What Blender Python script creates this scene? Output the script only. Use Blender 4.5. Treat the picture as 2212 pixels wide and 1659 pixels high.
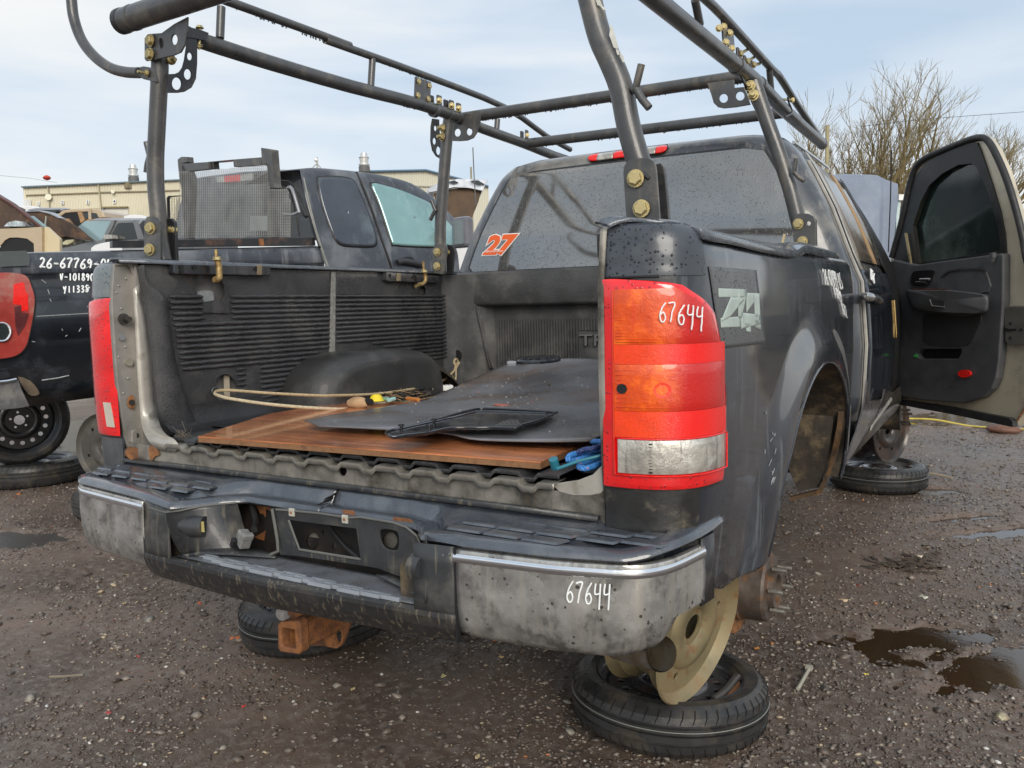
import bpy, bmesh, math, random
import numpy as np
from mathutils import Vector, Matrix, noise as mnoise
from mathutils.geometry import tessellate_polygon
from mathutils.bvhtree import BVHTree
from math import sin, cos, pi, radians, sqrt, atan2, hypot
for o in list(bpy.data.objects): bpy.data.objects.remove(o)
S = bpy.context.scene
random.seed(5)
# ---------------------------------------------------------------- camera
CP = Vector((1.4877, -1.5181, 1.1889)); YAW, PIT, ROL = .5395, -.0956, -.0219; FPX = 1783.2
FW = Vector((-sin(YAW)*cos(PIT), cos(YAW)*cos(PIT), sin(PIT)))
_r = Vector((cos(YAW), sin(YAW), 0)); _u = _r.cross(FW)
RT = _r*cos(ROL)+_u*sin(ROL); UP = -_r*sin(ROL)+_u*cos(ROL)
cam = bpy.data.cameras.new('camera'); co = bpy.data.objects.new('camera', cam); S.collection.objects.link(co)
cam.sensor_width = 36; cam.lens = 36*FPX/2212; cam.clip_start = .05; cam.clip_end = 2000
co.matrix_world = Matrix(((RT.x, UP.x, -FW.x, CP.x), (RT.y, UP.y, -FW.y, CP.y), (RT.z, UP.z, -FW.z, CP.z), (0, 0, 0, 1)))
S.camera = co
# ---------------------------------------------------------------- world
W = bpy.data.worlds.new('World'); S.world = W; W.use_nodes = True
wt = W.node_tree; wt.nodes.clear()
def wn(t, **k):
    n = wt.nodes.new(t)
    for a, b in k.items(): setattr(n, a, b)
    return n
SUN_EL, SUN_AZ = radians(27), radians(140)      # azimuth clockwise from +Y, the sun stands behind and right of the viewer
sky = wn('ShaderNodeTexSky', sky_type='NISHITA', sun_disc=False, sun_elevation=SUN_EL, sun_rotation=SUN_AZ, altitude=100, dust_density=2.0)
bgs = wn('ShaderNodeBackground'); bgs.inputs[1].default_value = .10
tc = wn('ShaderNodeTexCoord'); mp = wn('ShaderNodeMapping'); mp.inputs['Scale'].default_value = (1.0, 1.0, 5.0); mp.inputs['Rotation'].default_value = (0.06, -.1, .7)
n1 = wn('ShaderNodeTexNoise'); n1.inputs['Scale'].default_value = 1.7; n1.inputs['Detail'].default_value = 7; n1.inputs['Roughness'].default_value = .5; n1.inputs['Distortion'].default_value = .3
rp = wn('ShaderNodeValToRGB'); e = rp.color_ramp.elements
e[0].position = .36; e[0].color = (.40, .49, .59, 1); e[1].position = .70; e[1].color = (.72, .715, .685, 1)
m_ = e.new(.52); m_.color = (.535, .59, .65, 1)
bgc = wn('ShaderNodeBackground'); bgc.inputs[1].default_value = .92
sep = wn('ShaderNodeSeparateXYZ'); hr = wn('ShaderNodeMapRange'); hr.inputs[1].default_value = .0; hr.inputs[2].default_value = .16; hr.inputs[3].default_value = .6; hr.inputs[4].default_value = 0
mixc = wn('ShaderNodeMix', data_type='RGBA'); mixc.inputs[7].default_value = (.76, .74, .70, 1)
mx = wn('ShaderNodeMixShader'); mx.inputs[0].default_value = .88
out = wn('ShaderNodeOutputWorld'); L = wt.links.new
L(tc.outputs['Generated'], mp.inputs[0]); L(mp.outputs[0], n1.inputs[0]); L(n1.outputs[0], rp.inputs[0])
L(tc.outputs['Generated'], sep.inputs[0]); L(sep.outputs[2], hr.inputs[0]); L(hr.outputs[0], mixc.inputs[0]); L(rp.outputs[0], mixc.inputs[6]); L(mixc.outputs[2], bgc.inputs[0])
L(sky.outputs[0], bgs.inputs[0]); L(bgs.outputs[0], mx.inputs[1]); L(bgc.outputs[0], mx.inputs[2]); L(mx.outputs[0], out.inputs[0])
sl = bpy.data.lights.new('sun', 'SUN'); sl.energy = 1.6; sl.angle = radians(30); sl.color = (1, .93, .82)
so = bpy.data.objects.new('sun', sl); S.collection.objects.link(so)
sd = Vector((sin(SUN_AZ)*cos(SUN_EL), cos(SUN_AZ)*cos(SUN_EL), sin(SUN_EL)))
so.rotation_euler = sd.to_track_quat('Z', 'Y').to_euler()
S.view_settings.view_transform = 'Standard'; S.view_settings.look = 'None'; S.view_settings.exposure = .62; S.view_settings.gamma = 1
try: S.view_settings.use_curve_mapping = False
except Exception: pass
# ---------------------------------------------------------------- survey helpers (photo measurements -> real points on known planes)
def ray(x, y): return FW+RT*((x-1106)/FPX)-UP*((y-829.5)/FPX)
def BX(x, y, v): d = ray(x, y); return CP+d*((v-CP.x)/d.x)
def BY(x, y, v): d = ray(x, y); return CP+d*((v-CP.y)/d.y)
def BZ(x, y, v): d = ray(x, y); return CP+d*((v-CP.z)/d.z)
def BD(x, y, Z): return CP+ray(x, y)*Z
def BP(x, y, p, n): d = ray(x, y); return CP+d*((Vector(p)-CP).dot(n)/d.dot(n))
def Zm(s, ox, oy): return lambda a, b: (ox+a*s, oy+b*s)
z1 = Zm(.3418, 0, 0); z2 = Zm(.3418, 702, 0); z3 = Zm(.3418, 1456, 0); z4 = Zm(.3418, 0, 540); z5 = Zm(.3418, 702, 540); z6 = Zm(.3418, 1456, 540)
z7 = Zm(.3906, 108, 972); z8 = Zm(.3496, 918, 1080); zc = Zm(.43945, 918, 216)
la = Zm(.1953, 0, 421.2); lb = Zm(.1953, 324, 302.4); lc = Zm(.2197, 594, 313.2); ld = Zm(.1758, 0, 324); le = Zm(.1953, 0, 810)
lf = Zm(.26856, 1242, 0); lg = Zm(.21876, 1728, 324); lh = Zm(.21876, 1728, 648); lq = Zm(.293, 324, 1015); lr = Zm(.3164, 1512, 1080)
PX = Zm(1, 0, 0)
# ---------------------------------------------------------------- object helpers
C = S.collection
def tag(o, label=None, cat=None, group=None, kind=None):
    if label: o['label'] = label
    if cat: o['category'] = cat
    if group: o['group'] = group
    if kind: o['kind'] = kind
    return o
def thing(name, label, cat, loc=(0, 0, 0), group=None):
    o = bpy.data.objects.new(name, None); C.objects.link(o); o.location = loc; o.empty_display_size = .1
    return tag(o, label, cat, group)
def adopt(o, parent):
    if parent is not None:
        o.parent = parent
        if parent.type == 'EMPTY' and not parent.get('local'): o.matrix_parent_inverse = Matrix.Translation(-Vector(parent.location))
def mk(name, vs, fs, mat, parent=None, smooth=False, sharp=35, label=None):
    me = bpy.data.meshes.new(name); me.from_pydata([tuple(v) for v in vs], [], [tuple(f) for f in fs]); me.update()
    if mat: me.materials.append(mat)
    if smooth:
        me.polygons.foreach_set('use_smooth', [True]*len(me.polygons))
        try: me.set_sharp_from_angle(angle=radians(sharp))
        except Exception: pass
    o = bpy.data.objects.new(name, me); C.objects.link(o); adopt(o, parent)
    if label: o['label'] = label
    return o
def bevel(o, w=.004, seg=2, ang=40):
    m = o.modifiers.new('b', 'BEVEL'); m.width = w; m.segments = seg; m.limit_method = 'ANGLE'; m.angle_limit = radians(ang); return o
def solid(o, t=.004, off=-1):
    m = o.modifiers.new('s', 'SOLIDIFY'); m.thickness = t; m.offset = off; return o
class MB:
    def __init__(s): s.v = []; s.f = []
    def add(s, vs, fs):
        b = len(s.v); s.v += [Vector(v) for v in vs]; s.f += [tuple(i+b for i in f) for f in fs]; return s
    def box(s, c, sz, R=None):
        c = Vector(c); h = Vector(sz)/2; vs = []
        for i in (-1, 1):
            for j in (-1, 1):
                for k in (-1, 1):
                    p = Vector((i*h.x, j*h.y, k*h.z)); vs.append(c+(R @ p if R else p))
        return s.add(vs, [(0, 1, 3, 2), (4, 6, 7, 5), (0, 4, 5, 1), (2, 3, 7, 6), (0, 2, 6, 4), (1, 5, 7, 3)])
    def tube(s, pts, r, n=10, caps=True, closed=False):
        pts = [Vector(p) for p in pts]; m = len(pts); rs = r if isinstance(r, (list, tuple)) else [r]*m
        vs = []; fs = []; nrm = None
        for i, p in enumerate(pts):
            if closed: t = pts[(i+1) % m]-pts[i-1]
            else: t = pts[min(i+1, m-1)]-pts[max(i-1, 0)]
            t = t.normalized() if t.length > 0 else Vector((0, 0, 1))
            if nrm is None:
                a = Vector((0, 0, 1)) if abs(t.z) < .9 else Vector((1, 0, 0)); nrm = (a-t*a.dot(t)).normalized()
            else:
                nrm = (nrm-t*nrm.dot(t)); nrm = nrm.normalized() if nrm.length > 1e-6 else Vector((1, 0, 0))
            b = t.cross(nrm)
            for k in range(n):
                a = 2*pi*k/n; vs.append(p+(nrm*cos(a)+b*sin(a))*rs[i])
        for i in range(m if closed else m-1):
            j = (i+1) % m
            for k in range(n): fs.append((i*n+k, i*n+(k+1) % n, j*n+(k+1) % n, j*n+k))
        if caps and not closed: fs += [tuple(range(n-1, -1, -1)), tuple((m-1)*n+k for k in range(n))]
        return s.add(vs, fs)
    def lathe(s, prof, n=48, M=None, closed=False):
        vs = []; fs = []; m = len(prof)
        for k in range(n):
            a = 2*pi*k/n
            for (r, z) in prof:
                p = Vector((r*cos(a), r*sin(a), z)); vs.append(M @ p if M else p)
        for k in range(n):
            k2 = (k+1) % n
            for i in range(m if closed else m-1):
                j = (i+1) % m
                fs.append((k*m+i, k2*m+i, k2*m+j, k*m+j))
        return s.add(vs, fs)
    def plate(s, outer, off, holes=()):
        """outer/holes: 3D loops (nearly planar), extruded by vector off"""
        off = Vector(off); loops = [[Vector(p) for p in outer]]+[[Vector(p) for p in h] for h in holes]
        tris = tessellate_polygon(loops); flat = [p for l in loops for p in l]; n = len(flat)
        fs = [tuple(t) for t in tris]+[tuple(i+n for i in reversed(t)) for t in tris]
        b = 0
        for l in loops:
            m = len(l)
            for i in range(m): fs.append((b+i, b+(i+1) % m, b+(i+1) % m+n, b+i+n))
            b += m
        return s.add(flat+[p+off for p in flat], fs)
    def build(s, name, mat, parent=None, smooth=False, sharp=35, label=None):
        o = mk(name, s.v, s.f, mat, parent, smooth, sharp, label)
        bm = bmesh.new(); bm.from_mesh(o.data); bmesh.ops.recalc_face_normals(bm, faces=bm.faces); bm.to_mesh(o.data); bm.free()
        return o
def tube(name, pts, r, mat, parent=None, n=12, **k):
    return MB().tube(pts, r, n, closed=k.pop('closed', False)).build(name, mat, parent, True, 50, k.get('label'))
def plate(name, outer, off, mat, parent=None, holes=(), bev=0, label=None):
    o = MB().plate(outer, off, holes).build(name, mat, parent, label=label)
    if bev: bevel(o, bev)
    return o
def box(name, c, sz, mat, parent=None, R=None, bev=0, label=None):
    o = MB().box(c, sz, R).build(name, mat, parent, label=label)
    if bev: bevel(o, bev)
    return o
def loft(name, rows, mat, parent=None, thick=0, smooth=True, close=False, sharp=40, label=None):
    m = len(rows[0]); vs = [p for r in rows for p in r]; fs = []
    for i in range(len(rows)-1):
        for j in range(m if close else m-1):
            k = (j+1) % m; fs.append((i*m+j, i*m+k, (i+1)*m+k, (i+1)*m+j))
    o = mk(name, vs, fs, mat, parent, smooth, sharp, label)
    if thick: solid(o, thick, 0)
    return o
def crv(pts, n=8, closed=False):
    """Catmull-Rom smooth polyline"""
    P = [Vector(p) for p in pts]; out = []; m = len(P)
    for i in range(m if closed else m-1):
        if closed: a, b, c, d = P[i-1], P[i], P[(i+1) % m], P[(i+2) % m]
        else: a, b, c, d = P[max(i-1, 0)], P[i], P[i+1], P[min(i+2, m-1)]
        for k in range(n):
            t = k/n; out.append(.5*((2*b)+(c-a)*t+(2*a-5*b+4*c-d)*t*t+(3*b-a-3*c+d)*t**3))
    if not closed: out.append(P[-1])
    return out
def circ(c, r, u, v, n=20, rv=None):
    c = Vector(c); rv = rv or r; return [c+Vector(u)*(r*cos(2*pi*k/n))+Vector(v)*(rv*sin(2*pi*k/n)) for k in range(n)]
def pxc(zf, cx, cy, rx, ry, fn, n=18):
    """closed loop: ellipse measured in a photo zoom, on the plane fn"""
    return [fn(*zf(cx+rx*cos(2*pi*k/n), cy+ry*sin(2*pi*k/n))) for k in range(n)]
def mir(p): return Vector((-p[0], p[1], p[2]))
def mirror(o, parent=None, name=None):
    me = o.data.copy()
    for v in me.vertices: v.co.x = -v.co.x
    me.flip_normals()
    c = bpy.data.objects.new(name or o.name.split('.')[0], me); C.objects.link(c); adopt(c, parent or o.parent)
    for m in o.modifiers:
        k = c.modifiers.new(m.name, m.type)
        if m.type == 'SOLIDIFY': k.thickness = m.thickness; k.offset = m.offset
        if m.type == 'BEVEL': k.width = m.width; k.segments = m.segments; k.limit_method = m.limit_method; k.angle_limit = m.angle_limit
    return c
def sstep(a, b, x):
    t = max(0, min(1, (x-a)/(b-a))); return t*t*(3-2*t)
# ---------------------------------------------------------------- materials
_mats = {}
def M(name, col, rough=.5, metal=0., coat=0., var=.2, vs=9., dirt=None, damt=.5, dsc=6., streak=None, samt=.5, ssc=45., bump=0, bsc=60., drops=0, dropsc=95., spec=.5, rvar=.12, spots=None, spsc=30., alpha=1., trans=0., sub=0, em=0):
    if name in _mats: return _mats[name]
    m = bpy.data.materials.new(name); m.use_nodes = True; t = m.node_tree; N = t.nodes; Lk = t.links.new
    b = N['Principled BSDF']; b.inputs['Metallic'].default_value = metal; b.inputs['Coat Weight'].default_value = coat; b.inputs['Coat Roughness'].default_value = .06
    b.inputs['Specular IOR Level'].default_value = spec
    if trans: b.inputs['Transmission Weight'].default_value = trans
    if alpha < 1: b.inputs['Alpha'].default_value = alpha
    tcn = N.new('ShaderNodeTexCoord')
    def nz(scale, detail=5, mapping=None, r=.6):
        n = N.new('ShaderNodeTexNoise'); n.inputs['Scale'].default_value = scale; n.inputs['Detail'].default_value = detail; n.inputs['Roughness'].default_value = r
        if mapping:
            q = N.new('ShaderNodeMapping'); q.inputs['Scale'].default_value = mapping; Lk(tcn.outputs['Object'], q.inputs[0]); Lk(q.outputs[0], n.inputs[0])
        else: Lk(tcn.outputs['Object'], n.inputs[0])
        return n
    def mr(src, a, b_, c=0., d=1.):
        n = N.new('ShaderNodeMapRange'); n.inputs[1].default_value = a; n.inputs[2].default_value = b_; n.inputs[3].default_value = c; n.inputs[4].default_value = d; Lk(src, n.inputs[0]); return n.outputs[0]
    def mix(f, a, b_):
        n = N.new('ShaderNodeMix'); n.data_type = 'RGBA'; Lk(f, n.inputs[0])
        for s_, i in ((a, 6), (b_, 7)):
            if isinstance(s_, tuple): n.inputs[i].default_value = (*s_, 1)
            else: Lk(s_, n.inputs[i])
        return n.outputs[2]
    base = nz(vs, 6)
    f = mr(base.outputs[0], .3, .7)
    colo = mix(f, tuple(max(0, c*(1-var)) for c in col), tuple(min(1, c*(1+var)) for c in col))
    rr = mr(base.outputs[0], .3, .7, max(.02, rough-rvar), min(1, rough+rvar))
    if dirt:
        d = nz(dsc, 8, r=.65); fd = mr(d.outputs[0], .62-.24*damt, .78-.24*damt, 0, min(1, .4+damt)); colo = mix(fd, colo, dirt)
    if streak:
        d = nz(1, 4, (ssc, ssc, ssc*.07)); fd = mr(d.outputs[0], .66-.25*samt, .74-.2*samt, 0, min(.9, .35+samt*.6)); colo = mix(fd, colo, streak)
    if spots:
        v = N.new('ShaderNodeTexVoronoi'); v.inputs['Scale'].default_value = spsc; Lk(tcn.outputs['Object'], v.inputs[0])
        w = nz(spsc*.7, 2); ad = N.new('ShaderNodeMath'); ad.operation = 'ADD'; Lk(v.outputs['Distance'], ad.inputs[0]); Lk(w.outputs[0], ad.inputs[1])
        colo = mix(mr(ad.outputs[0], .62, .56), colo, spots)
    nrm = None
    if bump:
        q = nz(bsc, 6, r=.7); k = N.new('ShaderNodeBump'); k.inputs['Strength'].default_value = min(1, bump); k.inputs['Distance'].default_value = .004; Lk(q.outputs[0], k.inputs['Height']); nrm = k
    if drops:
        v = N.new('ShaderNodeTexVoronoi'); v.inputs['Scale'].default_value = dropsc; v.inputs['Randomness'].default_value = 1; Lk(tcn.outputs['Object'], v.inputs[0])
        sc = N.new('ShaderNodeSeparateColor'); Lk(v.outputs['Color'], sc.inputs[0])
        rad = mr(sc.outputs[0], .15, 1, .0, .48)
        sb = N.new('ShaderNodeMath'); sb.operation = 'SUBTRACT'; Lk(rad, sb.inputs[0]); Lk(v.outputs['Distance'], sb.inputs[1])
        h = mr(sb.outputs[0], 0, .22)
        k = N.new('ShaderNodeBump'); k.inputs['Strength'].default_value = drops; k.inputs['Distance'].default_value = .006; Lk(h, k.inputs['Height'])
        if nrm: Lk(nrm.outputs[0], k.inputs['Normal'])
        nrm = k
        colo = mix(mr(sb.outputs[0], .0, .05, 0, .55), colo, tuple(c*.22 for c in col))
        r2 = mr(sb.outputs[0], 0, .03, 0, 1); mm = N.new('ShaderNodeMix'); mm.data_type = 'FLOAT'; Lk(r2, mm.inputs[0]); Lk(rr, mm.inputs[2]); mm.inputs[3].default_value = .05; rr = mm.outputs[0]
    if nrm: Lk(nrm.outputs[0], b.inputs['Normal'])
    Lk(colo, b.inputs['Base Color']); Lk(rr, b.inputs['Roughness'])
    _mats[name] = m; return m
DUST = (.30, .29, .26); RUST = (.28, .10, .03)
paint = M('wet blue black paint', (.012, .016, .025), .20, 0, .8, .3, 3, dirt=(.050, .060, .074), damt=.45, dsc=5.5, streak=(.13, .15, .16), samt=.36, ssc=38, drops=.0, bump=.12, bsc=400)
paintd = M('black paint with droplets', (.055, .063, .076), .36, .1, .2, .3, 5, dirt=(.085, .095, .105), damt=.55, dsc=6, drops=.8, dropsc=135)
cabp = M('dusty charcoal cab paint', (.05, .055, .065), .34, 0, .6, .3, 3, dirt=(.20, .19, .17), damt=.5, dsc=4, streak=(.22, .21, .19), samt=.4, ssc=30)
rackm = M('charcoal rack paint', (.070, .070, .071), .36, .2, .3, .3, 12, dirt=(.19, .165, .13), damt=.32, dsc=9, streak=(.15, .13, .10), samt=.25, ssc=25, bump=.25, bsc=150)
rackd = M('black rack plate', (.022, .022, .025), .42, .1, .2, .25, 20, dirt=(.1, .09, .08), damt=.3, dsc=14)
gold = M('yellow zinc bolt', (.50, .42, .22), .42, .8, 0, .4, 120, dirt=(.30, .24, .12), damt=.5, dsc=110, bump=.4, bsc=300)
liner = M('black bed liner plastic', (.038, .039, .043), .28, 0, .3, .35, 6, dirt=(.075, .075, .075), damt=.55, dsc=5, bump=1, bsc=190, streak=(.07, .07, .07), samt=.3, ssc=20)
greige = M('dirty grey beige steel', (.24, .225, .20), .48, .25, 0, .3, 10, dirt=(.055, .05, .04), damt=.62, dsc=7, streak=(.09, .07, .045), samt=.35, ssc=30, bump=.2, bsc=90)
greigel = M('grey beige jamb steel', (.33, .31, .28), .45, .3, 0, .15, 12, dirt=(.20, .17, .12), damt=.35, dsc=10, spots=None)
rust = M('rusty steel', (.20, .085, .038), .75, .1, 0, .5, 25, dirt=(.33, .13, .04), damt=.6, dsc=18, bump=.8, bsc=120)
rusto = M('orange rust', (.26, .11, .04), .8, 0, 0, .5, 30, dirt=(.10, .05, .03), damt=.5, dsc=25, bump=.6, bsc=150)
chrome = M('water stained chrome', (.48, .475, .46), .27, .7, 0, .35, 14, dirt=(.16, .155, .15), damt=.55, dsc=16, streak=(.55, .53, .48), samt=.55, ssc=42, rvar=.16, spots=(.11, .105, .10), spsc=60)
chromeb = M('chrome highlights and ring', (.8, .82, .85), .08, 1, 0, .05, 20)
bumpk = M('dirty black bumper plastic', (.032, .034, .037), .36, 0, .2, .3, 12, dirt=(.10, .095, .085), damt=.45, dsc=9, streak=(.17, .15, .11), samt=.36, ssc=60, bump=.25, bsc=220)
padm = M('wet black step pad', (.060, .070, .088), .16, .15, 1, .3, 14, dirt=(.11, .12, .135), damt=.5, dsc=12, bump=.5, bsc=150, rvar=.12)
lred = M('red lens', (.78, .010, .012), .10, 0, 1, .18, 14, drops=.35, dropsc=120, bump=.1, bsc=60)
lredd = M('dark red lens', (.36, .012, .010), .10, 0, 1, .3, 20, streak=(.10, .004, .004), samt=.45, ssc=60)
lredb = M('bright red reflector', (.85, .008, .002), .16, 0, .6, .15, 90, bump=.4, bsc=420)
lamb = M('orange lens', (.98, .085, .002), .12, 0, .6, .4, 16, dirt=(1.0, .19, .004), damt=.6, dsc=16, bump=.5, bsc=120, streak=(.75, .035, .008), samt=.3, ssc=40)
lorr = M('orange red lens', (.94, .05, .002), .14, 0, .6, .2, 30, bump=.4, bsc=300)
lclr = M('clear lens', (.42, .395, .35), .1, .35, 1, .35, 22, dirt=(.72, .70, .64), damt=.5, dsc=26, streak=(.13, .12, .11), samt=.36, ssc=70, bump=.6, bsc=90)
blk = M('flat black', (.008, .008, .009), .6, 0, 0, .2, 10)
rubber = M('black seal rubber', (.018, .018, .019), .5, 0, 0, .25, 14, dirt=(.06, .055, .05), damt=.35, dsc=12)
glassr = M('wet rear window', (.31, .305, .295), .06, .8, 0, .12, 4, dirt=(.36, .35, .32), damt=.3, dsc=3, drops=.25, dropsc=150, rvar=.05)
tyre = M('wet tyre rubber', (.028, .028, .029), .33, 0, 0, .3, 14, dirt=(.085, .07, .052), damt=.45, dsc=9, bump=.35, bsc=120)
tyred = M('dusty tyre rubber', (.042, .040, .037), .6, 0, 0, .3, 14, dirt=(.12, .105, .085), damt=.5, dsc=8, bump=.35, bsc=120)
whblk = M('black steel wheel', (.09, .09, .095), .28, .3, .4, .3, 16, dirt=(.11, .06, .03), damt=.35, dsc=18)
whkhk = M('khaki steel rim', (.23, .19, .105), .5, .2, 0, .35, 9, dirt=(.22, .14, .07), damt=.4, dsc=9, streak=(.20, .085, .03), samt=.45, ssc=25, bump=.2)
white = M('white marker', (.86, .88, .88), .5, 0, 0, .03, 20)
# ---------------------------------------------------------------- ground
def vnoise(x, y, s, seed=0):
    """vectorised value noise"""
    r = np.random.RandomState(seed); T = r.rand(256, 256)
    xs = x*s; ys = y*s; xi = np.floor(xs).astype(int); yi = np.floor(ys).astype(int); fx = xs-xi; fy = ys-yi
    fx = fx*fx*(3-2*fx); fy = fy*fy*(3-2*fy)
    g = lambda a, b: T[a % 256, b % 256]
    return (g(xi, yi)*(1-fx)+g(xi+1, yi)*fx)*(1-fy)+(g(xi, yi+1)*(1-fx)+g(xi+1, yi+1)*fx)*fy-.5
PUD = []   # (x, y, radius along, radius across, angle, depth)
def pud(px, py, rx, ry, dep=.03, ang=0.):
    p = BZ(px, py, 0); PUD.append((p.x, p.y, rx, ry, ang, dep))
def gheight(x, y):
    h = .012*vnoise(x, y, 1.1, 1)+.010*vnoise(x, y, 3.1, 2)+.006*vnoise(x, y, 9, 3)+.004*vnoise(x, y, 23, 4)+.003*vnoise(x, y, 60, 5)
    for (cx, cy, a, b, t, d) in PUD:
        dx = x-cx; dy = y-cy; u = (dx*cos(t)+dy*sin(t))/a; v = (-dx*sin(t)+dy*cos(t))/b
        w = u*u+v*v+.9*vnoise(x, y, 2.2, 7)+1.1*vnoise(x, y, 7, 8)+1.3*vnoise(x, y, 22, 9)
        h = h-d*np.clip(1.25-w, 0, 1)
    return h
pud(1965, 1378, .26, .12, .040, .6); pud(2150, 1440, .42, .20, .03, .6); pud(2085, 1118, .26, .05, .035, .75); pud(2190, 1145, .40, .08, .03, .7)
pud(2090, 905, 1.5, .55, .05, .54); pud(175, 925, 1.15, .85, .05, .5); pud(60, 1163, .42, .15, .035, .5); pud(330, 960, .8, .5, .04, .5)
pud(215, 1080, .16, .08, .03, .3); pud(1990, 1060, .25, .12, .03, .5); pud(20, 985, .9, .5, .045, .5)
def axis_coords(c, near, step, far, grow=1.12):
    a = [0.]; s = step
    while a[-1] < far:
        if a[-1] > near: s *= grow
        a.append(a[-1]+s)
    a = np.array(a); return np.concatenate([c-a[::-1][:-1], c+a])
gx = axis_coords(0, 4.2, .03, 700); gy = axis_coords(2.5, 5.0, .03, 700)
X, Y = np.meshgrid(gx, gy); H = gheight(X, Y)
far = np.clip((np.hypot(X, Y-2)-14)/10, 0, 1); H = H*(1-far)
nx, ny = len(gx), len(gy); V = np.stack([X, Y, H], -1).reshape(-1, 3)
I = np.arange(nx*ny).reshape(ny, nx); F = np.stack([I[:-1, :-1], I[:-1, 1:], I[1:, 1:], I[1:, :-1]], -1).reshape(-1, 4)
me = bpy.data.meshes.new('ground'); me.vertices.add(len(V)); me.vertices.foreach_set('co', V.ravel()); me.loops.add(F.size); me.loops.foreach_set('vertex_index', F.ravel().astype(np.int32))
me.polygons.add(len(F)); me.polygons.foreach_set('loop_start', np.arange(0, F.size, 4, dtype=np.int32)); me.polygons.foreach_set('use_smooth', np.ones(len(F), bool)); me.update(calc_edges=True)
gm = M('wet gravel ground', (.135, .096, .074), .44, 0, 0, .6, 1.3, dirt=(.20, .165, .138), damt=.6, dsc=30, bump=1, bsc=85, rvar=.24, spots=(.24, .215, .185), spsc=80, spec=.5)
me.materials.append(gm); g = bpy.data.objects.new('ground', me); C.objects.link(g); tag(g, kind='structure')
wm = M('muddy puddle water', (.045, .026, .012), .07, 0, 0, .2, 1, spec=.7, rvar=.02, bump=.15, bsc=12)
wat = mk('puddle', [(-1.9, -6, -.013), (16, -6, -.013), (16, 16, -.013), (-1.9, 16, -.013)], [(0, 1, 2, 3)], wm); tag(wat, kind='structure')
wm2 = M('wind rippled puddle water', (.06, .055, .05), .30, 0, 0, .2, 1, spec=1., rvar=.04, bump=1, bsc=40)
wat = mk('puddle', [(-16, -6, -.013), (-1.9, -6, -.013), (-1.9, 16, -.013), (-16, 16, -.013)], [(0, 1, 2, 3)], wm2); tag(wat, kind='structure')
# loose stones, real geometry
def stones(name, n, seed, zf, smin, smax, pal, label=None):
    r = np.random.RandomState(seed)
    P = zf(n, r); n = len(P)
    base = np.array([(1, 0, 0), (-1, 0, 0), (0, 1, 0), (0, -1, 0), (0, 0, 1), (0, 0, -1), (.62, .62, .35), (-.6, .6, .3), (.58, -.62, .3), (-.62, -.6, .35)], float)
    fc = np.array([(4, 0, 6), (4, 6, 2), (4, 2, 7), (4, 7, 1), (4, 1, 9), (4, 9, 3), (4, 3, 8), (4, 8, 0), (5, 6, 0), (5, 2, 6), (5, 7, 2), (5, 1, 7), (5, 9, 1), (5, 3, 9), (5, 8, 3), (5, 0, 8)])
    s = smin+(smax-smin)*r.rand(n)**3
    sc = np.stack([s*(.7+.7*r.rand(n)), s*(.6+.5*r.rand(n)), s*(.25+.4*r.rand(n))], -1)
    a = r.rand(n)*2*pi; jit = 1+.25*(r.rand(n, len(base), 1)-.5)
    v = base[None]*jit*sc[:, None]; ca, sa = np.cos(a)[:, None], np.sin(a)[:, None]
    til = (r.rand(n, 1)-.5)*.9
    vz = v[..., 2]+v[..., 0]*til
    v = np.stack([v[..., 0]*ca-v[..., 1]*sa, v[..., 0]*sa+v[..., 1]*ca, vz], -1)
    h = gheight(P[:, 0], P[:, 1]); base_z = h+sc[:, 2]*.35
    v[..., 0] += P[:, :1]; v[..., 1] += P[:, 1:2]; v[..., 2] += base_z[:, None]
    f = (fc[None]+np.arange(n)[:, None, None]*len(base)).reshape(-1, 3)
    me = bpy.data.meshes.new(name); me.vertices.add(n*len(base)); me.vertices.foreach_set('co', v.ravel()); me.loops.add(f.size); me.loops.foreach_set('vertex_index', f.ravel().astype(np.int32))
    me.polygons.add(len(f)); me.polygons.foreach_set('loop_start', np.arange(0, f.size, 3, dtype=np.int32))
    me.polygons.foreach_set('material_index', np.repeat(r.choice(len(pal), n, p=[q[1] for q in pal]), len(fc)).astype(np.int32))
    me.update(calc_edges=True)
    for q in pal: me.materials.append(q[0])
    o = bpy.data.objects.new(name, me); C.objects.link(o); return o
st = [M('stone %d' % i, c, .45, 0, 0, .3, 60, rvar=.15) for i, c in enumerate([(.13, .102, .084), (.22, .185, .158), (.075, .058, .049), (.25, .225, .19), (.38, .31, .21), (.30, .035, .03), (.55, .53, .5), (.5, .17, .05)])]
pal = [(st[0], .36), (st[1], .25), (st[2], .27), (st[3], .08), (st[4], .028), (st[5], .002), (st[6], .008), (st[7], .002)]
def near_pts(n, r):
    # denser near the viewer
    d = .35+8.5*r.rand(n*2)**1.05; a = radians(90)+YAW+(r.rand(n*2)-.5)*radians(84)
    x = CP.x+d*np.cos(a); y = CP.y+d*np.sin(a); k = np.ones(len(x), bool)
    nn = vnoise(x, y, 1.3, 21)+.5*vnoise(x, y, 4, 22)
    k &= (nn > -.22) | (r.rand(len(x)) < .25)
    return np.stack([x, y], -1)[k][:n]
tag(stones('gravel', 150000, 3, near_pts, .0024, .0100, pal), 'dark wet gravel and broken bits scattered over the yard', 'gravel', kind='stuff')
def big_pts(n, r):
    d = .8+9*r.rand(n)**.8; a = radians(90)+YAW+(r.rand(n)-.5)*radians(84)
    return np.stack([CP.x+d*np.cos(a), CP.y+d*np.sin(a)], -1)
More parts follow.
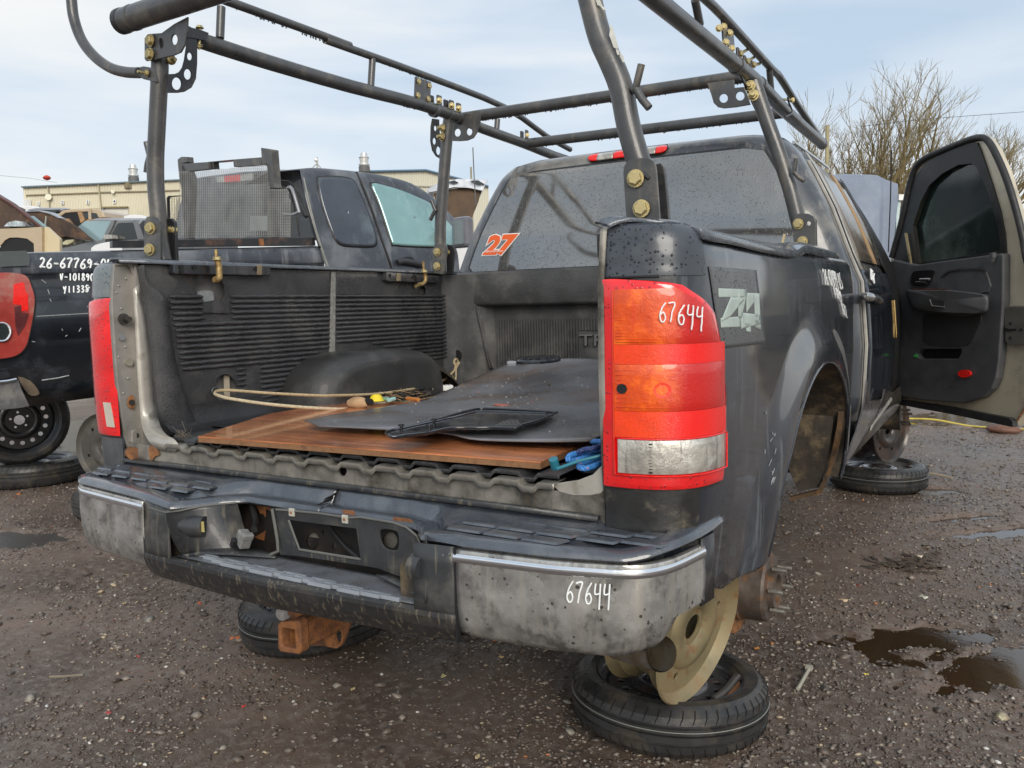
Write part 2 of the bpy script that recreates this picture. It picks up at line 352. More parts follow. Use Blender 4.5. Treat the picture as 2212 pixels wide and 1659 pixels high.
tag(stones('pebbles', 3200, 9, big_pts, .006, .022, pal), 'larger pebbles and chips scattered on the wet ground', 'pebbles', kind='stuff')

def xgrad(m, col, x0, x1):
    """lens colour that runs over into another along x"""
    t = m.node_tree; N = t.nodes; b = N['Principled BSDF']; src = b.inputs['Base Color'].links[0].from_socket
    tcn = N.new('ShaderNodeTexCoord'); sp = N.new('ShaderNodeSeparateXYZ'); mr = N.new('ShaderNodeMapRange'); mr.interpolation_type = 'SMOOTHSTEP'; mr.inputs[1].default_value = x0; mr.inputs[2].default_value = x1
    mx_ = N.new('ShaderNodeMix'); mx_.data_type = 'RGBA'; mx_.inputs[7].default_value = (*col, 1)
    t.links.new(tcn.outputs['Object'], sp.inputs[0]); t.links.new(sp.outputs[0], mr.inputs[0]); t.links.new(mr.outputs[0], mx_.inputs[0]); t.links.new(src, mx_.inputs[6]); t.links.new(mx_.outputs[2], b.inputs['Base Color'])
xgrad(lamb, (.55, .010, .006), .915, .965); xgrad(lorr, (.85, .008, .002), .90, .95)
# ================================================================ MAIN PICKUP
T = thing('pickup_truck', 'black pickup truck without tailgate or wheels, front door open, cargo bed facing us', 'pickup truck', (0, 0, 0))
PATH = crv([(.798, .0, 0), (.83, -.004, 0), (.87, -.002, 0), (.91, .008, 0), (.947, .032, 0), (.973, .075, 0), (.985, .14, 0), (.99, .25, 0)], 6)
PATH = [Vector((p.x, p.y, 0)) for p in PATH]
PATH += [Vector((.99, .25+.0155*k, 0)) for k in range(1, 103)]
def pnorm(i):
    a = PATH[max(i-1, 0)]; b = PATH[min(i+1, len(PATH)-1)]; t = (b-a).normalized(); return Vector((t.y, -t.x, 0))
SL = [0.]
for i in range(1, len(PATH)): SL.append(SL[-1]+(PATH[i]-PATH[i-1]).length)
AC = (1.13, .54); AA, AB = .545, .455        # wheel arch ellipse
def body_off(i, z):
    s = SL[i]; y = PATH[i].y; w = sstep(.1, .32, s)
    pts = [(.46, -.05), (.6, -.022), (.8, 0), (1.0, .007), (1.2, .002), (1.28, -.006), (1.31, -.014), (1.33, -.030), (1.34, -.055)]
    o = pts[0][1]
    for (a, p), (b, q) in zip(pts, pts[1:]):
        if a <= z <= b: o = p+(q-p)*(z-a)/(b-a)
    if z < 1.25: o *= w
    else: o = o*(.45+.55*w)
    d = sqrt(((y-AC[0])/AA)**2+((z-AC[1])/AB)**2)
    o += .030*w*(1-sstep(1.06, 1.36, d))*sstep(.55, .95, d)
    return o
def body_pt(i, z, extra=0): return PATH[i]+pnorm(i)*(body_off(i, z)+extra)+Vector((0, 0, z))
def zbot(y):
    if y < .1: return .60
    if y < .27: return .60-(y-.1)*.35
    if y < .5: return .54-(y-.27)*.1
    return .52
def quarter_panel():
    zs = [.46+.0135*k for k in range(62)]+[1.30, 1.308, 1.316, 1.324, 1.331, 1.337, 1.340]
    zs = sorted(set(z for z in zs if z <= 1.34)); m = len(zs); ins = {}
    vs = []; 
    for i in range(len(PATH)):
        y = PATH[i].y
        for z in zs:
            yy = y; zz = max(z, zbot(y)); u = (y-AC[0])/AA; v = (zz-AC[1])/AB; d = sqrt(u*u+v*v) if v > 0 else abs(u)
            inside = d < 1 and SL[i] > .4; ins[len(vs)] = inside
            p = body_pt(i, zz)
            if inside and d > .9:
                q = 1/d; p.y = AC[0]+(y-AC[0])*q; p.z = AC[1]+(zz-AC[1])*q if v > 0 else zz
            vs.append(p)
    # inner lip column folding over to the top
    fs = []
    for i in range(len(PATH)-1):
        for j in range(m-1):
            q = (i*m+j, (i+1)*m+j, (i+1)*m+j+1, i*m+j+1)
            if zs[j+1] <= zbot(PATH[i].y): continue
            if all(ins[k] for k in q): continue
            fs.append(q)
    b = len(vs)
    for i in range(len(PATH)): p = body_pt(i, 1.34); vs.append(Vector((min(p.x, .80) if SL[i] > .2 else p.x-.02*(SL[i] < .05), max(p.y, .012), 1.343)))
    for i in range(len(PATH)-1): fs.append((i*m+m-1, (i+1)*m+m-1, b+i+1, b+i))
    return mk('bed_side', vs, fs, paint, T, True, 50)
QP = quarter_panel(); solid(QP, .006, -1)
qbvh = BVHTree.FromPolygons([v.co for v in QP.data.vertices], [tuple(p.vertices) for p in QP.data.polygons])
QL = mirror(QP, T)
def hit(bvh, x, y, off=.003, fallback=None):
    d = ray(x, y).normalized(); loc, n, i, dist = bvh.ray_cast(CP, d)
    if loc is None: return fallback
    if n.dot(d) > 0: n = -n
    return loc+n*off
def decal(name, bvh, poly, mat, off=.003, nx=14, ny=10, parent=T, label=None, thick=.0015):
    """four measured corners, subdivided and laid on a surface"""
    a, b, c, d = [Vector((*p, 0)) for p in poly]; rows = []
    for i in range(ny+1):
        l = a.lerp(d, i/ny); r = b.lerp(c, i/ny); row = []
        for j in range(nx+1):
            q = l.lerp(r, j/nx); h = hit(bvh, q.x, q.y, off, row[-1] if row else (rows[-1][j] if rows else None)); row.append(h)
        rows.append(row)
    return loft(name, rows, mat, parent, thick=thick, label=label)
# arch lip
def arch_pt(a, x=None):
    y = AC[0]+AA*cos(a); z = AC[1]+AB*max(sin(a), 0) if sin(a) > 0 else AC[1]+.1*sin(a)
    i = min(range(len(PATH)), key=lambda k: abs(PATH[k].y-y)); p = body_pt(i, max(z, .46)); return Vector((p.x if x is None else x, y, z))
lip = [arch_pt(pi*(1.02-1.04*k/40)) for k in range(41)]
t_ = tube('arch_lip', [p+Vector((-.004, 0, 0)) for p in lip], .0065, paint, T, 8)
mirror(t_)
rows = [[Vector((x, AC[1+0]*0+p.y, p.z-.004)) for x in (p.x-.008, p.x-.05, .80, .62, .60)] for p in lip]
for r_ in rows: r_[-1].z -= .03
arch_in = M('muddy wheel arch liner', (.045, .036, .028), .7, 0, 0, .4, 20, dirt=(.16, .12, .07), damt=.5, dsc=14, bump=.7, bsc=90)
wl = loft('wheel_arch_liner', rows, arch_in, T); mirror(wl)
# ---- liner flap and rusty edge in front of the arch
fl = [z6(*q) for q in [(690, 1290), (715, 1140), (750, 1010), (800, 900), (880, 790), (960, 730), (1010, 760), (1020, 900), (1000, 1120), (975, 1290), (925, 1500), (800, 1520), (770, 1500)]]
plate('splash_shield', [BY(x, y, 1.60) for x, y in fl], (0, .012, 0), arch_in, T, label='muddy splash shield in the empty rear wheel arch')
rs = [(1045, 700), (1066, 760), (1076, 900), (1074, 1030), (1056, 1160), (1022, 1300), (960, 1470), (925, 1545), (735, 1588), (735, 1562), (905, 1520), (975, 1390), (1002, 1250), (1030, 1110), (1042, 980), (1040, 850), (1030, 760)]
plate('rusty_flange', [BY(*z6(*q), 1.585) for q in rs], (0, .03, 0), M('rust and mud', (.09, .055, .03), .75, 0, 0, .5, 14, dirt=(.24, .12, .04), damt=.45, dsc=12, bump=.5), T)
# ---- right rail cap, a bent strip of sheet metal
capm = M('wet rail cap', (.10, .115, .14), .22, .4, .8, .3, 20, dirt=(.14, .15, .17), damt=.45, dsc=12, bump=1, bsc=130)
topl = [(1318, 492), (1345, 483), (1375, 478), (1420, 480), (1456, 484), (1500, 497), (1560, 513), (1620, 527), (1680, 538), (1722, 543), (1760, 538), (1790, 543), (1808, 550)]
low = [(1322, 496), (1350, 487), (1400, 490), (1436, 503), (1470, 512), (1520, 520), (1570, 528), (1625, 541), (1680, 552), (1715, 555), (1735, 549), (1770, 556), (1806, 561)]
rows = [[], [], [], [], []]
for k, (a, b) in enumerate(zip(topl, low)):
    lo = hit(qbvh, b[0], b[1]+3, .012)
    if lo is None: lo = BX(b[0], b[1], .985)
    if rows[4] and lo.y < rows[4][-1].y+.01: lo.y = rows[4][-1].y+.02
    up = BX(a[0], a[1], lo.x-.05); up = Vector((lo.x-.03, lo.y, min(max(up.z, lo.z+.012), 1.365)))
    y = lo.y; rows[4].append(lo); rows[3].append(Vector((lo.x-.006, y, lo.z*.35+up.z*.65))); rows[2].append(up); rows[1].append(Vector((.5*(.80+up.x), max(y, .01), max(up.z-.002, 1.348)))); rows[0].append(Vector((.80, max(y, .012), 1.350)))
rows = [sorted(r_, key=lambda v: v.y) for r_ in rows]
rc = loft('rail_cap', [crv(r, 5) for r in rows], capm, T, thick=.005, label='bent rail cap lifting off the bed side')
# left rail top cap: flat
loft('rail_cap', [[Vector((x, y, z+.003)) for y in ((.17 if x < -.93 else .06 if x < -.88 else .0), .4, .9, 1.4, 1.80)] for x, z in ((-.985, 1.325), (-.965, 1.343), (-.90, 1.349), (-.80, 1.349), (-.765, 1.346), (-.758, 1.335))], capm, T, thick=.005, label='flat rail cap with water on it')
# ---- tail lamps: red shell with lens fields standing proud of it
def lamp(parent, side):
    LT_ = []
    def smax(z):
        tb = [(.80, .27), (.835, .288), (.90, .300), (1.0, .298), (1.07, .28), (1.12, .262), (1.164, .24), (1.19, .205), (1.207, .175), (1.22, .155), (1.2275, .12), (1.235, .03)]
        for (a, p), (b, q) in zip(tb, tb[1:]):
            if a <= z <= b: return p+(q-p)*(z-a)/(b-a)
        return .03
    def P(s, z, o):
        i = min(range(len(SL)-1), key=lambda k: abs(SL[k]-s))
        if SL[i] > s and i > 0: i -= 1
        f = (s-SL[i])/(SL[i+1]-SL[i]); p = PATH[i].lerp(PATH[i+1], f)+pnorm(i).lerp(pnorm(i+1), f)*o; q = Vector((p.x*side, p.y, z)); return q
    def field(name, zs, s0, s1, o, mat, n=14, par=parent, thick=.0, dome=0):
        rows = []
        for a, z in enumerate(zs):
            e = smax(z); l = s0(z) if callable(s0) else s0; r = s1(z) if callable(s1) else s1; r = min(r, e)
            v_ = 1-abs(2*a/(len(zs)-1)-1)**6
            rows.append([P(l+(r-l)*k/n, z, o+dome*v_*(1-abs(2*k/n-1)**6)) for k in range(n+1)])
        ob = loft(name, rows, mat, par, thick=thick); return ob
    lin = lambda a, b, n: [a+(b-a)*k/n for k in range(n+1)]
    gas = field('lamp_gasket', lin(.812, 1.2385, 40), 0, lambda z: smax(min(max(z, .82), 1.234))+.006, .004, rubber)
    sh = field('tail_lamp', [.82, .823, .83]+lin(.845, 1.15, 20)+lin(1.16, 1.225, 12)+[1.230, 1.2335, 1.235], .0, smax, .010, lred, 26, dome=.006)
    sh['label'] = 'red tail lamp with orange and clear fields' if side > 0 else 'red tail lamp seen edge on, with a sticker'
    # fields on the lens
    e1 = .030
    if side < 0: return sh, P
    field('lens_field', lin(1.107, 1.214, 12), e1, lambda z: smax(z)-.022, .0172, lamb, 26, par=sh, dome=.003)
    field('reflector_band', lin(1.068, 1.1065, 4), e1, .270, .0176, lorr, 26, par=sh)
    field('lens_field', lin(.976, 1.0675, 8), e1, .272, .0172, lamb, 26, par=sh, dome=.003)
    field('reflector_band', lin(.924, .9755, 4), e1, .275, .0176, lorr, 26, par=sh)
    field('clear_field', lin(.852, .919, 8), e1+.006, .268, .0180, lclr, par=sh, dome=.003)
    if side > 0:
        # bulb bowls seen through the lens: real rings
        for (s, z, r, mt) in ((.046, 1.02, .010, blk), (.118, 1.018, .015, lorr)):
            a = P(s, z, .021); t = (P(s+.01, z, .021)-P(s, z, .021)).normalized()
            c = [P(max(s+r*cos(2*pi*k/20), .004), z+r*sin(2*pi*k/20), .0195) for k in range(20)]
            plate('bulb_ring', c, pnorm(8)*.0012, mt, sh)
        for s in (.062, .11, .158, .206): pass
        for k in range(9):
            z = .984+.009*k; tube('lens_rib', [P(.035+.128*j/8, z, .0193) for j in range(9)], .0008, lamb, sh, 4)
        for k in range(9):
            z = 1.112+.006*k; tube('lens_rib', [P(.035+.075*j/8, z, .0193) for j in range(9)], .0007, lamb, sh, 4)
        for k in range(10):
            tube('lens_rib', [P(.095, .856+.0062*k, .0195), P(.101, .856+.0062*k, .0195)], .0018, blk, sh, 4)
        edge = [P(.028, z, .0165) for z in lin(.846, 1.213, 20)]; tube('lens_seam', edge, .0018, M('orange seam', (.75, .05, .01), .2, 0, 1, .1, 10), sh, 5)
        fr = [P(.030+.25*k/16, .848, .0185) for k in range(17)]+[P(.280, .848+.072*k/6, .0185) for k in range(1, 7)]+[P(.030+.25*(16-k)/16, .9215, .0185) for k in range(1, 17)]
        tube('lens_seam', fr, .0017, lredb, sh, 5, closed=True)
    return sh, P
LR_, LP = lamp(T, 1); LL_, LPl = lamp(T, -1)
def edge_plate(name, pts, y, mat, dy=.003, label=None): return plate(name, [BY(*p, y) for p in pts], (0, dy, 0), mat, LL_, label=label)
edge_plate('sticker', [le(1124, 190), le(1168, 192), le(1182, 255), le(1132, 262)], -.0185, M('blue sticker', (.12, .22, .55), .5, var=.3, vs=90))
edge_plate('reverse_lens', [le(1138, 300), le(1215, 308), le(1262, 580), le(1180, 570)], -.0195, M('beige lens', (.55, .50, .42), .2, 0, 1, .1, 9))
# ---- painted caps above and below the lamps (mirrored skins already give their form); droplets on the upper cap
def skin(name, z0, z1_, mat, s1=.42, side=1, o=.0035):
    n = max(4, int((z1_-z0)/.008)); idx = [i for i in range(len(PATH)) if SL[i] <= s1]
    rows = []
    for k in range(n+1):
        z = z0+(z1_-z0)*k/n; rows.append([Vector((p.x*side, p.y, p.z)) for p in [body_pt(i, z, o) for i in idx]])
    return loft(name, rows, mat, T)
skin('corner_cap', 1.2385, 1.339, paintd, .22); 
greyw = M('wet grey corner cap', (.15, .17, .18), .4, .1, .4, .2, 20, drops=.8, dropsc=130, dirt=(.2, .21, .2), damt=.4)
skin('corner_cap', 1.2385, 1.339, greyw, .16, -1)
skin('lower_corner_trim', .70, .814, M('scuffed black corner plastic', (.02, .02, .02), .35, 0, .2, .3, 20, dirt=(.24, .20, .14), damt=.22, dsc=11, bump=.3), .20)
skin('lower_corner_trim', .70, .814, M('grey black plastic', (.06, .065, .07), .5, var=.3, vs=30, dirt=(.12, .12, .12)), .14, -1)
tube('trim_seam', [body_pt(i, 1.2375, .0036) for i in range(len(PATH)) if SL[i] < .12], .0025, blk, T, 6)
# tie handle of right cap: small seam down to the arch (dent and crease lines)
# ---- tape patch with the remains of a decal
tape = M('grey tape', (.085, .088, .092), .42, 0, .1, .15, 8, dirt=(.05, .052, .055), damt=.4, dsc=10, drops=.4, dropsc=150)
decal('tape_patch', qbvh, [z6(215, 105), z6(515, 128), z6(575, 590), z6(290, 625)], tape, .0018, 22, 20, thick=.0006, label='rectangle of grey tape on the bed side')
decal('tape_patch', qbvh, [z6(292, 618), z6(318, 618), z6(303, 690), z6(293, 688)], tape, .0018, 3, 4, thick=.0006)
gt = M('pale green decal remains', (.40, .47, .43), .45, var=.12, vs=20, dirt=(.3, .35, .33), damt=.3)
for q in ([(272, 243), (450, 250), (452, 300), (274, 300)], [(350, 298), (448, 300), (350, 420), (283, 462)], [(286, 430), (415, 420), (418, 488), (288, 492)],
          [(400, 270), (455, 275), (420, 430), (398, 430)], [(450, 272), (500, 274), (500, 330), (450, 400)], [(412, 395), (540, 410), (542, 470), (415, 500)], [(498, 272), (532, 276), (542, 508), (505, 490)], [(440, 460), (478, 470), (478, 520), (450, 516)]):
    decal('decal_piece', qbvh, [z6(*p) for p in q], gt, .0028, 8, 8, thick=.0005)
# ---- handwriting
STK = {'6': [[(.8, 1), (.3, .65), (.05, .25), (.25, 0), (.6, .02), (.75, .25), (.5, .48), (.15, .35)]], '7': [[(0, .95), (.8, 1), (.45, .5), (.25, 0)]], '4': [[(.15, 1), (.05, .5), (.75, .55)], [(.75, 1), (.6, 0), (.55, -.25)]],
       '2': [[(.05, .8), (.35, 1), (.7, .8), (.4, .35), (0, .02), (.4, .08), (.85, 0)]], '9': [[(.7, .7), (.4, .95), (.1, .7), (.35, .5), (.7, .75), (.6, .3), (.45, 0)]], '0': [[(.4, 1), (.1, .6), (.15, .15), (.5, 0), (.8, .4), (.7, .85), (.4, 1)]],
       '1': [[(.4, 1), (.4, 0)]], '8': [[(.7, .85), (.4, 1), (.15, .75), (.7, .3), (.45, 0), (.1, .25), (.7, .85)]], '3': [[(.1, .9), (.5, 1), (.65, .75), (.3, .55), (.7, .35), (.5, .02), (.05, .1)]], '5': [[(.75, 1), (.2, .95), (.15, .55), (.6, .5), (.7, .2), (.4, 0), (.05, .08)]],
       '-': [[(.05, .45), (.8, .42)]], 'V': [[(.05, 1), (.35, 0), (.75, 1.05)]], 'Y': [[(.05, 1), (.3, .5), (.7, 1), (.5, .4), (.35, -.1)]], 'S': [[(.75, .9), (.4, 1), (.15, .75), (.7, .35), (.4, 0), (0, .2)], [(.1, .3), (.5, .45), (1.1, .7)]], 'R': [[(.1, 0), (.2, 1), (.6, .9), (.5, .6), (.2, .5), (.7, 0)]]}
def hand(name, txt, p0, p1, hgt, fn, r, parent, mat=None, adv=None, up=(0, -1), wob=.06, label=None):
    """p0..p1: photo baseline; hgt: glyph height in photo pixels; fn maps a photo pixel to a surface point"""
    p0 = Vector(p0); p1 = Vector(p1); d = (p1-p0)/len(txt); u = Vector(up)*hgt; mb = MB(); rr = random.Random(hash(len(txt)*7+int(p0.x)))
    for i, c in enumerate(txt):
        o = p0+d*i+Vector((0, 1))*rr.uniform(-wob, wob)*hgt
        for st_ in STK.get(c, []):
            c3 = crv([Vector((a, b, 0)) for a, b in st_], 5); P3 = []
            for q in c3:
                w = o+d*(.85*q.x)+u*q.y; h = fn(w.x, w.y)
                if h is not None: P3.append(h)
            if len(P3) > 1: mb.tube(P3, r, 5)
    return mb.build(name, mat or white, parent, True, 60, label)
lbv = BVHTree.FromPolygons([v.co for v in LR_.data.vertices], [tuple(p.vertices) for p in LR_.data.polygons])
hand('handwritten_number', '67644', (1424, 694), (1516, 708), 42, lambda x, y: hit(lbv, x, y, .011), .0015, LR_)
fq = lambda x, y: hit(qbvh, x, y, .004)
hand('handwritten_number', '26-67644-05', z6(950, 215), z6(1065, 250), 34, fq, .0013, T, up=(-.22, -1))
hand('handwritten_number', 'V-88199', z6(1012, 300), z6(1058, 330), 24, fq, .0012, T, up=(-.2, -1))
hand('handwritten_number', 'Y672', z6(1058, 400), z6(1092, 430), 26, fq, .0012, T, up=(-.2, -1))
# scratches and white scrape along the arch
scr = M('pale scrape', (.33, .35, .35), .6, var=.3, vs=60)
rr = random.Random(4)
for k in range(12):
    x = rr.gauss(1668, 9)-(k % 3)*4; y = rr.uniform(860, 1060); l = rr.uniform(4, 16); a = hit(qbvh, x, y, .002); b = hit(qbvh, x+rr.uniform(-3, 3)+l*.25, y-l, .002)
    if a and b and (a-b).length < .2: tube('paint_scratch', [a, b], rr.uniform(.0006, .0016), scr, T, 4)
# ================================================================ rear opening
def jamb(side):
    ys_ = (88, 200, 310, 400, 700, 900, 1180, 1290, 1390)
    cols = [((710, 700, 694, 694, 715, 735, 778, 815, 850), -.803), ((725, 718, 712, 716, 735, 755, 795, 830, 862), -.790), ((795, 792, 790, 795, 812, 835, 860, 880, 895), -.797),
            ((835, 828, 826, 830, 842, 866, 888, 905, 915), -.797), ((850, 850, 846, 850, 862, 882, 905, 915, 930), -.780), ((868, 890, 915, 930, 958, 985, 1000, 1010, 1020), -.776)]
    rows = [crv([BX(*z4(xx, yy), x) for xx, yy in zip(c, ys_)], 4) for c, x in cols]
    if side > 0: rows = [[mir(p) for p in r] for r in rows]
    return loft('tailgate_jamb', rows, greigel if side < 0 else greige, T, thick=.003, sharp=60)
jl = jamb(-1); jr = jamb(1)
def gpt(q): 
    p = BX(*z4(*q), -.778); r_ = BY(*z4(*q), .004); t = sstep(1050, 1200, q[1]); return p.lerp(r_, t)
gl = [(840, 250), (856, 560), (870, 830), (888, 1060), (905, 1140), (935, 1200), (975, 1245), (1030, 1268), (1105, 1276)]
gr1 = [(882, 215), (935, 520), (968, 800), (985, 980), (1000, 1070), (1022, 1130), (1058, 1172), (1100, 1195), (1138, 1242)]
gA = crv([gpt(q) for q in gl], 4); gB = crv([gpt(q) for q in gr1], 4)
loft('corner_gusset', [gA, [a_.lerp(b_, .5)+Vector((.006, -.006, 0)) for a_, b_ in zip(gA, gB)], gB], M('pale beige steel', (.44, .415, .37), .36, .35, 0, .12, 12, dirt=(.24, .21, .16), damt=.3, dsc=20), T, thick=.004)
gr_ = [(1768, 1150), (1770, 1300), (1745, 1365), (1690, 1420), (1600, 1455), (1430, 1480), (1480, 1530), (1560, 1552), (1680, 1552), (1740, 1540), (1785, 1500), (1790, 1150)]
plate('corner_gusset', [BY(*z5(*q), .008) for q in gr_], (0, .006, 0), M('pale beige steel', (0, 0, 0)), T, bev=.002)
# jamb details
dk = M('dark screw', (.05, .045, .04), .5, .4)
for (a, b, r, m_) in ((780, 437, .017, dk), (768, 552, .009, M('grey plug', (.2, .21, .22), .5)), (815, 710, .011, M('pale zinc screw', (.5, .48, .38), .4, .6)), (830, 962, .009, dk), (860, 1172, .008, dk)):
    p = BX(*z4(a, b), -.790); tube('jamb_screw', [p+Vector((-.004, 0, 0)), p+Vector((.006, -.002, 0))], r, m_, T, 14)
p = BX(*z4(790, 437), -.785); tube('striker_pin', [p, p+Vector((.035, -.008, 0))], .008, dk, T, 10)
for (a, b) in ((795, 180), (750, 225), (735, 270), (790, 612), (750, 675), (810, 810), (780, 905), (765, 370)):
    p = BX(*z4(a, b), -.790); tube('water_drop', [p, p+Vector((.003, 0, 0))], [.0035, .001], greigel, T, 8)
plate('rust_stain', crv([BX(*z4(*q), -.789) for q in ((815, 925), (840, 920), (852, 960), (850, 1000), (835, 1005), (808, 990), (805, 955))], 3, True), (.001, 0, 0), rusto, T)
plate('hinge_bracket', crv([BX(*z4(*q), -.792) for q in ((830, 1140), (880, 1135), (900, 1165), (905, 1290), (890, 1370), (850, 1400), (830, 1330), (825, 1200))], 3, True), (.008, 0, 0), greigel, T, bev=.002)
tube('rusty_hinge_pin', [BX(*z4(828, 1278), -.785), BX(*z4(828, 1278), -.785)+Vector((.035, -.015, 0))], .019, rusto, T, 12)
tube('rusty_hinge_pin', [BY(*z5(1720, 1560), .03), BY(*z5(1780, 1560), .03)], .017, rusto, T, 12)
plate('rust_stain', crv([BY(*z4(*q), .004) for q in ((945, 1240), (985, 1250), (1010, 1290), (975, 1310), (960, 1345), (945, 1300))], 3, True), (0, -.001, 0), rusto, T)
# inner panel seam plate top
plate('jamb_cover', [BX(*z4(*q), -.788) for q in ((725, 100), (800, 92), (818, 108), (835, 150), (868, 152), (868, 85), (720, 85))], (.003, 0, 0), greigel, T, bev=.001)
# ---- sill
hole = [BY(740+9*cos(2*pi*k/18), 1018+11*sin(2*pi*k/18), .01) for k in range(18)]
z_s = lambda x: .792
outl = [Vector((-.79, .01, .60))]+[Vector((-.79, .01, .80)), Vector((-.6, .01, z_s(0)))]+[Vector((.66, .01, z_s(0))), Vector((.79, .01, .80)), Vector((.79, .01, .60))]
plate('tail_sill', outl, (0, .006, 0), greige, T, holes=[hole])
box('sill_cavity', (0, .05, .70), (1.5, .03, .17), blk, T)
def wave(x, ph=0.): 
    u = ((x/.112+ph) % 1.0); w = min(max((abs(u-.5)-.13)/.10, 0), 1); return w
xs = [-.60+1.28*k/300 for k in range(301)]
def flange(name, dy0, dy1, zb, amp, mat, r, ph=0., droop=0):
    A = [Vector((x, dy0, zb+amp*wave(x, ph))) for x in xs]; B = [Vector((x, dy1, zb+amp*wave(x, ph)+.002)) for x in xs]; Cc = [Vector((x, dy0, zb+amp*wave(x, ph)-droop)) for x in xs]
    return loft(name, [Cc, A, B] if droop else [A, B], mat, T, thick=r, sharp=50)
flange('sill_flange', -.006, .05, .798, .0115, M('bare flange steel', (.34, .32, .28), .35, .5, 0, .3, 30, dirt=(.12, .10, .07), damt=.4, dsc=30), .0035, droop=.012)
flange('liner_edge', .02, .30, .812, .012, liner, .004, .12, droop=.008)
# ---- bed floor and liner
fx = [-.76+1.52*k/330 for k in range(331)]
loft('bed_floor', [[Vector((x, y, .806+.012*wave(x, .12))) for x in fx] for y in (.26, .8, 1.3, 1.74)], M('wet bed floor', (.022, .022, .024), .12, 0, .4, .3, 6, bump=.3, bsc=60), T, sharp=60)
XL = -.775
# left wall sheet with two holes
o3 = [(XL, .085, .80), (XL, .085, 1.335), (XL, 1.75, 1.335), (XL, 1.75, .80)]
h1 = crv([BX(*z4(*q), XL) for q in ((1228, 240), (1240, 205), (1285, 195), (1290, 165), (1370, 165), (1405, 200), (1420, 250), (1410, 300), (1375, 325), (1345, 345), (1295, 335), (1275, 300), (1240, 285))], 3, True)
h2 = crv([BX(*z4(*q), XL) for q in ((1358, 890), (1365, 830), (1400, 790), (1450, 790), (1490, 840), (1500, 890), (1490, 950), (1450, 975), (1400, 960), (1365, 930))], 3, True)
h3 = crv([BX(*lc(*q), XL) for q in ((1420, 1390), (1450, 1385), (1480, 1400), (1488, 1440), (1475, 1500), (1455, 1545), (1415, 1530), (1400, 1500), (1412, 1450))], 3, True)
plate('bed_liner_wall', o3, (-.006, 0, 0), liner, T, holes=[h1, h2, h3])
plate('bed_inner_skin', [(XL-.03, .1, .80), (XL-.03, .1, 1.33), (XL-.03, 1.75, 1.33), (XL-.03, 1.75, .80)], (-.004, 0, 0), M('inner skin', (.16, .155, .15), .5, var=.3, vs=8, dirt=(.03, .03, .03), damt=.5), T, label='grey metal seen through the holes in the liner')
sq = MB().plate(crv([BX(*z4(*q), XL-.012) for q in ((1255, 262), (1330, 258), (1348, 275), (1350, 330), (1300, 338), (1262, 330))], 3, True), (-.006, 0, 0)).build('stake_pocket', M('grey bracket', (.22, .23, .24), .45, var=.3, vs=30), T)
plate('anchor_strap', [BX(*z4(*q), XL-.015) for q in ((1420, 790), (1450, 795), (1455, 972), (1425, 975))], (-.006, 0, 0), M('beige strap', (.42, .36, .28), .6, var=.2, vs=20), T)
_t = plate('bed_liner_wall', o3, (-.006, 0, 0), liner, T); mirror(_t); bpy.data.objects.remove(_t)
# ribs, moulded bars on the wall
def rib_ok(y, z):
    if z > .902 and .30 < y < .41 and z > 1.165: return False
    if .885 < y < .912: return False
    d = sqrt(((y-1.01)/.405)**2+((z-.80)/.245)**2)
    if d < 1.03: return False
    if z < 1.005:
        if y < .52 and not (.415 < y < .458 and z > .905): return False
    elif y < .165+(1.24-z)*.14: return False
    if y > 1.675-(1.25-z)*.02-(.12 if z < .95 else 0): return False
    return True
mb = MB()
for k in range(22):
    z = 1.238-.0178*k; y = .1; seg = None
    while y < 1.72:
        ok = rib_ok(y, z)
        if ok and seg is None: seg = y
        if (not ok or y > 1.715) and seg is not None:
            if y-seg > .03:
                n = max(2, int((y-seg)/.02)); pts = [Vector((XL+.002+.0006*sin(j*2.1+k), seg+(y-seg)*j/n, z+.0008*sin(j*1.7+k*3))) for j in range(n+1)]
                mb.tube(pts, [.0035]+[.0072]*(n-1)+[.0035], 8)
            seg = None
        y += .008
ribs = mb.build('liner_ribs', liner, T, True, 60); tag(ribs, kind='stuff'); mirror(ribs)
# pale worn post (chalky seam)
plate('liner_seam', [BX(*z4(*q), XL+.008) for q in ((2100, 140), (2122, 140), (2118, 650), (2085, 650), (2092, 400))], (-.006, 0, 0), M('chalky seam', (.24, .235, .22), .7, var=.35, vs=60, bump=1, bsc=120), T)
plate('liner_panel', [BX(*z4(*q), XL+.004) for q in ((2125, 145), (2212, 143), (2390, 150), (2400, 280), (2125, 280))], (-.004, 0, 0), liner, T, bev=.002)
plate('liner_patch', [BX(*z4(*q), XL+.008) for q in ((1285, 330), (1450, 300), (1450, 400), (1285, 395))], (-.006, 0, 0), liner, T)
# raised rear end of liner: bulging post
rows = []
for (a, b, ya) in ((868, 890, 100), (885, 905, 200), (905, 1045, 300), (925, 1055, 420), (950, 1080, 600), (965, 1110, 750), (985, 1160, 900), (1005, 1210, 1030), (1040, 1245, 1110)):
    q0 = BX(*z4(a, ya), XL); q1 = BX(*z4(b, ya), XL); q0.y -= .003
    rows.append([q0+Vector((-.004, 0, 0)), q0.lerp(q1, .12)+Vector((.02, 0, 0)), q0.lerp(q1, .5)+Vector((.026, 0, 0)), q0.lerp(q1, .9)+Vector((.02, 0, 0)), q1+Vector((-.004, 0, 0))])
rows = [crv(c, 5) for c in [list(x) for x in zip(*rows)]]; rows = [crv(r, 1) for r in rows]
pf = loft('liner_end_post', [list(r) for r in zip(*rows)], liner, T, sharp=70); mirror(pf)
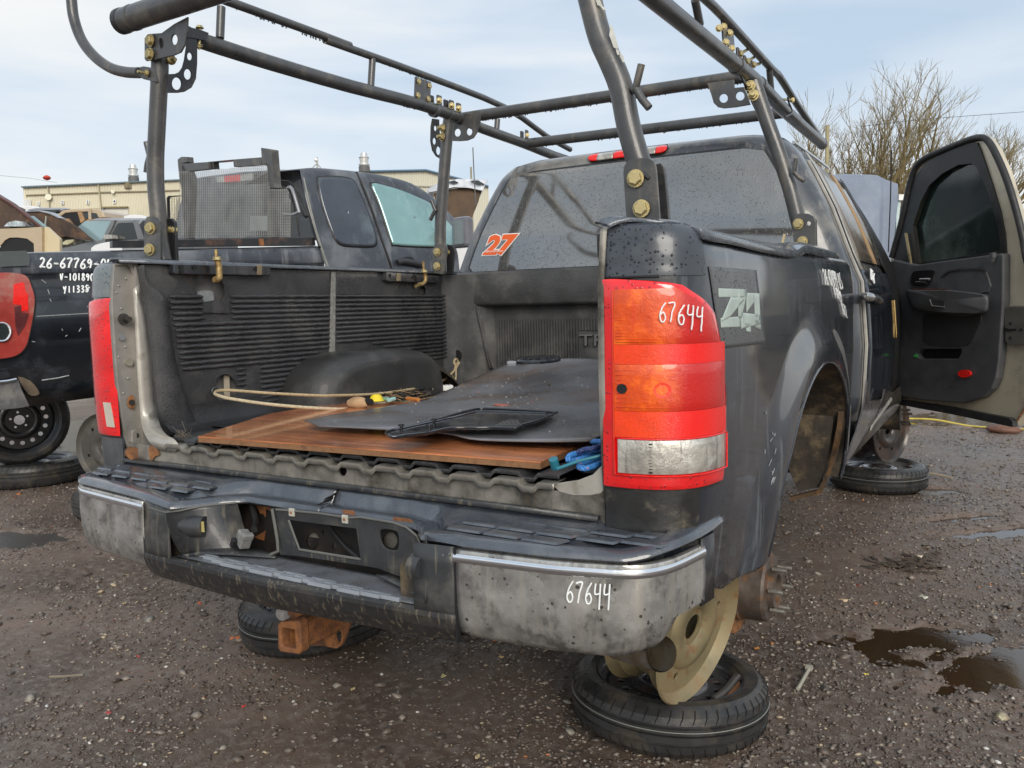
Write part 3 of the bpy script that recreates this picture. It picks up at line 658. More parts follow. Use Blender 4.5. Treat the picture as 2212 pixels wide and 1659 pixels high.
# cove between wall and floor
cove = [[Vector((XL+.001+c, y, .80+h)) for y in (.12, .5, .9, 1.3, 1.74)] for c, h in ((.002, .09), (.006, .06), (.018, .035), (.04, .018), (.075, .012), (.11, .010))]
cv = loft('liner_cove', cove, M('wet liner plastic', (.022, .022, .024), .3, 0, .2, .3, 6, bump=.8, bsc=190), T); mirror(cv)
# wheelhouse
rows = []
for k in range(25):
    a = pi*k/24; ca = cos(a); sa = sin(a); e = .62
    yy = 1.01-.395*(abs(ca)**e)*(1 if ca > 0 else -1); zz = .80+.225*(sa**e if sa > 0 else 0)
    row = []
    for c in (0, .06, .12, .165, .19, .203, .208):
        sh = 1-max(0, (c-.12)/.088)**2.2*.16
        row.append(Vector((XL+c, 1.01+(yy-1.01)*sh, .80+(zz-.80)*sh)))
    row.append(Vector((XL+.212, 1.01+(yy-1.01)*.80, .80+(zz-.80)*.72))); row.append(Vector((XL+.212, 1.01+(yy-1.01)*.5, .80)))
    rows.append(row)
wh = loft('wheelhouse', rows, M('dull wheelhouse liner', (.034, .034, .035), .42, 0, .1, .25, 5, dirt=(.09, .088, .082), damt=.5, dsc=4, bump=.6, bsc=150), T, sharp=70); mirror(wh)
# ---- front wall of the bed
YF = 1.74
lw = M('worn liner front', (.055, .055, .056), .42, 0, 0, .35, 7, dirt=(.13, .125, .115), damt=.5, dsc=6, bump=1, bsc=190)
prof = [(1.345, YF+.06), (1.346, YF+.01), (1.335, YF-.012), (1.30, YF-.018), (1.20, YF-.02), (1.188, YF-.012), (1.18, YF+.045), (.80, YF+.05)]
loft('bed_front_wall', [[Vector((x, y, z)) for x in (-.77, -.4, 0, .4, .77)] for z, y in prof], lw, T, sharp=50)
mb = MB()
x = -.558
while x < .56:
    if not (-.14 < x < .60): mb.tube([Vector((x, YF+.045, .82)), Vector((x, YF+.045, 1.122))], .0058, 6)
    else:
        mb.tube([Vector((x, YF+.045, 1.07)), Vector((x, YF+.045, 1.122))], .0058, 6); mb.tube([Vector((x, YF+.045, .82)), Vector((x, YF+.045, .905))], .0058, 6)
    x += .0142
tag(mb.build('front_wall_ribs', lw, T, True, 60), kind='stuff')
box('name_panel', (.22, YF+.046, .985), (.72, .012, .155), lw, T, bev=.003)
def text(name, body, size, mat, parent, M4, ext=.003, font_shear=0, label=None, wide=1.):
    cu = bpy.data.curves.new(name, 'FONT'); cu.body = body; cu.size = size; cu.extrude = ext; cu.shear = font_shear; cu.resolution_u = 3; cu.offset = 0
    o = bpy.data.objects.new('tmp', cu); C.objects.link(o); bpy.context.view_layer.update()
    me = bpy.data.meshes.new_from_object(o.evaluated_get(bpy.context.evaluated_depsgraph_get())); bpy.data.objects.remove(o)
    me.transform(M4 @ Matrix.Diagonal((wide, 1, 1, 1))); me.materials.clear(); me.materials.append(mat)
    q = bpy.data.objects.new(name, me); C.objects.link(q); adopt(q, parent)
    if label: q['label'] = label
    return q
def frame(o, x, y):
    x = Vector(x).normalized(); y = Vector(y); z = x.cross(y).normalized(); y = z.cross(x); o = Vector(o)
    return Matrix(((x.x, y.x, z.x, o.x), (x.y, y.y, z.y, o.y), (x.z, y.z, z.z, o.z), (0, 0, 0, 1)))
text('moulded_lettering', 'TRA', .072, M('liner letters', (.13, .13, .13), .35), T, frame((-.128, YF+.030, 1.003), (1, 0, 0), (0, 0, 1)), .006, wide=1.5)
# slanted transition at the left of the recess
loft('liner_corner_ramp', [[BY(*z5(*q), y) for q, y in ((q1, YF-.02), (q2, YF+.047))] for q1, q2 in (((955, 345), (1040, 430)), ((960, 400), (1040, 470)), ((985, 500), (1046, 560)), ((1010, 620), (1055, 680)), ((1040, 740), (1065, 760)))], lw, T, thick=.004)
# left front corner column
rows = []
for k in range(13):
    z = 1.335-.535*k/12; rows.append([Vector((XL+.0, 1.64, z)), Vector((XL+.012, 1.675, z)), Vector((XL+.035, 1.70, z)), Vector((XL+.075, 1.712, z)), Vector((XL+.12, 1.718, z)), Vector((XL+.16+.02*sin(k), 1.735, z)), Vector((XL+.20, 1.79, z))])
cc = loft('liner_corner_column', rows, lw, T); mirror(cc)
hk = tube('tie_down_hook', [BX(*z5(*q), XL+.01) for q in ((815, 690), (830, 676), (843, 690), (842, 715))], .004, M('steel hook', (.5, .5, .48), .3, .8), T, 6)
plate('tie_down_cup', pxc(z5, 838, 668, 26, 36, lambda a, b: BY(a, b, 1.70), 16), (0, -.003, 0), blk, T)
# right rail inner edge closes the bed side; underside
for s in (-1, 1):
    box('frame_rail', (.42*s, 2.3, .56), (.09, 4.9, .15), arch_in, T)
box('bed_underside', (0, .95, .775), (1.5, 1.7, .02), arch_in, T)
box('cab_floor', (0, 3.0, .60), (1.7, 2.2, .05), arch_in, T)
tube('rear_axle', [(-.78, 1.13, .42), (.80, 1.13, .42)], .05, rust, T, 14)
# ================================================================ bumper
def lipy(x):
    """plan of the bumper's rear edge"""
    t = [(-.93, .02), (-.92, -.06), (-.88, -.115), (-.80, -.145), (-.60, -.170), (-.42, -.195), (-.31, -.205), (-.25, -.10), (-.20, -.058), (0, -.062), (.2, -.058), (.30, -.055), (.38, -.085), (.44, -.155), (.56, -.170), (.75, -.150), (.88, -.118), (.93, -.085), (.955, -.03)]
    for (a, p), (b, q) in zip(t, t[1:]):
        if a <= x <= b: return p+(q-p)*(x-a)/(b-a)
    return t[0][1] if x < 0 else t[-1][1]
def facey(x):
    t = [(-.93, .0), (-.88, -.112), (-.80, -.142), (-.60, -.168), (-.42, -.190), (0, -.205), (.44, -.182), (.56, -.168), (.75, -.148), (.88, -.115), (.95, -.02)]
    for (a, p), (b, q) in zip(t, t[1:]):
        if a <= x <= b: return p+(q-p)*(x-a)/(b-a)
    return t[0][1] if x < 0 else t[-1][1]
def chrome_cap(side):
    plan = [(.545*side if side > 0 else -.455, None), (.65*side, None), (.78*side, None), (.87*side, None)]
    pl = []
    x0 = .535 if side > 0 else .445
    for k in range(12): x = x0+(.86-x0)*k/11; pl.append(Vector((x*side, facey(x*side), 0)))
    sx = (lambda v: v) if side > 0 else (lambda v: .80+(v-.80)*.62)
    pl += crv([Vector((.86*side, facey(.86*side), 0)), Vector((.905*side, -.098, 0)), Vector((.938*side, -.058, 0)), Vector((.957*side, 0, 0)), Vector((.972*side, .085, 0))], 5)[1:]
    for p in pl:
        if abs(p.x) > .80: p.x = side*sx(abs(p.x))
    rows = []
    for z, o in ((.697, -.004), (.694, .002), (.688, .004), (.675, .0035), (.63, .005), (.58, .004), (.545, -.001), (.522, -.008), (.508, -.020), (.503, -.04)):
        row = []
        for i, p in enumerate(pl):
            t = (pl[min(i+1, len(pl)-1)]-pl[max(i-1, 0)]).normalized(); n = Vector((t.y, -t.x, 0))*(1 if side > 0 else -1)
            s_ = i/(len(pl)-1); zz = z
            if z < .56: zz = z+.028*max(0, s_-.35)/.65*(1.1 if side > 0 else .8)
            if z < .56 and s_ > .72: zz += (s_-.72)*.26
            row.append(p+n*o+Vector((0, 0, zz)))
        rows.append(row)
    a = loft('bumper_end_cap', rows, chrome, T, thick=.003, label='water stained chrome end of the bumper')
    nr = [((pl[min(i+1, len(pl)-1)]-pl[max(i-1, 0)]).normalized()) for i in range(len(pl))]; nv = [Vector((t.y, -t.x, 0))*(1 if side > 0 else -1) for t in nr]
    loft('chrome_highlight', [[p+n_*(.004+o_)+Vector((0, 0, z_)) for p, n_ in zip(pl, nv)] for z_, o_ in ((.688, .001), (.685, .0035), (.678, .0045), (.671, .0030), (.668, .0))], chromeb, a)  # bright strip laid on to draw the highlight along the chrome's top
    return a, rows
cR, rowsR = chrome_cap(1); cL, _ = chrome_cap(-1)
cbv = BVHTree.FromPolygons([v.co for v in cR.data.vertices], [tuple(p.vertices) for p in cR.data.polygons])
hand('handwritten_number', '67644', z8(878, 625), z8(1165, 640), 44, lambda x, y: hit(cbv, x, y, .004), .0016, cR)
# top pad: a path round the rear edge, swept with a lip profile
pp_ = [Vector((x, lipy(x), 0)) for x in [-.925+1.80*k/150 for k in range(151)]]
for p in pp_:
    if p.x < -.80: p.x = -.80+(p.x+.80)*.62
pp_ = [Vector((-.905, .11, 0)), Vector((-.898, .06, 0)), Vector((-.888, .0, 0))]+pp_+crv([Vector((.885, lipy(.885), 0)), Vector((.925, -.088, 0)), Vector((.955, -.045, 0)), Vector((.975, .02, 0)), Vector((.985, .10, 0)), Vector((.985, .18, 0))], 4)
def pz(p): return .012*sstep(.3, .5, abs(p.x-.03))+.020*sstep(.88, .99, p.x)
def padrow(dn, z):
    r = []
    for i, p in enumerate(pp_):
        t = (pp_[min(i+2, len(pp_)-1)]-pp_[max(i-2, 0)]).normalized(); n = Vector((-t.y, t.x, 0)); q = p+n*dn; q.z = z+pz(p); r.append(q)
    return r
def backrow(z): return [Vector((max(min(p.x, .93), -.93), (.004 if abs(p.x) < .79 else max(.06, min(p.y, .18))), (.742 if abs(p.x) < .86 else .728)+(z-.708))) for p in pp_]
base_ = padrow(.046, .7025); bk_ = backrow(.708)
prow = [padrow(.012, .686), padrow(.003, .688), padrow(-.002, .693), padrow(.0, .699), padrow(.008, .7045), padrow(.024, .706), padrow(.036, .7055), base_, [p*.7+q*.3 for p, q in zip(base_, bk_)], [p*.3+q*.7 for p, q in zip(base_, bk_)], bk_]
for nm, sel in (('step_pad', lambda x: x <= .062), ('step_pad', lambda x: x >= .050)):
    ii = [i for i, p in enumerate(pp_) if sel(p.x)]
    loft(nm, [[r[i] for i in ii] for r in prow], padm, T, thick=.004, sharp=50)
loft('step_crack', [[Vector((.056+.006*sin(k*2.2)+.02*(k/5-.5), -.06*0+.060*k/5, .7105+.030*k/5)) for k in range(6)], [Vector((.061+.005*sin(k*2.2)+.02*(k/5-.5), -.06+.060*k/5, .7105+.030*k/5)) for k in range(6)]], blk, T, thick=.002)
# rear ledge of the pad behind the step (raised strip against the sill)
loft('pad_ledge', [[Vector((x, y, z)) for x in (-.80, -.5, 0, .4, .78)] for y, z in ((.008, .742), (.006, .752), (-.004, .752), (-.008, .742))], bumpk, T, thick=.003)
# end closing skins
for s in (-1, 1):
    loft('bumper_side', [[Vector(((.972 if s > 0 else -.90), .07, z)), Vector(((.98 if s > 0 else -.91), .13, z)), Vector((s*.92, .22, z+.02))] for z in (.71, .64, .57)], bumpk, T, thick=.004)
def tile(mb, c, w, d, h, sk=0.):
    cx, cy, cz = c; v = []
    for (i, j, k, q) in ((-1, -1, 0, 1), (1, -1, 0, 1), (1, 1, 0, 1), (-1, 1, 0, 1), (-1, -1, 1, .82), (1, -1, 1, .82), (1, 1, 1, .72), (-1, 1, 1, .72)):
        v.append(Vector((cx+i*w/2*(1 if k == 0 else .93)+sk*j*d/2, cy+j*d/2*(1 if k == 0 else .8), cz+k*h)))
    mb.add(v, [(4, 5, 6, 7), (0, 1, 5, 4), (1, 2, 6, 5), (2, 3, 7, 6), (3, 0, 4, 7)])
TB = MB(); tile(TB, (0, 0, 0), .082, .036, .007, .35)
tme = None
def tread(x, y, z, w=1., sk=1):
    global tme
    if tme is None:
        o = TB.build('tread_block', padm, T); tme = o.data
    else: o = bpy.data.objects.new('tread_block', tme); C.objects.link(o); adopt(o, T)
    o.location = (x, y, z); o.scale = (w*sk, 1, .6); return o
for r in range(3):
    for c in range(5):
        x = .535+c*.090+r*.012; y = -.112+r*.040+(.014 if c > 3 else 0)
        if y > lipy(min(x, .95))+.036: tread(x, y, .714+max(0, y+.13)*.10+.005)
for r in range(4):
    for c in range(7):
        x = -.28-c*.088+(r % 2)*.04; y = -.125+r*.038
        if x > -.85 and y > lipy(max(x-.03, -.92))+.05 and y > lipy(x+.05)+.05: tread(x, y, .714+max(0, y+.13)*.10+.005, .85, -1)
# ---- centre section
VZ = [(.561, -.014), (.5605, -.001), (.556, .006), (.548, .007), (.525, .001), (.502, -.010), (.484, -.024), (.478, -.045)]
cx_ = [-.452+.99*k/40 for k in range(41)]
rows = []
for z, o in VZ: rows.append([Vector((x, facey(x)-o, z+(.012 if z < .52 else 0)*abs(x))) for x in cx_])
# lower band below the step
val = loft('bumper_valance', rows, M('scraped black valance', (.022, .022, .023), .42, 0, .1, .3, 12, dirt=(.06, .052, .042), damt=.45, dsc=9, streak=(.20, .165, .115), samt=.42, ssc=90, bump=.4, bsc=200), T, thick=.004, sharp=12, label='dirty black lower centre of the bumper')
STEPZ = .556
# left and right uprights of the recess
for (xa, xb, nm) in ((-.452, -.335, 'l'), (.440, .538, 'r')):
    rw = []
    for z in (.700, .66, .62, .58, .55):
        rw.append([Vector((x, facey(x)-(.004 if z < .66 else 0), z)) for x in (xa, xa*.6+xb*.4, xa*.2+xb*.8, xb)])
    loft('bumper_upright', rw, bumpk, T, thick=.004)
box('upright_gap', (.5395, facey(.54)-.001, .60), (.005, .012, .20), blk, T)
# pale lip under the pad at left
tube('pale_lip', [BY(*z7(*q), y) for q, y in (((545, 318), -.192), ((640, 345), -.207), ((720, 335), -.19), ((830, 312), -.15), ((930, 300), -.115), ((1030, 291), -.085))], .0025, M('scuffed edge', (.13, .13, .12), .4), T, 6)
# recess walls
def pwall(name, quads, mat, **k): return loft(name, quads, mat, T, **k)
L0 = [BY(*z7(*q), y) for q, y in (((640, 347), -.20), ((655, 420), -.197), ((680, 500), -.192), ((725, 575), -.185))]
L1 = [BY(*z7(*q), y) for q, y in (((830, 314), -.15), ((850, 400), -.15), ((870, 480), -.15), ((880, 560), -.145))]
L2 = [BY(*z7(*q), y) for q, y in (((1035, 290), -.08), ((1060, 380), -.08), ((1085, 470), -.085), ((1110, 545), -.095))]
pwall('recess_wall', [crv(c, 4) for c in (L0, L1, L2)], bumpk, thick=.003)
lv = [((725, 575), -.185), ((760, 560), -.172), ((900, 545), -.14), ((1110, 545), -.095), ((1240, 570), -.085)]
lv2 = [((760, 592), -.178), ((800, 585), -.168), ((950, 580), -.145), ((1120, 590), -.12), ((1250, 598), -.10)]
pwall('recess_fillet', [crv([BY(*z7(*q), y) for q, y in lv], 4), crv([BY(*z7(*q), y) for q, y in lv2], 4)], bumpk, thick=.003)
# step tread of the recess
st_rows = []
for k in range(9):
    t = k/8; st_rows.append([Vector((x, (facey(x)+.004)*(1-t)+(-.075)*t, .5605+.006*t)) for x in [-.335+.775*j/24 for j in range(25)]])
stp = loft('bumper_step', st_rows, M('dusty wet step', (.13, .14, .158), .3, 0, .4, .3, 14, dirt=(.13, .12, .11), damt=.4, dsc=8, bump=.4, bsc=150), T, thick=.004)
sbv = BVHTree.FromPolygons([v.co for v in stp.data.vertices], [tuple(p.vertices) for p in stp.data.polygons])
sb = None
ribset = []
for r in range(4):
    for c in range(8):
        a0 = lq(340+c*215+r*62-(0 if c < 4 else 6*(c-4)), 632+c*47+r*25+(0 if c < 4 else (c-4)*2)); a1 = (a0[0]+.293*165, a0[1]+.293*34)
        if lq(0, 0)[0]+.293*1930 < a1[0]: continue
        p = hit(sbv, *a0, .002); q = hit(sbv, *a1, .002)
        if p and q and (p-q).length < .2:
            d = (q-p).normalized(); m_ = MB(); n = Vector((-d.y, d.x, 0))*.0045
            m_.add([p-n, q-n, q+n, p+n, p-n*.5+Vector((0, 0, .008)), q-n*.5+Vector((0, 0, .008)), q+n*.5+Vector((0, 0, .008)), p+n*.5+Vector((0, 0, .008))], [(4, 5, 6, 7), (0, 1, 5, 4), (1, 2, 6, 5), (2, 3, 7, 6), (3, 0, 4, 7)])
            m_.build('tread_rib', M('worn rib', (.21, .23, .26), .3, 0, .5), stp)
# licence bracket plate with its big opening and side window
YB = -.098
lb_o = [(1232, 325), (1290, 322), (1500, 345), (1720, 372), (1900, 400), (1960, 420), (2020, 455), (2055, 510), (2075, 590), (2080, 700), (2078, 800), (2050, 850), (1960, 790), (1880, 700), (1805, 660), (1790, 640), (1715, 612), (1500, 575), (1365, 560), (1285, 500)]
lb_o = [(1232, 325), (1290, 322), (1500, 345), (1720, 372), (1900, 400), (1970, 425), (2030, 475), (2060, 540), (2072, 640), (2070, 700), (1990, 720), (1900, 690), (1812, 655), (1720, 640), (1540, 612), (1370, 588), (1275, 580), (1262, 545), (1255, 500)]
lbh = [BY(*z7(*q), YB) for q in ((1320, 388), (1692, 436), (1716, 602), (1365, 548))]
lbw = crv([BY(*z7(*q), YB) for q in ((1830, 442), (1900, 445), (1925, 470), (1925, 545), (1895, 556), (1850, 540), (1828, 500))], 3, True)
plate('licence_bracket', [BY(*z7(*q), YB) for q in lb_o], (0, .006, 0), bumpk, T, holes=[lbh, lbw], bev=.002, label='empty licence plate bracket')
pwall('bracket_flare', [crv([BY(*z7(*q), y) for q, y in (((2068, 470), -.10), ((2075, 560), -.10), ((2078, 660), -.10))], 4), crv([BY(*z7(*q), y) for q, y in (((2080, 470), -.175), ((2084, 600), -.178), ((2076, 850), -.19))], 4)], bumpk, thick=.003)
pwall('bracket_flare', [crv([BY(*z7(*q), -.095) for q in ((1900, 690), (1990, 720), (2066, 700))], 4), crv([BY(*z7(*q), y) for q, y in (((1800, 690), -.11), ((1960, 770), -.14), ((2060, 840), -.185))], 4)], bumpk, thick=.003)
tube('bracket_edge', [BY(*z7(*q), YB-.003) for q in ((1250, 330), (1330, 335), (1500, 352), (1650, 375), (1720, 372), (1900, 402), (1970, 427), (2030, 477), (2058, 540))], .0025, M('scuffed edge', (0, 0, 0)), T, 6)
tube('bracket_edge', [BY(*z7(*q), YB-.003) for q in ((1320, 388), (1380, 550), (1716, 604))], .003, M('scuffed edge', (0, 0, 0)), T, 6)
tube('bracket_edge', [BY(*z7(*q), YB-.005) for q in ((1228, 325), (1245, 420), (1258, 500), (1262, 560), (1220, 578))], .004, M('scuffed edge', (0, 0, 0)), T, 6)
clipm = M('pale clip', (.55, .53, .46), .45, .3, 0, .1, 50)
for q in ((1338, 345), (1632, 383)):
    p = BY(*z7(*q), YB-.004); box('retaining_clip', p, (.018, .006, .020), clipm, T, bev=.002); tube('clip_hole', [p-Vector((0, .0035, 0)), p-Vector((0, .0045, 0))], .0035, rusto, T, 8)
# bumper beam behind, with round holes
bh = [pxc(z7, 1453, 505, 36, 48, lambda a, b: BY(a, b, .0)), pxc(z7, 1578, 535, 20, 21, lambda a, b: BY(a, b, .0)), pxc(z7, 1512, 457, 8, 11, lambda a, b: BY(a, b, .0), 10), pxc(z7, 1880, 500, 42, 46, lambda a, b: BY(a, b, .0))]
plate('bumper_beam', [(-.50, 0, .52), (-.50, 0, .70), (.62, 0, .70), (.62, 0, .52)], (0, .006, 0), M('black beam', (.014, .013, .013), .6, 0, 0, .4, 14, dirt=(.05, .03, .02), damt=.4), T, holes=bh)
plate('rust_flake', [BY(*z7(*q), -.004) for q in ((1128, 296), (1228, 305), (1220, 335), (1195, 325), (1195, 372), (1180, 350), (1165, 352), (1150, 322), (1130, 318))], (0, -.002, 0), rust, T)
plate('rust_flake', [BY(*z7(*q), -.004) for q in ((1135, 480), (1195, 445), (1185, 500), (1150, 490))], (0, -.002, 0), rust, T)
for q in (((1620, 330), (1680, 335), (1690, 360), (1625, 352)), ((1900, 370), (1990, 380), (2010, 400), (1900, 390))):
    plate('rust_flake', [BY(*z7(*w), -.085) for w in q], (0, -.002, 0), rust, T)
tube('cable', crv([BY(*z7(*q), y) for q, y in (((1110, 290), -.02), ((1125, 340), -.03), ((1138, 400), -.05), ((1128, 440), -.08))], 6), .009, rubber, T, 8)
tube('cable', crv([BY(*z7(*q), y) for q, y in (((1545, 420), -.01), ((1580, 470), -.03), ((1640, 540), -.05), ((1710, 600), -.07))], 6), .0055, rubber, T, 8)
gp_ = M('grey plug plastic', (.19, .19, .185), .45, 0, 0, .25, 40, dirt=(.12, .11, .10), damt=.4, dsc=60)
R_ = Matrix.Rotation(radians(28), 3, 'Y') @ Matrix.Rotation(radians(-20), 3, 'Z')
pp = BY(*z7(1072, 492), -.12)
cn = box('trailer_plug', pp, (.040, .028, .036), gp_, T, R_, .004, 'grey trailer wiring plug hanging by its cable'); box('plug_rib', pp+Vector((.019, -.005, .010)), (.016, .030, .016), gp_, cn, R_, .003); box('plug_rib', pp+Vector((-.018, -.008, -.010)), (.016, .028, .024), blk, cn, R_, .003)
# marker lamps in the recess
mlp = BY(*z7(800, 420), -.165)
ml = tube('licence_lamp', [mlp+Vector((-.035, -.006, 0)), mlp+Vector((0, -.004, 0)), mlp+Vector((.028, .008, 0))], [.020, .028, .026], bumpk, T, 14); plate('lamp_face', [BY(*z7(*q), -.172) for q in ((818, 400), (845, 396), (850, 455), (822, 450))], (0, .003, 0), M('yellowed lens', (.5, .42, .18), .4), ml)
mlp = BY(*z7(2040, 640), -.165); tube('licence_lamp', [mlp+Vector((.02, -.004, 0)), mlp, mlp+Vector((-.016, .01, 0))], [.028, .034, .018], bumpk, T, 14)
# torn clips right of the recess
for k in range(5): tube('torn_clip', [Vector((.475+.016*k, -.170, .688)), Vector((.479+.016*k, -.176, .678+.004*(k % 2)))], .0028, M('scuffed edge', (0, 0, 0)), T, 5)
# ================================================================ hitch, exhaust, hub
yh = -.075
fo = [BY(*lq(*q), yh) for q in ((938, 1140), (960, 1122), (1085, 1112), (1108, 1135), (1115, 1345), (1095, 1362), (960, 1342), (942, 1320))]
fi = [BY(*lq(*q), yh) for q in ((965, 1165), (1062, 1180), (1072, 1320), (972, 1300))]
h0 = plate('receiver_collar', fo, (0, .03, 0), rust, T, holes=[fi], bev=.004, label='rusty square receiver opening')
cxh = sum((p.x for p in fo))/8; czh = sum((p.z for p in fo))/8
fo2 = [Vector((cxh+(p.x-cxh)*.86, yh+.03, czh+(p.z-czh)*.86)) for p in fo]; fi2 = [Vector((p.x, yh+.03, p.z)) for p in fi]
plate('receiver_tube', fo2, (0, .30, 0), rust, T, holes=[fi2])
sp = [(1120, 1010), (1175, 990), (1280, 1050), (1400, 1070), (1478, 1085), (1455, 1180), (1415, 1290), (1375, 1318), (1290, 1300), (1200, 1295), (1130, 1300), (1100, 1180)]
plate('hitch_side_plate', [BY(*lq(*q), .06) for q in sp], (0, .010, 0), rust, T, holes=[pxc(lq, 1385, 1225, 26, 58, lambda a, b: BY(a, b, .06)), pxc(lq, 1213, 1198, 12, 22, lambda a, b: BY(a, b, .06), 10)], bev=.003)
plate('hitch_side_plate', [BY(*lq(*q), .03) for q in ((1010, 985), (1160, 1010), (1170, 1075), (1080, 1115), (1040, 1105), (1010, 1060))], (0, .02, 0), rust, T, bev=.003)
tube('hitch_cross_tube', [(-.45, .13, .455), (.45, .13, .455)], .032, rust, T, 12)
tube('grey_fitting', [BY(*lq(985, 1055), .08), BY(*lq(1000, 1045), .16)], .022, M('grey fitting', (.08, .08, .085), .4, .3, var=.3, vs=30), T, 12)
# exhaust
ex = [BY(*z8(1190, 880), .10), BY(*z8(1320, 918), .06), BY(*z8(1462, 952), .01)]
box('bumper_backing', (.46, -.055, .61), (.20, .01, .18), blk, T)
mb = MB(); mb.tube(ex, [.036, .036, .036], 24, caps=False); mb.tube([ex[2], ex[1]*.5+ex[2]*.5, ex[1]], [.033, .033, .033], 24, caps=False)
ep = mb.build('exhaust_pipe', M('stained exhaust steel', (.24, .20, .14), .4, .6, 0, .35, 14, dirt=(.33, .33, .32), damt=.5, dsc=12), T, True)
# hub and brake at the rear
def hub(side):
    Hc = BX(*lr(505, 600), .905); Hc.x *= side
    ax = Vector((side, 0, 0)); 
    Mx = Matrix.Translation(Hc) @ Vector((0, 0, 1)).rotation_difference(ax).to_matrix().to_4x4()
    drum = MB().lathe([(0, -.008), (.040, -.008), (.042, .012), (.062, .012), (.064, -.006), (.098, -.008), (.104, -.016), (.106, -.085), (.112, -.09), (.112, -.10)], 40, Mx).build('brake_drum', M('worn brake drum', (.13, .105, .09), .5, .5, 0, .4, 16, dirt=(.25, .12, .05), damt=.5, dsc=18, bump=.4), T, True, 30)
    MB().lathe([(.0, -.10), (.150, -.102), (.155, -.106), (.150, -.118), (.0, -.12)], 40, Mx).build('backing_plate', rusto, T, True, 30)
    MB().lathe([(.146, -.122), (.146, -.150), (.10, -.155)], 40, Mx).build('brake_shoe_ring', arch_in, T, True, 30)
    sm = M('wheel stud', (.36, .34, .30), .4, .7, 0, .2, 90)
    for k in range(6):
        a = radians(60*k+20); p = Mx @ Vector((.070*cos(a), .070*sin(a), 0)); tube('wheel_stud', [p, p+ax*.026, p+ax*.042], [.0065, .0065, .0055], sm, drum, 8)
hub(1); hub(-1)
# ================================================================ cab
XC = .035
def cabw(z):
    t = [(.55, .93), (.7, .965), (1.0, .975), (1.25, .955), (1.345, .915), (1.45, .875), (1.55, .835), (1.65, .785), (1.72, .748), (1.78, .712), (1.82, .680), (1.85, .645), (1.872, .58), (1.884, .48), (1.889, .3), (1.890, .02)]
    for (a, p), (b, q) in zip(t, t[1:]):
        if a <= z <= b: return p+(q-p)*(z-a)/(b-a)
    return t[-1][1]
def cabrear(z):
    t = [(.55, 1.86), (1.345, 1.865), (1.5, 1.885), (1.7, 1.925), (1.80, 1.945), (1.85, 1.975), (1.872, 2.02), (1.884, 2.08), (1.889, 2.2), (1.890, 2.35)]
    for (a, p), (b, q) in zip(t, t[1:]):
        if a <= z <= b: return p+(q-p)*(z-a)/(b-a)
    return t[-1][1]
def cabfront(z):
    t = [(.55, 3.75), (1.30, 3.74), (1.5, 3.45), (1.7, 3.15), (1.80, 3.0), (1.86, 2.85), (1.884, 2.7), (1.890, 2.5)]
    for (a, p), (b, q) in zip(t, t[1:]):
        if a <= z <= b: return p+(q-p)*(z-a)/(b-a)
    return t[-1][1]
def cabsec(z):
    w = cabw(z); yr = cabrear(z); yf = cabfront(z); R = min(.10, w*.8); pts = []
    for k in range(13): x = -w+R+(2*w-2*R)*k/12; pts.append(Vector((XC+x, yr-.028*(1-(x/max(w, .1))**2)*(1 if z > 1.3 else 0), z)))
    for k in range(1, 7):
        a = -pi/2+pi/2*k/6; pts.append(Vector((XC+w-R+R*cos(a), yr+R+R*sin(a), z)))
    for k in range(1, 15): pts.append(Vector((XC+w-(.03*(k/14)**2), yr+R+(yf-yr-2*R)*k/14, z)))
    for k in range(1, 7):
        a = pi/2*k/6; pts.append(Vector((XC+w-.03-R+R*cos(a), yf-R+R*sin(a), z)))
    for k in range(1, 7): x = w-R-(2*w-2*R)*k/6; pts.append(Vector((XC+x, yf, z)))
    for k in range(1, 7):
        a = pi/2+pi/2*k/6; pts.append(Vector((XC-w+.03+R+R*cos(a), yf-R+R*sin(a), z)))
    for k in range(1, 15): pts.append(Vector((XC-w+(.03*((14-k)/14)**2), yf-R-(yf-yr-2*R)*k/14, z)))
    for k in range(1, 6):
        a = pi+pi/2*k/6; pts.append(Vector((XC-w+R+R*cos(a), yr+R+R*sin(a), z)))
    return pts
zz = [.55, .65, .8, 1.0, 1.15, 1.25, 1.30, 1.345, 1.40, 1.45, 1.5, 1.55, 1.6, 1.65, 1.7, 1.74, 1.78, 1.80, 1.82, 1.835, 1.85, 1.862, 1.872, 1.879, 1.884, 1.889, 1.890]
secs = [cabsec(z) for z in zz]
cab = loft('cab', secs, cabp, T, close=True, sharp=60)
kv = BVHTree.FromPolygons([v.co for v in cab.data.vertices], [tuple(p.vertices) for p in cab.data.polygons])
def kf(off): return lambda x, y: hit(kv, x, y, off)
def cabpatch(name, cols, mat, off, parent=None, label=None, nsub=10, thick=.002):
    """cols: list of measured photo polylines (same length), laid on the cab skin"""
    rows = []
    for c in cols:
        pts = []; 
        for a, b in zip(c, c[1:]):
            for k in range(nsub): pts.append((a[0]+(b[0]-a[0])*k/nsub, a[1]+(b[1]-a[1])*k/nsub))
        pts.append(c[-1]); rows.append([hit(kv, *p, off) for p in pts])
    last = None
    for r in rows:
        for i in range(len(r)):
            if r[i] is None: r[i] = last if last is not None else Vector((0, 1.87, 1.4))
            last = r[i]
    return loft(name, rows, mat, parent or T, thick=thick, label=label)
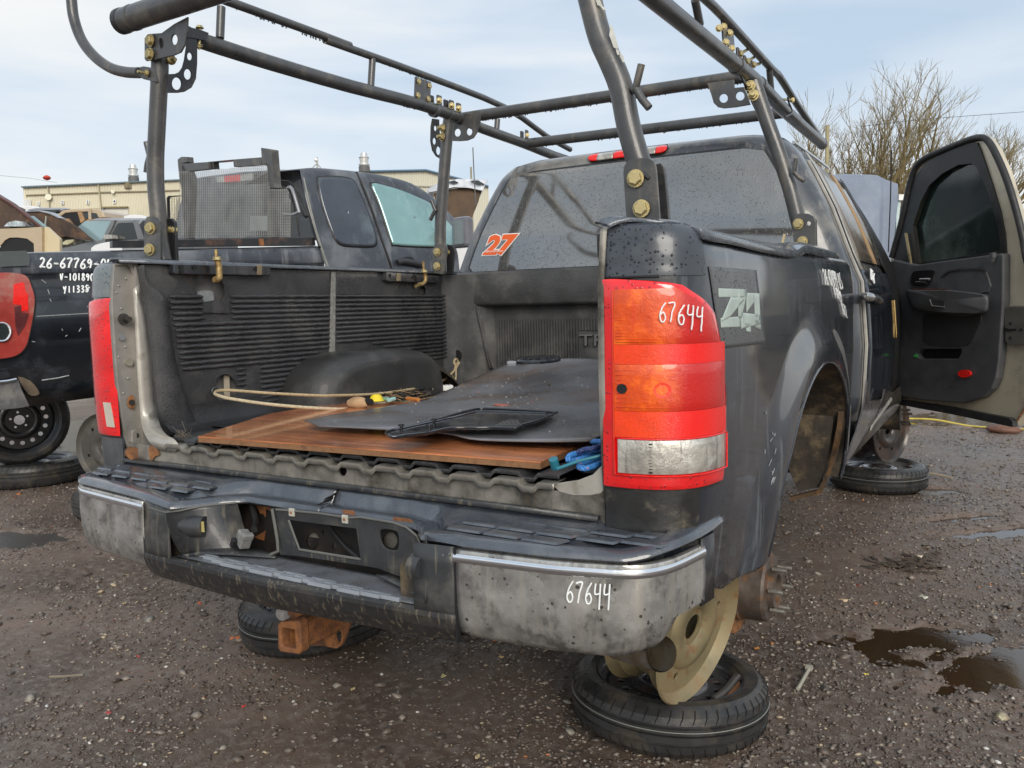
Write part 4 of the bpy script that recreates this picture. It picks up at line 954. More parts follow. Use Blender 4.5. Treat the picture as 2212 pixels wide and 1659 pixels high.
# rear window: laid in world rows on the rear face of the cab
def rearpt(x, z, o=0): 
    w = cabw(z); return Vector((XC+x, cabrear(z)-.028*(1-(x/w)**2)-o, z))
def rear_patch(name, f0, f1, zs, mat, o, n=24, **k):
    return loft(name, [[rearpt(f0(z)+(f1(z)-f0(z))*j/n, z, o) for j in range(n+1)] for z in zs], mat, T, **k)
gw = lambda z: cabw(z)-.112+(0 if z < 1.79 else -(z-1.79)*1.6)
zl = [1.352, 1.356]+[1.37+.028*k for k in range(15)]+[1.785, 1.796, 1.802]
inset = lambda z: .03*max(0, 1-(z-1.352)/.02)+.05*max(0, (z-1.785)/.017)
rear_patch('window_seal', lambda z: -gw(z)-.012+inset(z), lambda z: gw(z)+.012-inset(z), [1.343]+zl+[1.812], rubber, .004)
rw_ = rear_patch('rear_window', lambda z: -gw(z)+inset(z), lambda z: gw(z)-inset(z), zl, glassr, .009, label='wet rear window reflecting the rack and the sky')
# third brake lamp
def bl(name, x0, x1, mat, z0=1.822, z1=1.862, o=.018, round_=0):
    rows = []
    for k in range(7):
        z = z0+(z1-z0)*k/6; row = []
        for j in range(13):
            t = j/12; x = x0+(x1-x0)*t; e = 1.0
            if round_: 
                u = t if round_ > 0 else 1-t; e = sqrt(max(0, 1-(u)**4))*.96+.04
            zc_ = (z0+z1)/2; row.append(rearpt(x, zc_+(z-zc_)*e, o-.006*abs(k/3-1)**2))
        rows.append(row)
    return loft(name, rows, mat, BL, thick=.002)
BL = rear_patch('brake_lamp_housing', lambda z: -.192+.02*abs(z-1.842)/.025, lambda z: .192-.02*abs(z-1.842)/.025, [1.816, 1.826, 1.842, 1.858, 1.868], rubber, .006, label='high brake lamp above the rear window')
bl('red_lens', -.185, -.140, lredb, round_=-1); bl('clear_lens', -.139, -.062, lclr); bl('red_lens', -.061, .058, lredb); bl('clear_lens', .059, .136, lclr); bl('red_lens', .137, .185, lredb, round_=1)
# number sticker
def rear_uv(px, py): 
    d = ray(px, py); 
    best = hit(BVHTree.FromPolygons([v.co for v in rw_.data.vertices], [tuple(p.vertices) for p in rw_.data.polygons]), px, py, .0015); return best
o27 = rear_uv(*z2(1005, 1605)); a27 = rear_uv(*z2(1150, 1600)); u27 = rear_uv(*z2(1035, 1490))
if o27 and a27 and u27:
    ex27 = (a27-o27).length/1.42; sc27 = (u27-o27).length/.72*.98
    for nm, sc_, mt, sh, off_ in (('sticker_number', 1, M('orange sticker', (.80, .12, .02), .35, var=.05), .30, .0035), ('sticker_outline', 1.0, M('white sticker', (.82, .82, .8), .4, var=.05), .30, .0015)):
        fr27 = frame(o27+Vector((0, -off_, 0)), a27-o27, u27-o27-(a27-o27)*.1)
        t = text(nm, '27', sc27, mt, T, fr27, .0006, sh, wide=1.22)
        if nm == 'sticker_outline':
            t.data.transform(Matrix.Identity(4))
            md = t.modifiers.new('d', 'SOLIDIFY'); md.thickness = .001
    for nm, w_, mt, off_ in (('sticker_number', .011, M('orange sticker', (0, 0, 0)), .0045), ('sticker_outline', .019, M('white sticker', (0, 0, 0)), .0022)):
        cu = bpy.data.curves.new(nm, 'FONT'); cu.body = '27'; cu.size = sc27; cu.offset = w_*.55; cu.extrude = .0004; cu.shear = .3; cu.resolution_u = 2
        o = bpy.data.objects.new('tmp', cu); C.objects.link(o); bpy.context.view_layer.update()
        me = bpy.data.meshes.new_from_object(o.evaluated_get(bpy.context.evaluated_depsgraph_get())); bpy.data.objects.remove(o)
        me.transform(frame(o27+Vector((0, -off_, 0)), a27-o27, u27-o27-(a27-o27)*.1) @ Matrix.Diagonal((1.22, 1, 1, 1))); me.materials.clear(); me.materials.append(mt)
        q = bpy.data.objects.new(nm, me); C.objects.link(q); adopt(q, T)
    for x in [o for o in C.objects if o.name.startswith('sticker_') and o.modifiers]: bpy.data.objects.remove(x)
    text('sticker_name', 'NEUMANN', sc27*.105, M('white sticker', (0, 0, 0)), T, frame(o27+(a27-o27)*.03+Vector((0, -.0055, .006)), a27-o27, u27-o27-(a27-o27)*.1), .0003, .2, wide=1.7)
# roof seam of main truck: thin black line
tube('roof_seam', [hit(kv, *z2(*q), .003) or Vector((0, 2, 1.9)) for q in ((1115, 1130), (1100, 1090), (1110, 1050), (1135, 1035))], .002, blk, T, 5)
# dark front of cab side: black patch for the shaded doorway, rear door, seams (seen at a very flat angle)
def side_pt(y, z, o=0): w = cabw(z); return Vector((XC+w+o-.03*((y-1.95)/2)**2, y, z))
def sp_(name, y0, y1, z0, z1_, mat, o, n=10, m=8, label=None, sk=0): return loft(name, [[side_pt((y0(z) if callable(y0) else y0)*(1-j/n)+(y1(z) if callable(y1) else y1)*j/n, z, o) for j in range(n+1)] for z in [z0+(z1_-z0)*k/m for k in range(m+1)]], mat, T, thick=.003, label=label)
tanm = M('tan cloth pillar', (.38, .25, .13), .7, var=.2, vs=9)
dy0 = lambda z: 2.06 if z < 1.4 else 2.06+(z-1.4)*.22
sp_('rear_door', dy0, 3.02, .66, 1.30, paint, .012, label='black rear side door')
sp_('rear_door_window', lambda z: dy0(z)+.09, 2.95, 1.34, 1.76, M('tan tinted side glass', (.20, .17, .14), .1, .5, 0, .4, 2, streak=(.30, .24, .18), samt=.5, ssc=6), .010)
sp_('window_frame', dy0, lambda z: dy0(z)+.07, 1.30, 1.80, M('pale door frame', (.42, .40, .36), .35, .3, var=.2), .014)
sp_('pillar_trim', 2.62, 2.72, 1.34, 1.76, tanm, .013)
sp_('door_pillar', 2.95, 3.04, 1.30, 1.78, rubber, .014)
sp_('dark_opening_patch', 3.05, lambda z: min(cabfront(z)-.06, 3.66), .68, 1.74, blk, .008)  # flat black patch put in for the shade inside the open doorway
sp_('gold_striker', 3.07, 3.10, .98, 1.17, M('tan edge', (.62, .42, .15), .4), .013)
for y in (2.03,): tube('door_gap', [side_pt(dy0(z)-.012, z, .004) for z in [.6+.05*k for k in range(24)]], .008, blk, T, 6)
tube('cab_gap_edge', [side_pt(dy0(z)-.05, z, .006) for z in [.6+.05*k for k in range(24)]], .007, M('pale door frame', (0, 0, 0)), T, 6)
hd = tube('door_handle', crv([BX(*z6(1205, 292), 1.01), BX(*z6(1230, 296), 1.04), BX(*z6(1270, 305), 1.045), BX(*z6(1300, 325), 1.01)], 5), .016, M('chrome handle', (.5, .5, .5), .2, .9, var=.3, vs=30), T, 10)
hand('handwritten_number', 'V26', lg(695, 1270), lg(740, 1330), 22, lambda x, y: BX(x, y, 1.004), .0025, T, up=(0, -1))
# roof rack brackets visible on roof edge, drip rail
tube('drip_rail', [side_pt(y, 1.835-.0*(y), .012) for y in (2.1, 2.4, 2.7, 2.9)], .008, M('chrome rail', (.6, .6, .6), .25, .8), T, 6)
# rocker with bent flap
rk = M('dark brown rocker', (.05, .045, .042), .35, .2, .2, .3, 12, dirt=(.14, .12, .09), damt=.4)
loft('rocker_panel', [[Vector((x, y, z)) for y in (1.86, 2.6, 3.4, 3.7)] for x, z in ((1.0, .70), (1.005, .62), (.98, .56), (.90, .53))], rk, T, thick=.004)
plate('bent_step_flap', [BX(*lh(*q), 1.06) for q in ((665, 790), (690, 1000), (810, 985), (740, 1180), (640, 1320), (540, 1500), (455, 1620), (470, 1540), (570, 1280), (620, 1100), (645, 980))], (-.006, 0, 0), M('bent grey sheet', (.11, .10, .10), .3, .5, .2, .3, 10, dirt=(.2, .18, .16), damt=.4), T, label='bent sheet metal flap hanging below the doors')
plate('bent_step_flap', [BX(*lh(*q), 1.04) for q in ((840, 880), (930, 920), (900, 1000), (720, 1240), (690, 1290), (760, 1150), (815, 1000))], (-.006, 0, 0), rk, T)
plate('pale_edge', [BX(*lh(*q), 1.07) for q in ((905, 960), (915, 985), (730, 1235), (700, 1290), (715, 1240))], (-.004, 0, 0), M('pale beige steel', (0, 0, 0)), T)
# front fender and bonnet, mostly hidden
box('front_body', (XC, 4.55, .98), (1.80, 1.75, .62), paint, T, bev=.10)
box('dashboard', (XC, 3.55, 1.15), (1.6, .35, .4), blk, T, bev=.05)
tube('front_axle', [(-.7, 4.62, .42), (.88, 4.62, .42)], .05, rust, T, 12)
hb = BX(*lh(965, 1130), .97); tube('front_hub', [hb+Vector((-.10, 0, 0)), hb+Vector((.02, 0, 0))], .09, arch_in, T, 24)
for k in range(5): a = 2*pi*k/5; q = hb+Vector((.02, .06*cos(a), .06*sin(a))); tube('wheel_stud', [q, q+Vector((.05, 0, 0))], .007, arch_in, T, 6)
# ================================================================ open front door
HP = Vector((.93, 3.6, 0)); DE = Vector((.70, -.71, 0)).normalized(); DN = Vector((-DE.y*-1, 0, 0)); DN = Vector((-.71, -.70, 0)).normalized()
def D(q, o=0.): return BP(q[0], q[1], HP+DN*o, DN)
def dplate(name, zf, pts, o, t, mat, par, holes=(), smooth_=0, bev=0, label=None):
    P3 = [D(zf(*q), o) for q in pts]
    if smooth_: P3 = crv(P3, smooth_, True)
    hs = []
    for h in holes:
        H3 = [D(zf(*q), o) for q in h]
        hs.append(crv(H3, 4, True) if smooth_ else H3)
    return plate(name, P3, -DN*t, mat, par, holes=hs, bev=bev, label=label)
dpar = mk('front_door', [], [], None, T); dpar['label'] = 'front door standing wide open showing its dark inner trim'
bpy.data.objects.remove(dpar)
tan = M('pale gold door metal', (.62, .55, .42), .34, .35, .2, .15, 3, dirt=(.22, .20, .16), damt=.35, dsc=5, bump=.1)
outer = [(1922, 566), (1928, 548), (1945, 480), (1969, 376), (1989, 342), (2037, 318), (2088, 299), (2116, 292), (2130, 298), (2146, 320), (2168, 369), (2186, 427), (2207, 496), (2222, 560), (2250, 640), (2262, 760), (2235, 850), (2212, 895), (2192, 920), (2183, 921), (2080, 897), (1938, 873), (1921, 801), (1917, 714)]
glass_h = [(1968, 489), (1986, 433), (2004, 398), (2034, 370), (2069, 352), (2100, 348), (2113, 357), (2133, 400), (2150, 455), (2161, 499), (2165, 543), (2056, 562), (1980, 572)]
FD = dplate('front_door', PX, outer, 0, .05, tan, T, holes=[glass_h], label='front door standing wide open with its dark inner trim', bev=.004)
dplate('tinted_glass', PX, glass_h, -.02, .004, M('dark green privacy glass', (.012, .020, .018), .06, 0, 0, .3, 2, dirt=(.075, .10, .088), damt=.55, dsc=1.6, spec=.8), FD)
fr_o = [(1932, 548), (1948, 480), (1972, 378), (1993, 346), (2040, 322), (2090, 304), (2116, 298), (2122, 300)]
sealm = rubber
tube('door_seal', crv([D(q, .012) for q in [(1926, 556), (1948, 475), (1970, 380), (1992, 346), (2040, 323), (2090, 303), (2118, 297), (2134, 304), (2150, 330), (2172, 380), (2190, 436), (2208, 505), (2218, 560), (2240, 640)]], 4), .016, rubber, FD, 8)
blkf = M('black window surround', (.014, .014, .015), .4, 0, .1, .3, 8, dirt=(.05, .05, .045), damt=.3)
ring_o = [(1930, 552), (1950, 480), (1975, 384), (1998, 352), (2042, 328), (2092, 308), (2110, 308), (2118, 325), (2142, 395), (2160, 455), (2170, 505), (2173, 548), (2160, 560), (2056, 575), (1970, 585), (1935, 575)]
dplate('window_surround', PX, ring_o, .010, .012, blkf, FD, holes=[[(1972, 488), (1989, 435), (2007, 400), (2036, 374), (2070, 356), (2099, 353), (2109, 361), (2129, 402), (2146, 457), (2157, 500), (2161, 541), (2056, 558), (1984, 568)]])
plate('quarter_bead', [D(q, .03) for q in (lg(1030, 820), lg(1045, 820), lg(1095, 1120), lg(1080, 1120))], -DN*.01, M('gold bead', (.45, .38, .22), .3, .6), FD)
trim = M('charcoal door trim', (.066, .068, .073), .5, 0, 0, .2, 10, dirt=(.05, .05, .05), damt=.4, dsc=6, bump=.5, bsc=400)
trim2 = M('darker door trim', (.024, .024, .026), .6, 0, 0, .2, 10, bump=.5, bsc=400)
lgh = lambda a, b: lg(a, b)   # rows past 1481 continue into the lower zoom
tp = [(895, 1095), (940, 1088), (1000, 1105), (1150, 1135), (1350, 1105), (1700, 1060), (1990, 1020), (2003, 1040), (2003, 1200), (2000, 1480), (1980, 1800), (1960, 2080), (1935, 2250), (1890, 2360), (1800, 2440), (1600, 2500), (1200, 2470), (960, 2430), (900, 2300), (880, 2100), (870, 1700), (880, 1300)]
DT = dplate('door_trim', lg, tp, .045, .045, trim, FD, holes=[[(1150, 2020), (1190, 1965), (1590, 1965), (1590, 2000), (1560, 2060), (1180, 2062)]], bev=.008)
dplate('map_pocket', lg, [(1130, 2030), (1180, 1950), (1610, 1950), (1600, 2010), (1565, 2075), (1150, 2080)], .012, .004, blk, FD)
dplate('pocket_slip', lg, [(1115, 2040), (1140, 2015), (1165, 2020), (1160, 2050)], .050, .002, M('green slip', (.08, .5, .12), .5), FD)
dplate('upper_insert', lg, [(1350, 1360), (1400, 1260), (1470, 1205), (1600, 1185), (1790, 1185), (1835, 1215), (1855, 1400), (1500, 1400)], .055, .012, trim, FD, smooth_=3, bev=.004)
dplate('insert_piping', lg, [(1385, 1250), (1450, 1195), (1580, 1168), (1800, 1168), (1845, 1200), (1838, 1205), (1795, 1182), (1590, 1182), (1465, 1205), (1395, 1262)], .062, .006, trim2, FD)
arm = []
for k, (o, s) in enumerate(((.045, 1.0), (.085, 1.0), (.115, .97), (.125, .90))):
    pts = [(1050, 1400), (1100, 1378), (1450, 1380), (1600, 1395), (1800, 1420), (1862, 1450), (1865, 1540), (1840, 1600), (1700, 1625), (1300, 1600), (1120, 1560), (1070, 1480)]
    c = Vector((1450, 1490)); arm.append([D(lg(c.x+(a-c.x)*s, c.y+(b-c.y)*s), o) for a, b in pts])
ar = loft('armrest', [crv(r, 3, True) for r in arm]+[[sum((Vector(p) for p in arm[-1]), Vector())/12]*36], trim, FD, close=True, sharp=60)
dplate('wood_switch_trim', lg, [(1085, 1378), (1200, 1368), (1430, 1378), (1455, 1395), (1440, 1405), (1100, 1398)], .118, .03, M('red brown wood trim', (.10, .030, .018), .25, 0, .4, .3, 20), FD)
dplate('pull_cup', lg, [(1285, 1480), (1420, 1490), (1425, 1560), (1330, 1550), (1300, 1520)], .128, .006, trim2, FD)
tube('pull_cup_edge', [D(lg(*q), .130) for q in ((1283, 1478), (1305, 1540), (1425, 1552))], .003, M('grey edge', (.12, .12, .12), .4), FD, 5)
dplate('handle_bezel', lg, [(1110, 1215), (1150, 1195), (1310, 1188), (1312, 1230), (1285, 1300), (1250, 1340), (1120, 1335), (1090, 1310)], .052, .008, M('glossy black bezel', (.01, .01, .012), .15, 0, .6), FD, smooth_=3)
tube('door_pull', [D(lg(1185, 1278), .062), D(lg(1280, 1275), .062)], .006, M('silver lever', (.6, .6, .6), .2, .9), FD, 8)
tube('door_pull', [D(lg(1150, 1310), .060), D(lg(1250, 1312), .060)], .009, M('glossy black bezel', (0, 0, 0)), FD, 8)
dplate('lower_insert', lh, [(1215, 310), (1215, 380), (1260, 435), (1450, 455), (1640, 445), (1710, 370), (1790, 150), (1600, 170), (1300, 140), (1220, 160)], .050, .006, trim2, FD, smooth_=3)
plate('speaker_grille', pxc(lh, 932, 550, 52, 138, lambda a, b: D((a, b), .052), 24), -DN*.008, trim2, FD)
plate('red_reflector', pxc(lh, 1620, 728, 62, 38, lambda a, b: D((a, b), .055), 24), -DN*.012, M('red door reflector', (.8, .015, .01), .25, 0, .8, .1, 40), FD)
dplate('sill_lock', lg, [(1870, 1020), (1905, 1012), (1905, 1060), (1885, 1110), (1850, 1110), (1858, 1060)], .075, .02, trim, FD, bev=.002)
dplate('lower_door_seal', lh, [(960, 985), (1100, 1000), (1500, 1060), (2060, 1165), (2100, 1200), (2105, 1250), (2085, 1254), (1500, 1130), (960, 1032)], .03, .03, rubber, FD, bev=.004)
dplate('latch_cover', lh, [(2012, 100), (2035, 72), (2110, 55), (2330, 62), (2330, 430), (2120, 448), (2050, 445), (2020, 400)], .03, .03, M('worn latch plate', (.17, .16, .14), .38, .5, 0, .2, 10), FD, bev=.006)
for q in ((2082, 232), (2187, 292), (2082, 372)):
    p = D(lh(*q), .031); tube('latch_screw', [p, p+DN*.005], .006, blk, FD, 8)
dplate('latch_slot', lh, [(2015, 270), (2060, 285), (2135, 282), (2130, 302), (2060, 312), (2020, 310)], .033, .002, blk, FD)
tube('orange_edge', [D(lh(*q), .004) for q in ((2260, 1000), (2212, 1080), (2150, 1180), (2112, 1250))], .004, rusto, FD, 5)
tube('door_hinge', [Vector((.93, 3.6, 1.0)), Vector((.93, 3.6, 1.12))], .025, rust, T, 10); tube('door_hinge', [Vector((.93, 3.6, .74)), Vector((.93, 3.6, .84))], .025, rust, T, 10)
# ================================================================ LADDER RACK (rests on the bed sides)
K = thing('ladder_rack', 'charcoal steel ladder rack bolted to the bed sides of the black pickup', 'ladder rack', (0, .9, 1.35))
bolt_mesh = None
def bolt(p, n, parent=K, r=.0145, shaft=0, mat=None):
    global bolt_mesh
    if bolt_mesh is None:
        mb = MB(); mb.add([Vector((1.28*cos(2*pi*k/16), 1.28*sin(2*pi*k/16), z)) for z in (0, .16) for k in range(16)], [(k, (k+1) % 16, 16+(k+1) % 16, 16+k) for k in range(16)]+[tuple(range(16, 32))])
        mb.add([Vector((cos(pi*k/3)*s, sin(pi*k/3)*s, z)) for z, s in ((.16, 1), (.72, 1), (.82, .84)) for k in range(6)], [(l*6+k, l*6+(k+1) % 6, l*6+6+(k+1) % 6, l*6+6+k) for l in range(2) for k in range(6)]+[(12, 13, 14, 15, 16, 17)])
        o = mb.build('bolt', gold, None); bolt_mesh = o.data; bpy.data.objects.remove(o)
    o = bpy.data.objects.new('bolt', bolt_mesh); C.objects.link(o); adopt(o, parent)
    n = Vector(n).normalized(); p = Vector(p)
    o.matrix_basis = Matrix.Translation(p) @ (Vector((0, 0, 1)).rotation_difference(n).to_matrix() @ Matrix.Rotation(random.uniform(0, 1), 3, 'Z')).to_4x4() @ Matrix.Scale(r, 4)
    if shaft:
        tube('bolt_shank', [p, p+n*shaft], r*.5, gold, parent, 8)
    return o
RR = [BY(x, y, .2) for x, y in ((1399, 478), (1396, 420), (1388, 372), (1376, 338), (1357, 269), (1341, 188), (1318, 130), (1296, 81), (1277, 10))]+[Vector((.655, .2, 1.96)), Vector((.64, .2, 2.06))]
tube('post', crv(RR, 4), .0262, rackm, K, 20, label='rear right post with flaked paint')
LRP = [BY(*z1(*q), .215) for q in ((1035, 1650), (1010, 1500), (1000, 1350), (985, 1180), (983, 1000), (990, 850), (1000, 650), (1010, 450), (1010, 330), (1012, 230))]
tube('post', crv(LRP, 4), .0262, rackm, K, 20)
LFP = [BY(*q, 1.60) for q in (lc(1625, 1270), lc(1625, 1000), z2(730, 1400), z2(745, 1200), z2(760, 1000), z2(778, 800), z2(785, 760))]
tube('post', crv(LFP, 4), .0262, rackm, K, 20)
RFP = [BY(*z3(*q), 1.56) for q in ((815, 1520), (770, 1340), (735, 1200), (700, 1090), (655, 950), (600, 800), (545, 640), (505, 520))]
tube('post', crv(RFP, 4), .0265, rackm, K, 20)
XLr = -.80
lrail = [BX(*q, XLr) for q in (z1(1180, 215), z1(1280, 260), z1(1700, 395), z1(2212, 545), z2(600, 660), z2(870, 752), z2(990, 810), z2(1250, 905), z2(1450, 985))]
lrail = [Vector((XLr, p.y, p.z)) for p in lrail]+[BX(*z2(1650, 1045), XLr)]
tube('side_rail', crv(lrail[:6], 3), .0262, rackm, K, 16); tube('side_rail', crv(lrail[5:], 3), .0255, rackm, K, 16)
def xr(y): return .655+.02*(y-.2)
def BXr(q, x=.665): return BX(*q, x)
rrail = [BXr(q) for q in ((1360, -46), (1414, -2), (1500, 68), (1591, 142), (1640, 183), (1699, 243), (1774, 309))]
tube('side_rail', crv(rrail, 3), .0265, rackm, K, 18)
for k in (3, 4): p = rrail[k]; tube('rail_collar', [p+Vector((0, -.012, 0)), p+Vector((0, .02, 0))], .0295, rackm, K, 18)
p = rrail[-1]; tube('rail_end_cap', [p, p+(rrail[-1]-rrail[-2]).normalized()*.03], .028, rackm, K, 16)
up_l = [BX(*q, XLr) for q in (z1(1380, -15), z1(1440, 8), z1(2212, 290), z2(0, 250), z2(640, 480), z2(1140, 680), z2(1400, 860), z2(1550, 945))]
tube('upper_rail', crv(up_l, 3), .0155, rackm, K, 12)
up_r = [BXr(q, .672) for q in ((1440, -75), (1524, -2), (1572, 46), (1666, 148), (1684, 166), (1722, 226), (1768, 293))]
tube('upper_rail', crv(up_r, 3), .0150, rackm, K, 12)
for a, b in ((z1(1398, 45), z1(1390, 240)), (z2(300, 372), z2(290, 545)), (z2(1090, 755), z2(1084, 830))): tube('strut', [BX(*a, XLr), BX(*b, XLr)], .0145, rackm, K, 10)
for a, b in ((lf(965, 0), lf(1005, 200)), (lf(1563, 545), lf(1578, 725))): tube('strut', [BXr(a, .670), BXr(b)], .0125, rackm, K, 10)
# crossbars
e0 = BY(*z1(852, 100), .16); tube('rear_crossbar', [e0+Vector((-.055, 0, -.004)), Vector((.80, .16, e0.z+.01))], .037, rackm, K, 24)
tube('end_cap', [e0+Vector((-.07, 0, -.004)), e0+Vector((-.052, 0, -.004))], .0385, rackd, K, 24); tube('end_collar', [e0+Vector((-.012, 0, -.004)), e0+Vector((.0, 0, -.004))], .0385, rackm, K, 24)
bolt(e0+Vector((-.07, 0, 0)), (-.6, -1, 0), r=.011)
pL = BX(*z2(872, 745), XLr); pR = BY(1600, 166, pL.y); tube('crossbar', [pL, pR+(pR-pL)*.02], .0262, rackm, K, 16)
qL = BX(*z2(1275, 907), XLr); qR = BY(*z3(690, 712), qL.y); tube('crossbar', [qL, qR], .0262, rackm, K, 16)
def yp(name, zf, pts, y, t=.006, holes=(), mat=None, sm=0, bev=.0015, dirn=(0, 1, 0)):
    P3 = [BY(*zf(*q), y) for q in pts]
    return plate(name, crv(P3, sm, True) if sm else P3, Vector(dirn)*t, mat or rackm, K, holes=[pxc(zf, *h, lambda a, b: BY(a, b, y), 16) for h in holes], bev=bev)
def xp(name, zf, pts, x, t=.006, holes=(), mat=None):
    return plate(name, [BX(*zf(*q), x) for q in pts], (t, 0, 0), mat or rackd, K, holes=[pxc(zf, *h, lambda a, b: BX(a, b, x), 16) for h in holes], bev=.001)
# base brackets (front plate, rear plate) and bolts
yp('base_bracket', z2, [(1884, 1095), (1890, 1050), (1910, 1018), (1945, 1003), (2000, 997), (2045, 999), (2078, 1018), (2092, 1055), (2098, 1120), (2118, 1388), (2100, 1405), (1905, 1405)], .165)
yp('base_bracket', z2, [(2085, 1040), (2120, 1030), (2140, 1055), (2148, 1100), (2176, 1400), (2112, 1398), (2098, 1120)], .245, .012, mat=rackd)
for q in ((1963, 1128), (2000, 1318)): bolt(BY(*z2(*q), .160), (.05, -1, 0), r=.0150)
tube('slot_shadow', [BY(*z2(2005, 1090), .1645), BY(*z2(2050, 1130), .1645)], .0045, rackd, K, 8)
yp('base_bracket', z1, [(908, 1640), (912, 1400), (925, 1372), (955, 1363), (985, 1372), (1008, 1400), (1014, 1450), (1012, 1640)], .17)
yp('base_bracket', z1, [(1052, 1378), (1080, 1380), (1100, 1405), (1104, 1460), (1112, 1648), (1062, 1650)], .245, .012, mat=rackd)
for q in ((950, 1442), (946, 1577)): bolt(BY(*z1(*q), .166), (.25, -1, 0), r=.0150)
bolt(BY(*z1(1072, 1450), .242), (0, -1, 0), r=.009); bolt(BY(*z1(1102, 1452), .25), (1, -.2, 0), r=.009)
yp('base_bracket', lc, [(1535, 1260), (1560, 1010), (1580, 980), (1615, 970), (1665, 980), (1692, 1005), (1698, 1040), (1660, 1275)], 1.565)
yp('base_bracket', lc, [(1692, 980), (1735, 985), (1758, 1010), (1762, 1050), (1740, 1270), (1685, 1268)], 1.63, .012, mat=rackd)
for q in ((1593, 1053), (1592, 1193)): bolt(BY(*lc(*q), 1.56), (.1, -1, 0), r=.0150)
bolt(BY(*lc(1700, 1055), 1.62), (0, -1, 0), r=.009)
yp('base_bracket', z3, [(752, 1500), (750, 1400), (760, 1368), (785, 1350), (850, 1350), (882, 1368), (896, 1400), (898, 1570), (880, 1572), (860, 1560), (760, 1540)], 1.53, holes=[(850, 1412, 14, 14)])
yp('base_bracket', z3, [(884, 1370), (900, 1390), (904, 1580), (896, 1580)], 1.60, .010, mat=rackd)
for q in ((785, 1415), (812, 1527)): bolt(BY(*z3(*q), 1.525), (-.1, -1, 0), r=.0150)
plate('wood_sliver', [BY(*z3(*q), 1.50) for q in ((690, 1480), (704, 1478), (692, 1535), (678, 1535))], (0, .01, 0), M('pale stick', (.5, .42, .25), .7), K)
# top brackets
yp('top_bracket', z1, [(912, 240), (935, 214), (1020, 208), (1100, 150), (1185, 105), (1180, 200), (1165, 285), (1140, 330), (1095, 350), (1040, 362), (960, 382), (922, 385), (912, 372)], .178, holes=[(1016, 275, 17, 34), (1101, 250, 20, 33)])
for q in ((952, 257), (950, 343)): bolt(BY(*z1(*q), .173), (-.1, -1, 0), r=.0150)
xp('side_bracket', z1, [(1185, 165), (1240, 200), (1240, 400), (1232, 500), (1205, 555), (1160, 582), (1120, 588), (1055, 588), (1056, 470), (1100, 468), (1128, 455), (1148, 425), (1160, 380), (1172, 300)], -.775, holes=[(1111, 530, 31, 40), (1180, 471, 24, 34), (1193, 358, 17, 25)])
plate('clamp_tab', [BX(*z1(*q), -.765) for q in ((1180, 168), (1260, 185), (1320, 208), (1300, 255), (1215, 238), (1180, 235))], (-.03, 0, 0), rackd, K)
bolt(BX(*z1(1262, 178), -.775)+Vector((0, 0, .0)), (0, 0, 1), r=.010); tube('bolt_shank', [BX(*z1(1264, 180), -.775), BX(*z1(1258, 310), -.775)], .005, gold, K, 8); bolt(BX(*z1(1258, 285), -.775), (0, 0, -1), r=.010)
p = BX(*z1(1085, 380), -.775); bolt(p, (.3, -.6, 0), r=.012); tube('bolt_shank', [p, p+Vector((.03, -.01, -.005))], .006, gold, K, 8)
# hoop at left and its lug
tube('bent_hoop', crv([BY(*z1(*q), .19) for q in ((440, -160), (452, 0), (468, 120), (515, 250), (590, 350), (690, 425), (790, 455), (880, 460))], 6), .0170, rackm, K, 12)
yp('hoop_lug', z1, [(880, 425), (905, 418), (975, 430), (985, 518), (905, 500), (870, 480)], .187, .02, mat=rackm)
bolt(BY(*z1(930, 463), .183), (-.2, -1, 0), r=.009, shaft=.03)
# left joint
xp('joint_plate', z2, [(566, 485), (665, 520), (658, 652), (560, 628)], XLr+.014, mat=rackm)
for q in ((590, 517), (657, 543), (585, 604), (651, 628)): bolt(BX(*z2(*q), XLr+.02), (1, -.3, 0), r=.0115)
for q, w in (((672, 640), .0), ((722, 640), .01), ((765, 668), .0), ((800, 670), .01), ((845, 688), .01)):
    c = BX(*z2(*q), XLr+w); box('clamp_ear', c, (.012, .036, .055), rackd if w == 0 else rackm, K, bev=.006)
for q in ((722, 636), (802, 668), (845, 686)): bolt(BX(*z2(*q), XLr+.02), (.6, -1, 0), r=.0115, shaft=.025)
for y in (690, 782, 836): p = BX(*z2(y, 700+(y-690)*.28), XLr); tube('clamp_ring', [p+Vector((0, -.012, .0)), p+Vector((0, .012, .0))], .0300, rackm, K, 16)
xp('side_bracket', z2, [(675, 750), (716, 756), (722, 880), (730, 915), (746, 935), (738, 1012), (700, 988), (675, 950), (664, 890), (666, 800)], XLr+.006, holes=[(693, 812, 10, 18), (687, 893, 12, 22), (712, 953, 15, 28)])
for q in ((745, 810), (742, 865)): bolt(BY(*z2(*q), 1.572), (-.4, -1, 0), r=.0155, shaft=.028)
yp('crossbar_bracket', z2, [(803, 890), (808, 770), (862, 735), (985, 722), (980, 770), (962, 835), (938, 872), (900, 888), (850, 892)], pL.y-.03, holes=[(837, 838, 20, 25), (912, 832, 18, 24)])
c = BX(*z2(1245, 858), XLr); box('clamp_ear', c, (.012, .03, .05), rackd, K, bev=.006); c = BX(*z2(1275, 850), XLr); box('clamp_ear', c, (.012, .03, .05), rackm, K, bev=.006); bolt(BX(*z2(1278, 855), XLr+.01), (.6, -1, 0), r=.009)
p = BX(*z2(1275, 908), XLr); tube('clamp_ring', [p+Vector((0, -.014, 0)), p+Vector((0, .014, 0))], .0300, rackm, K, 16)
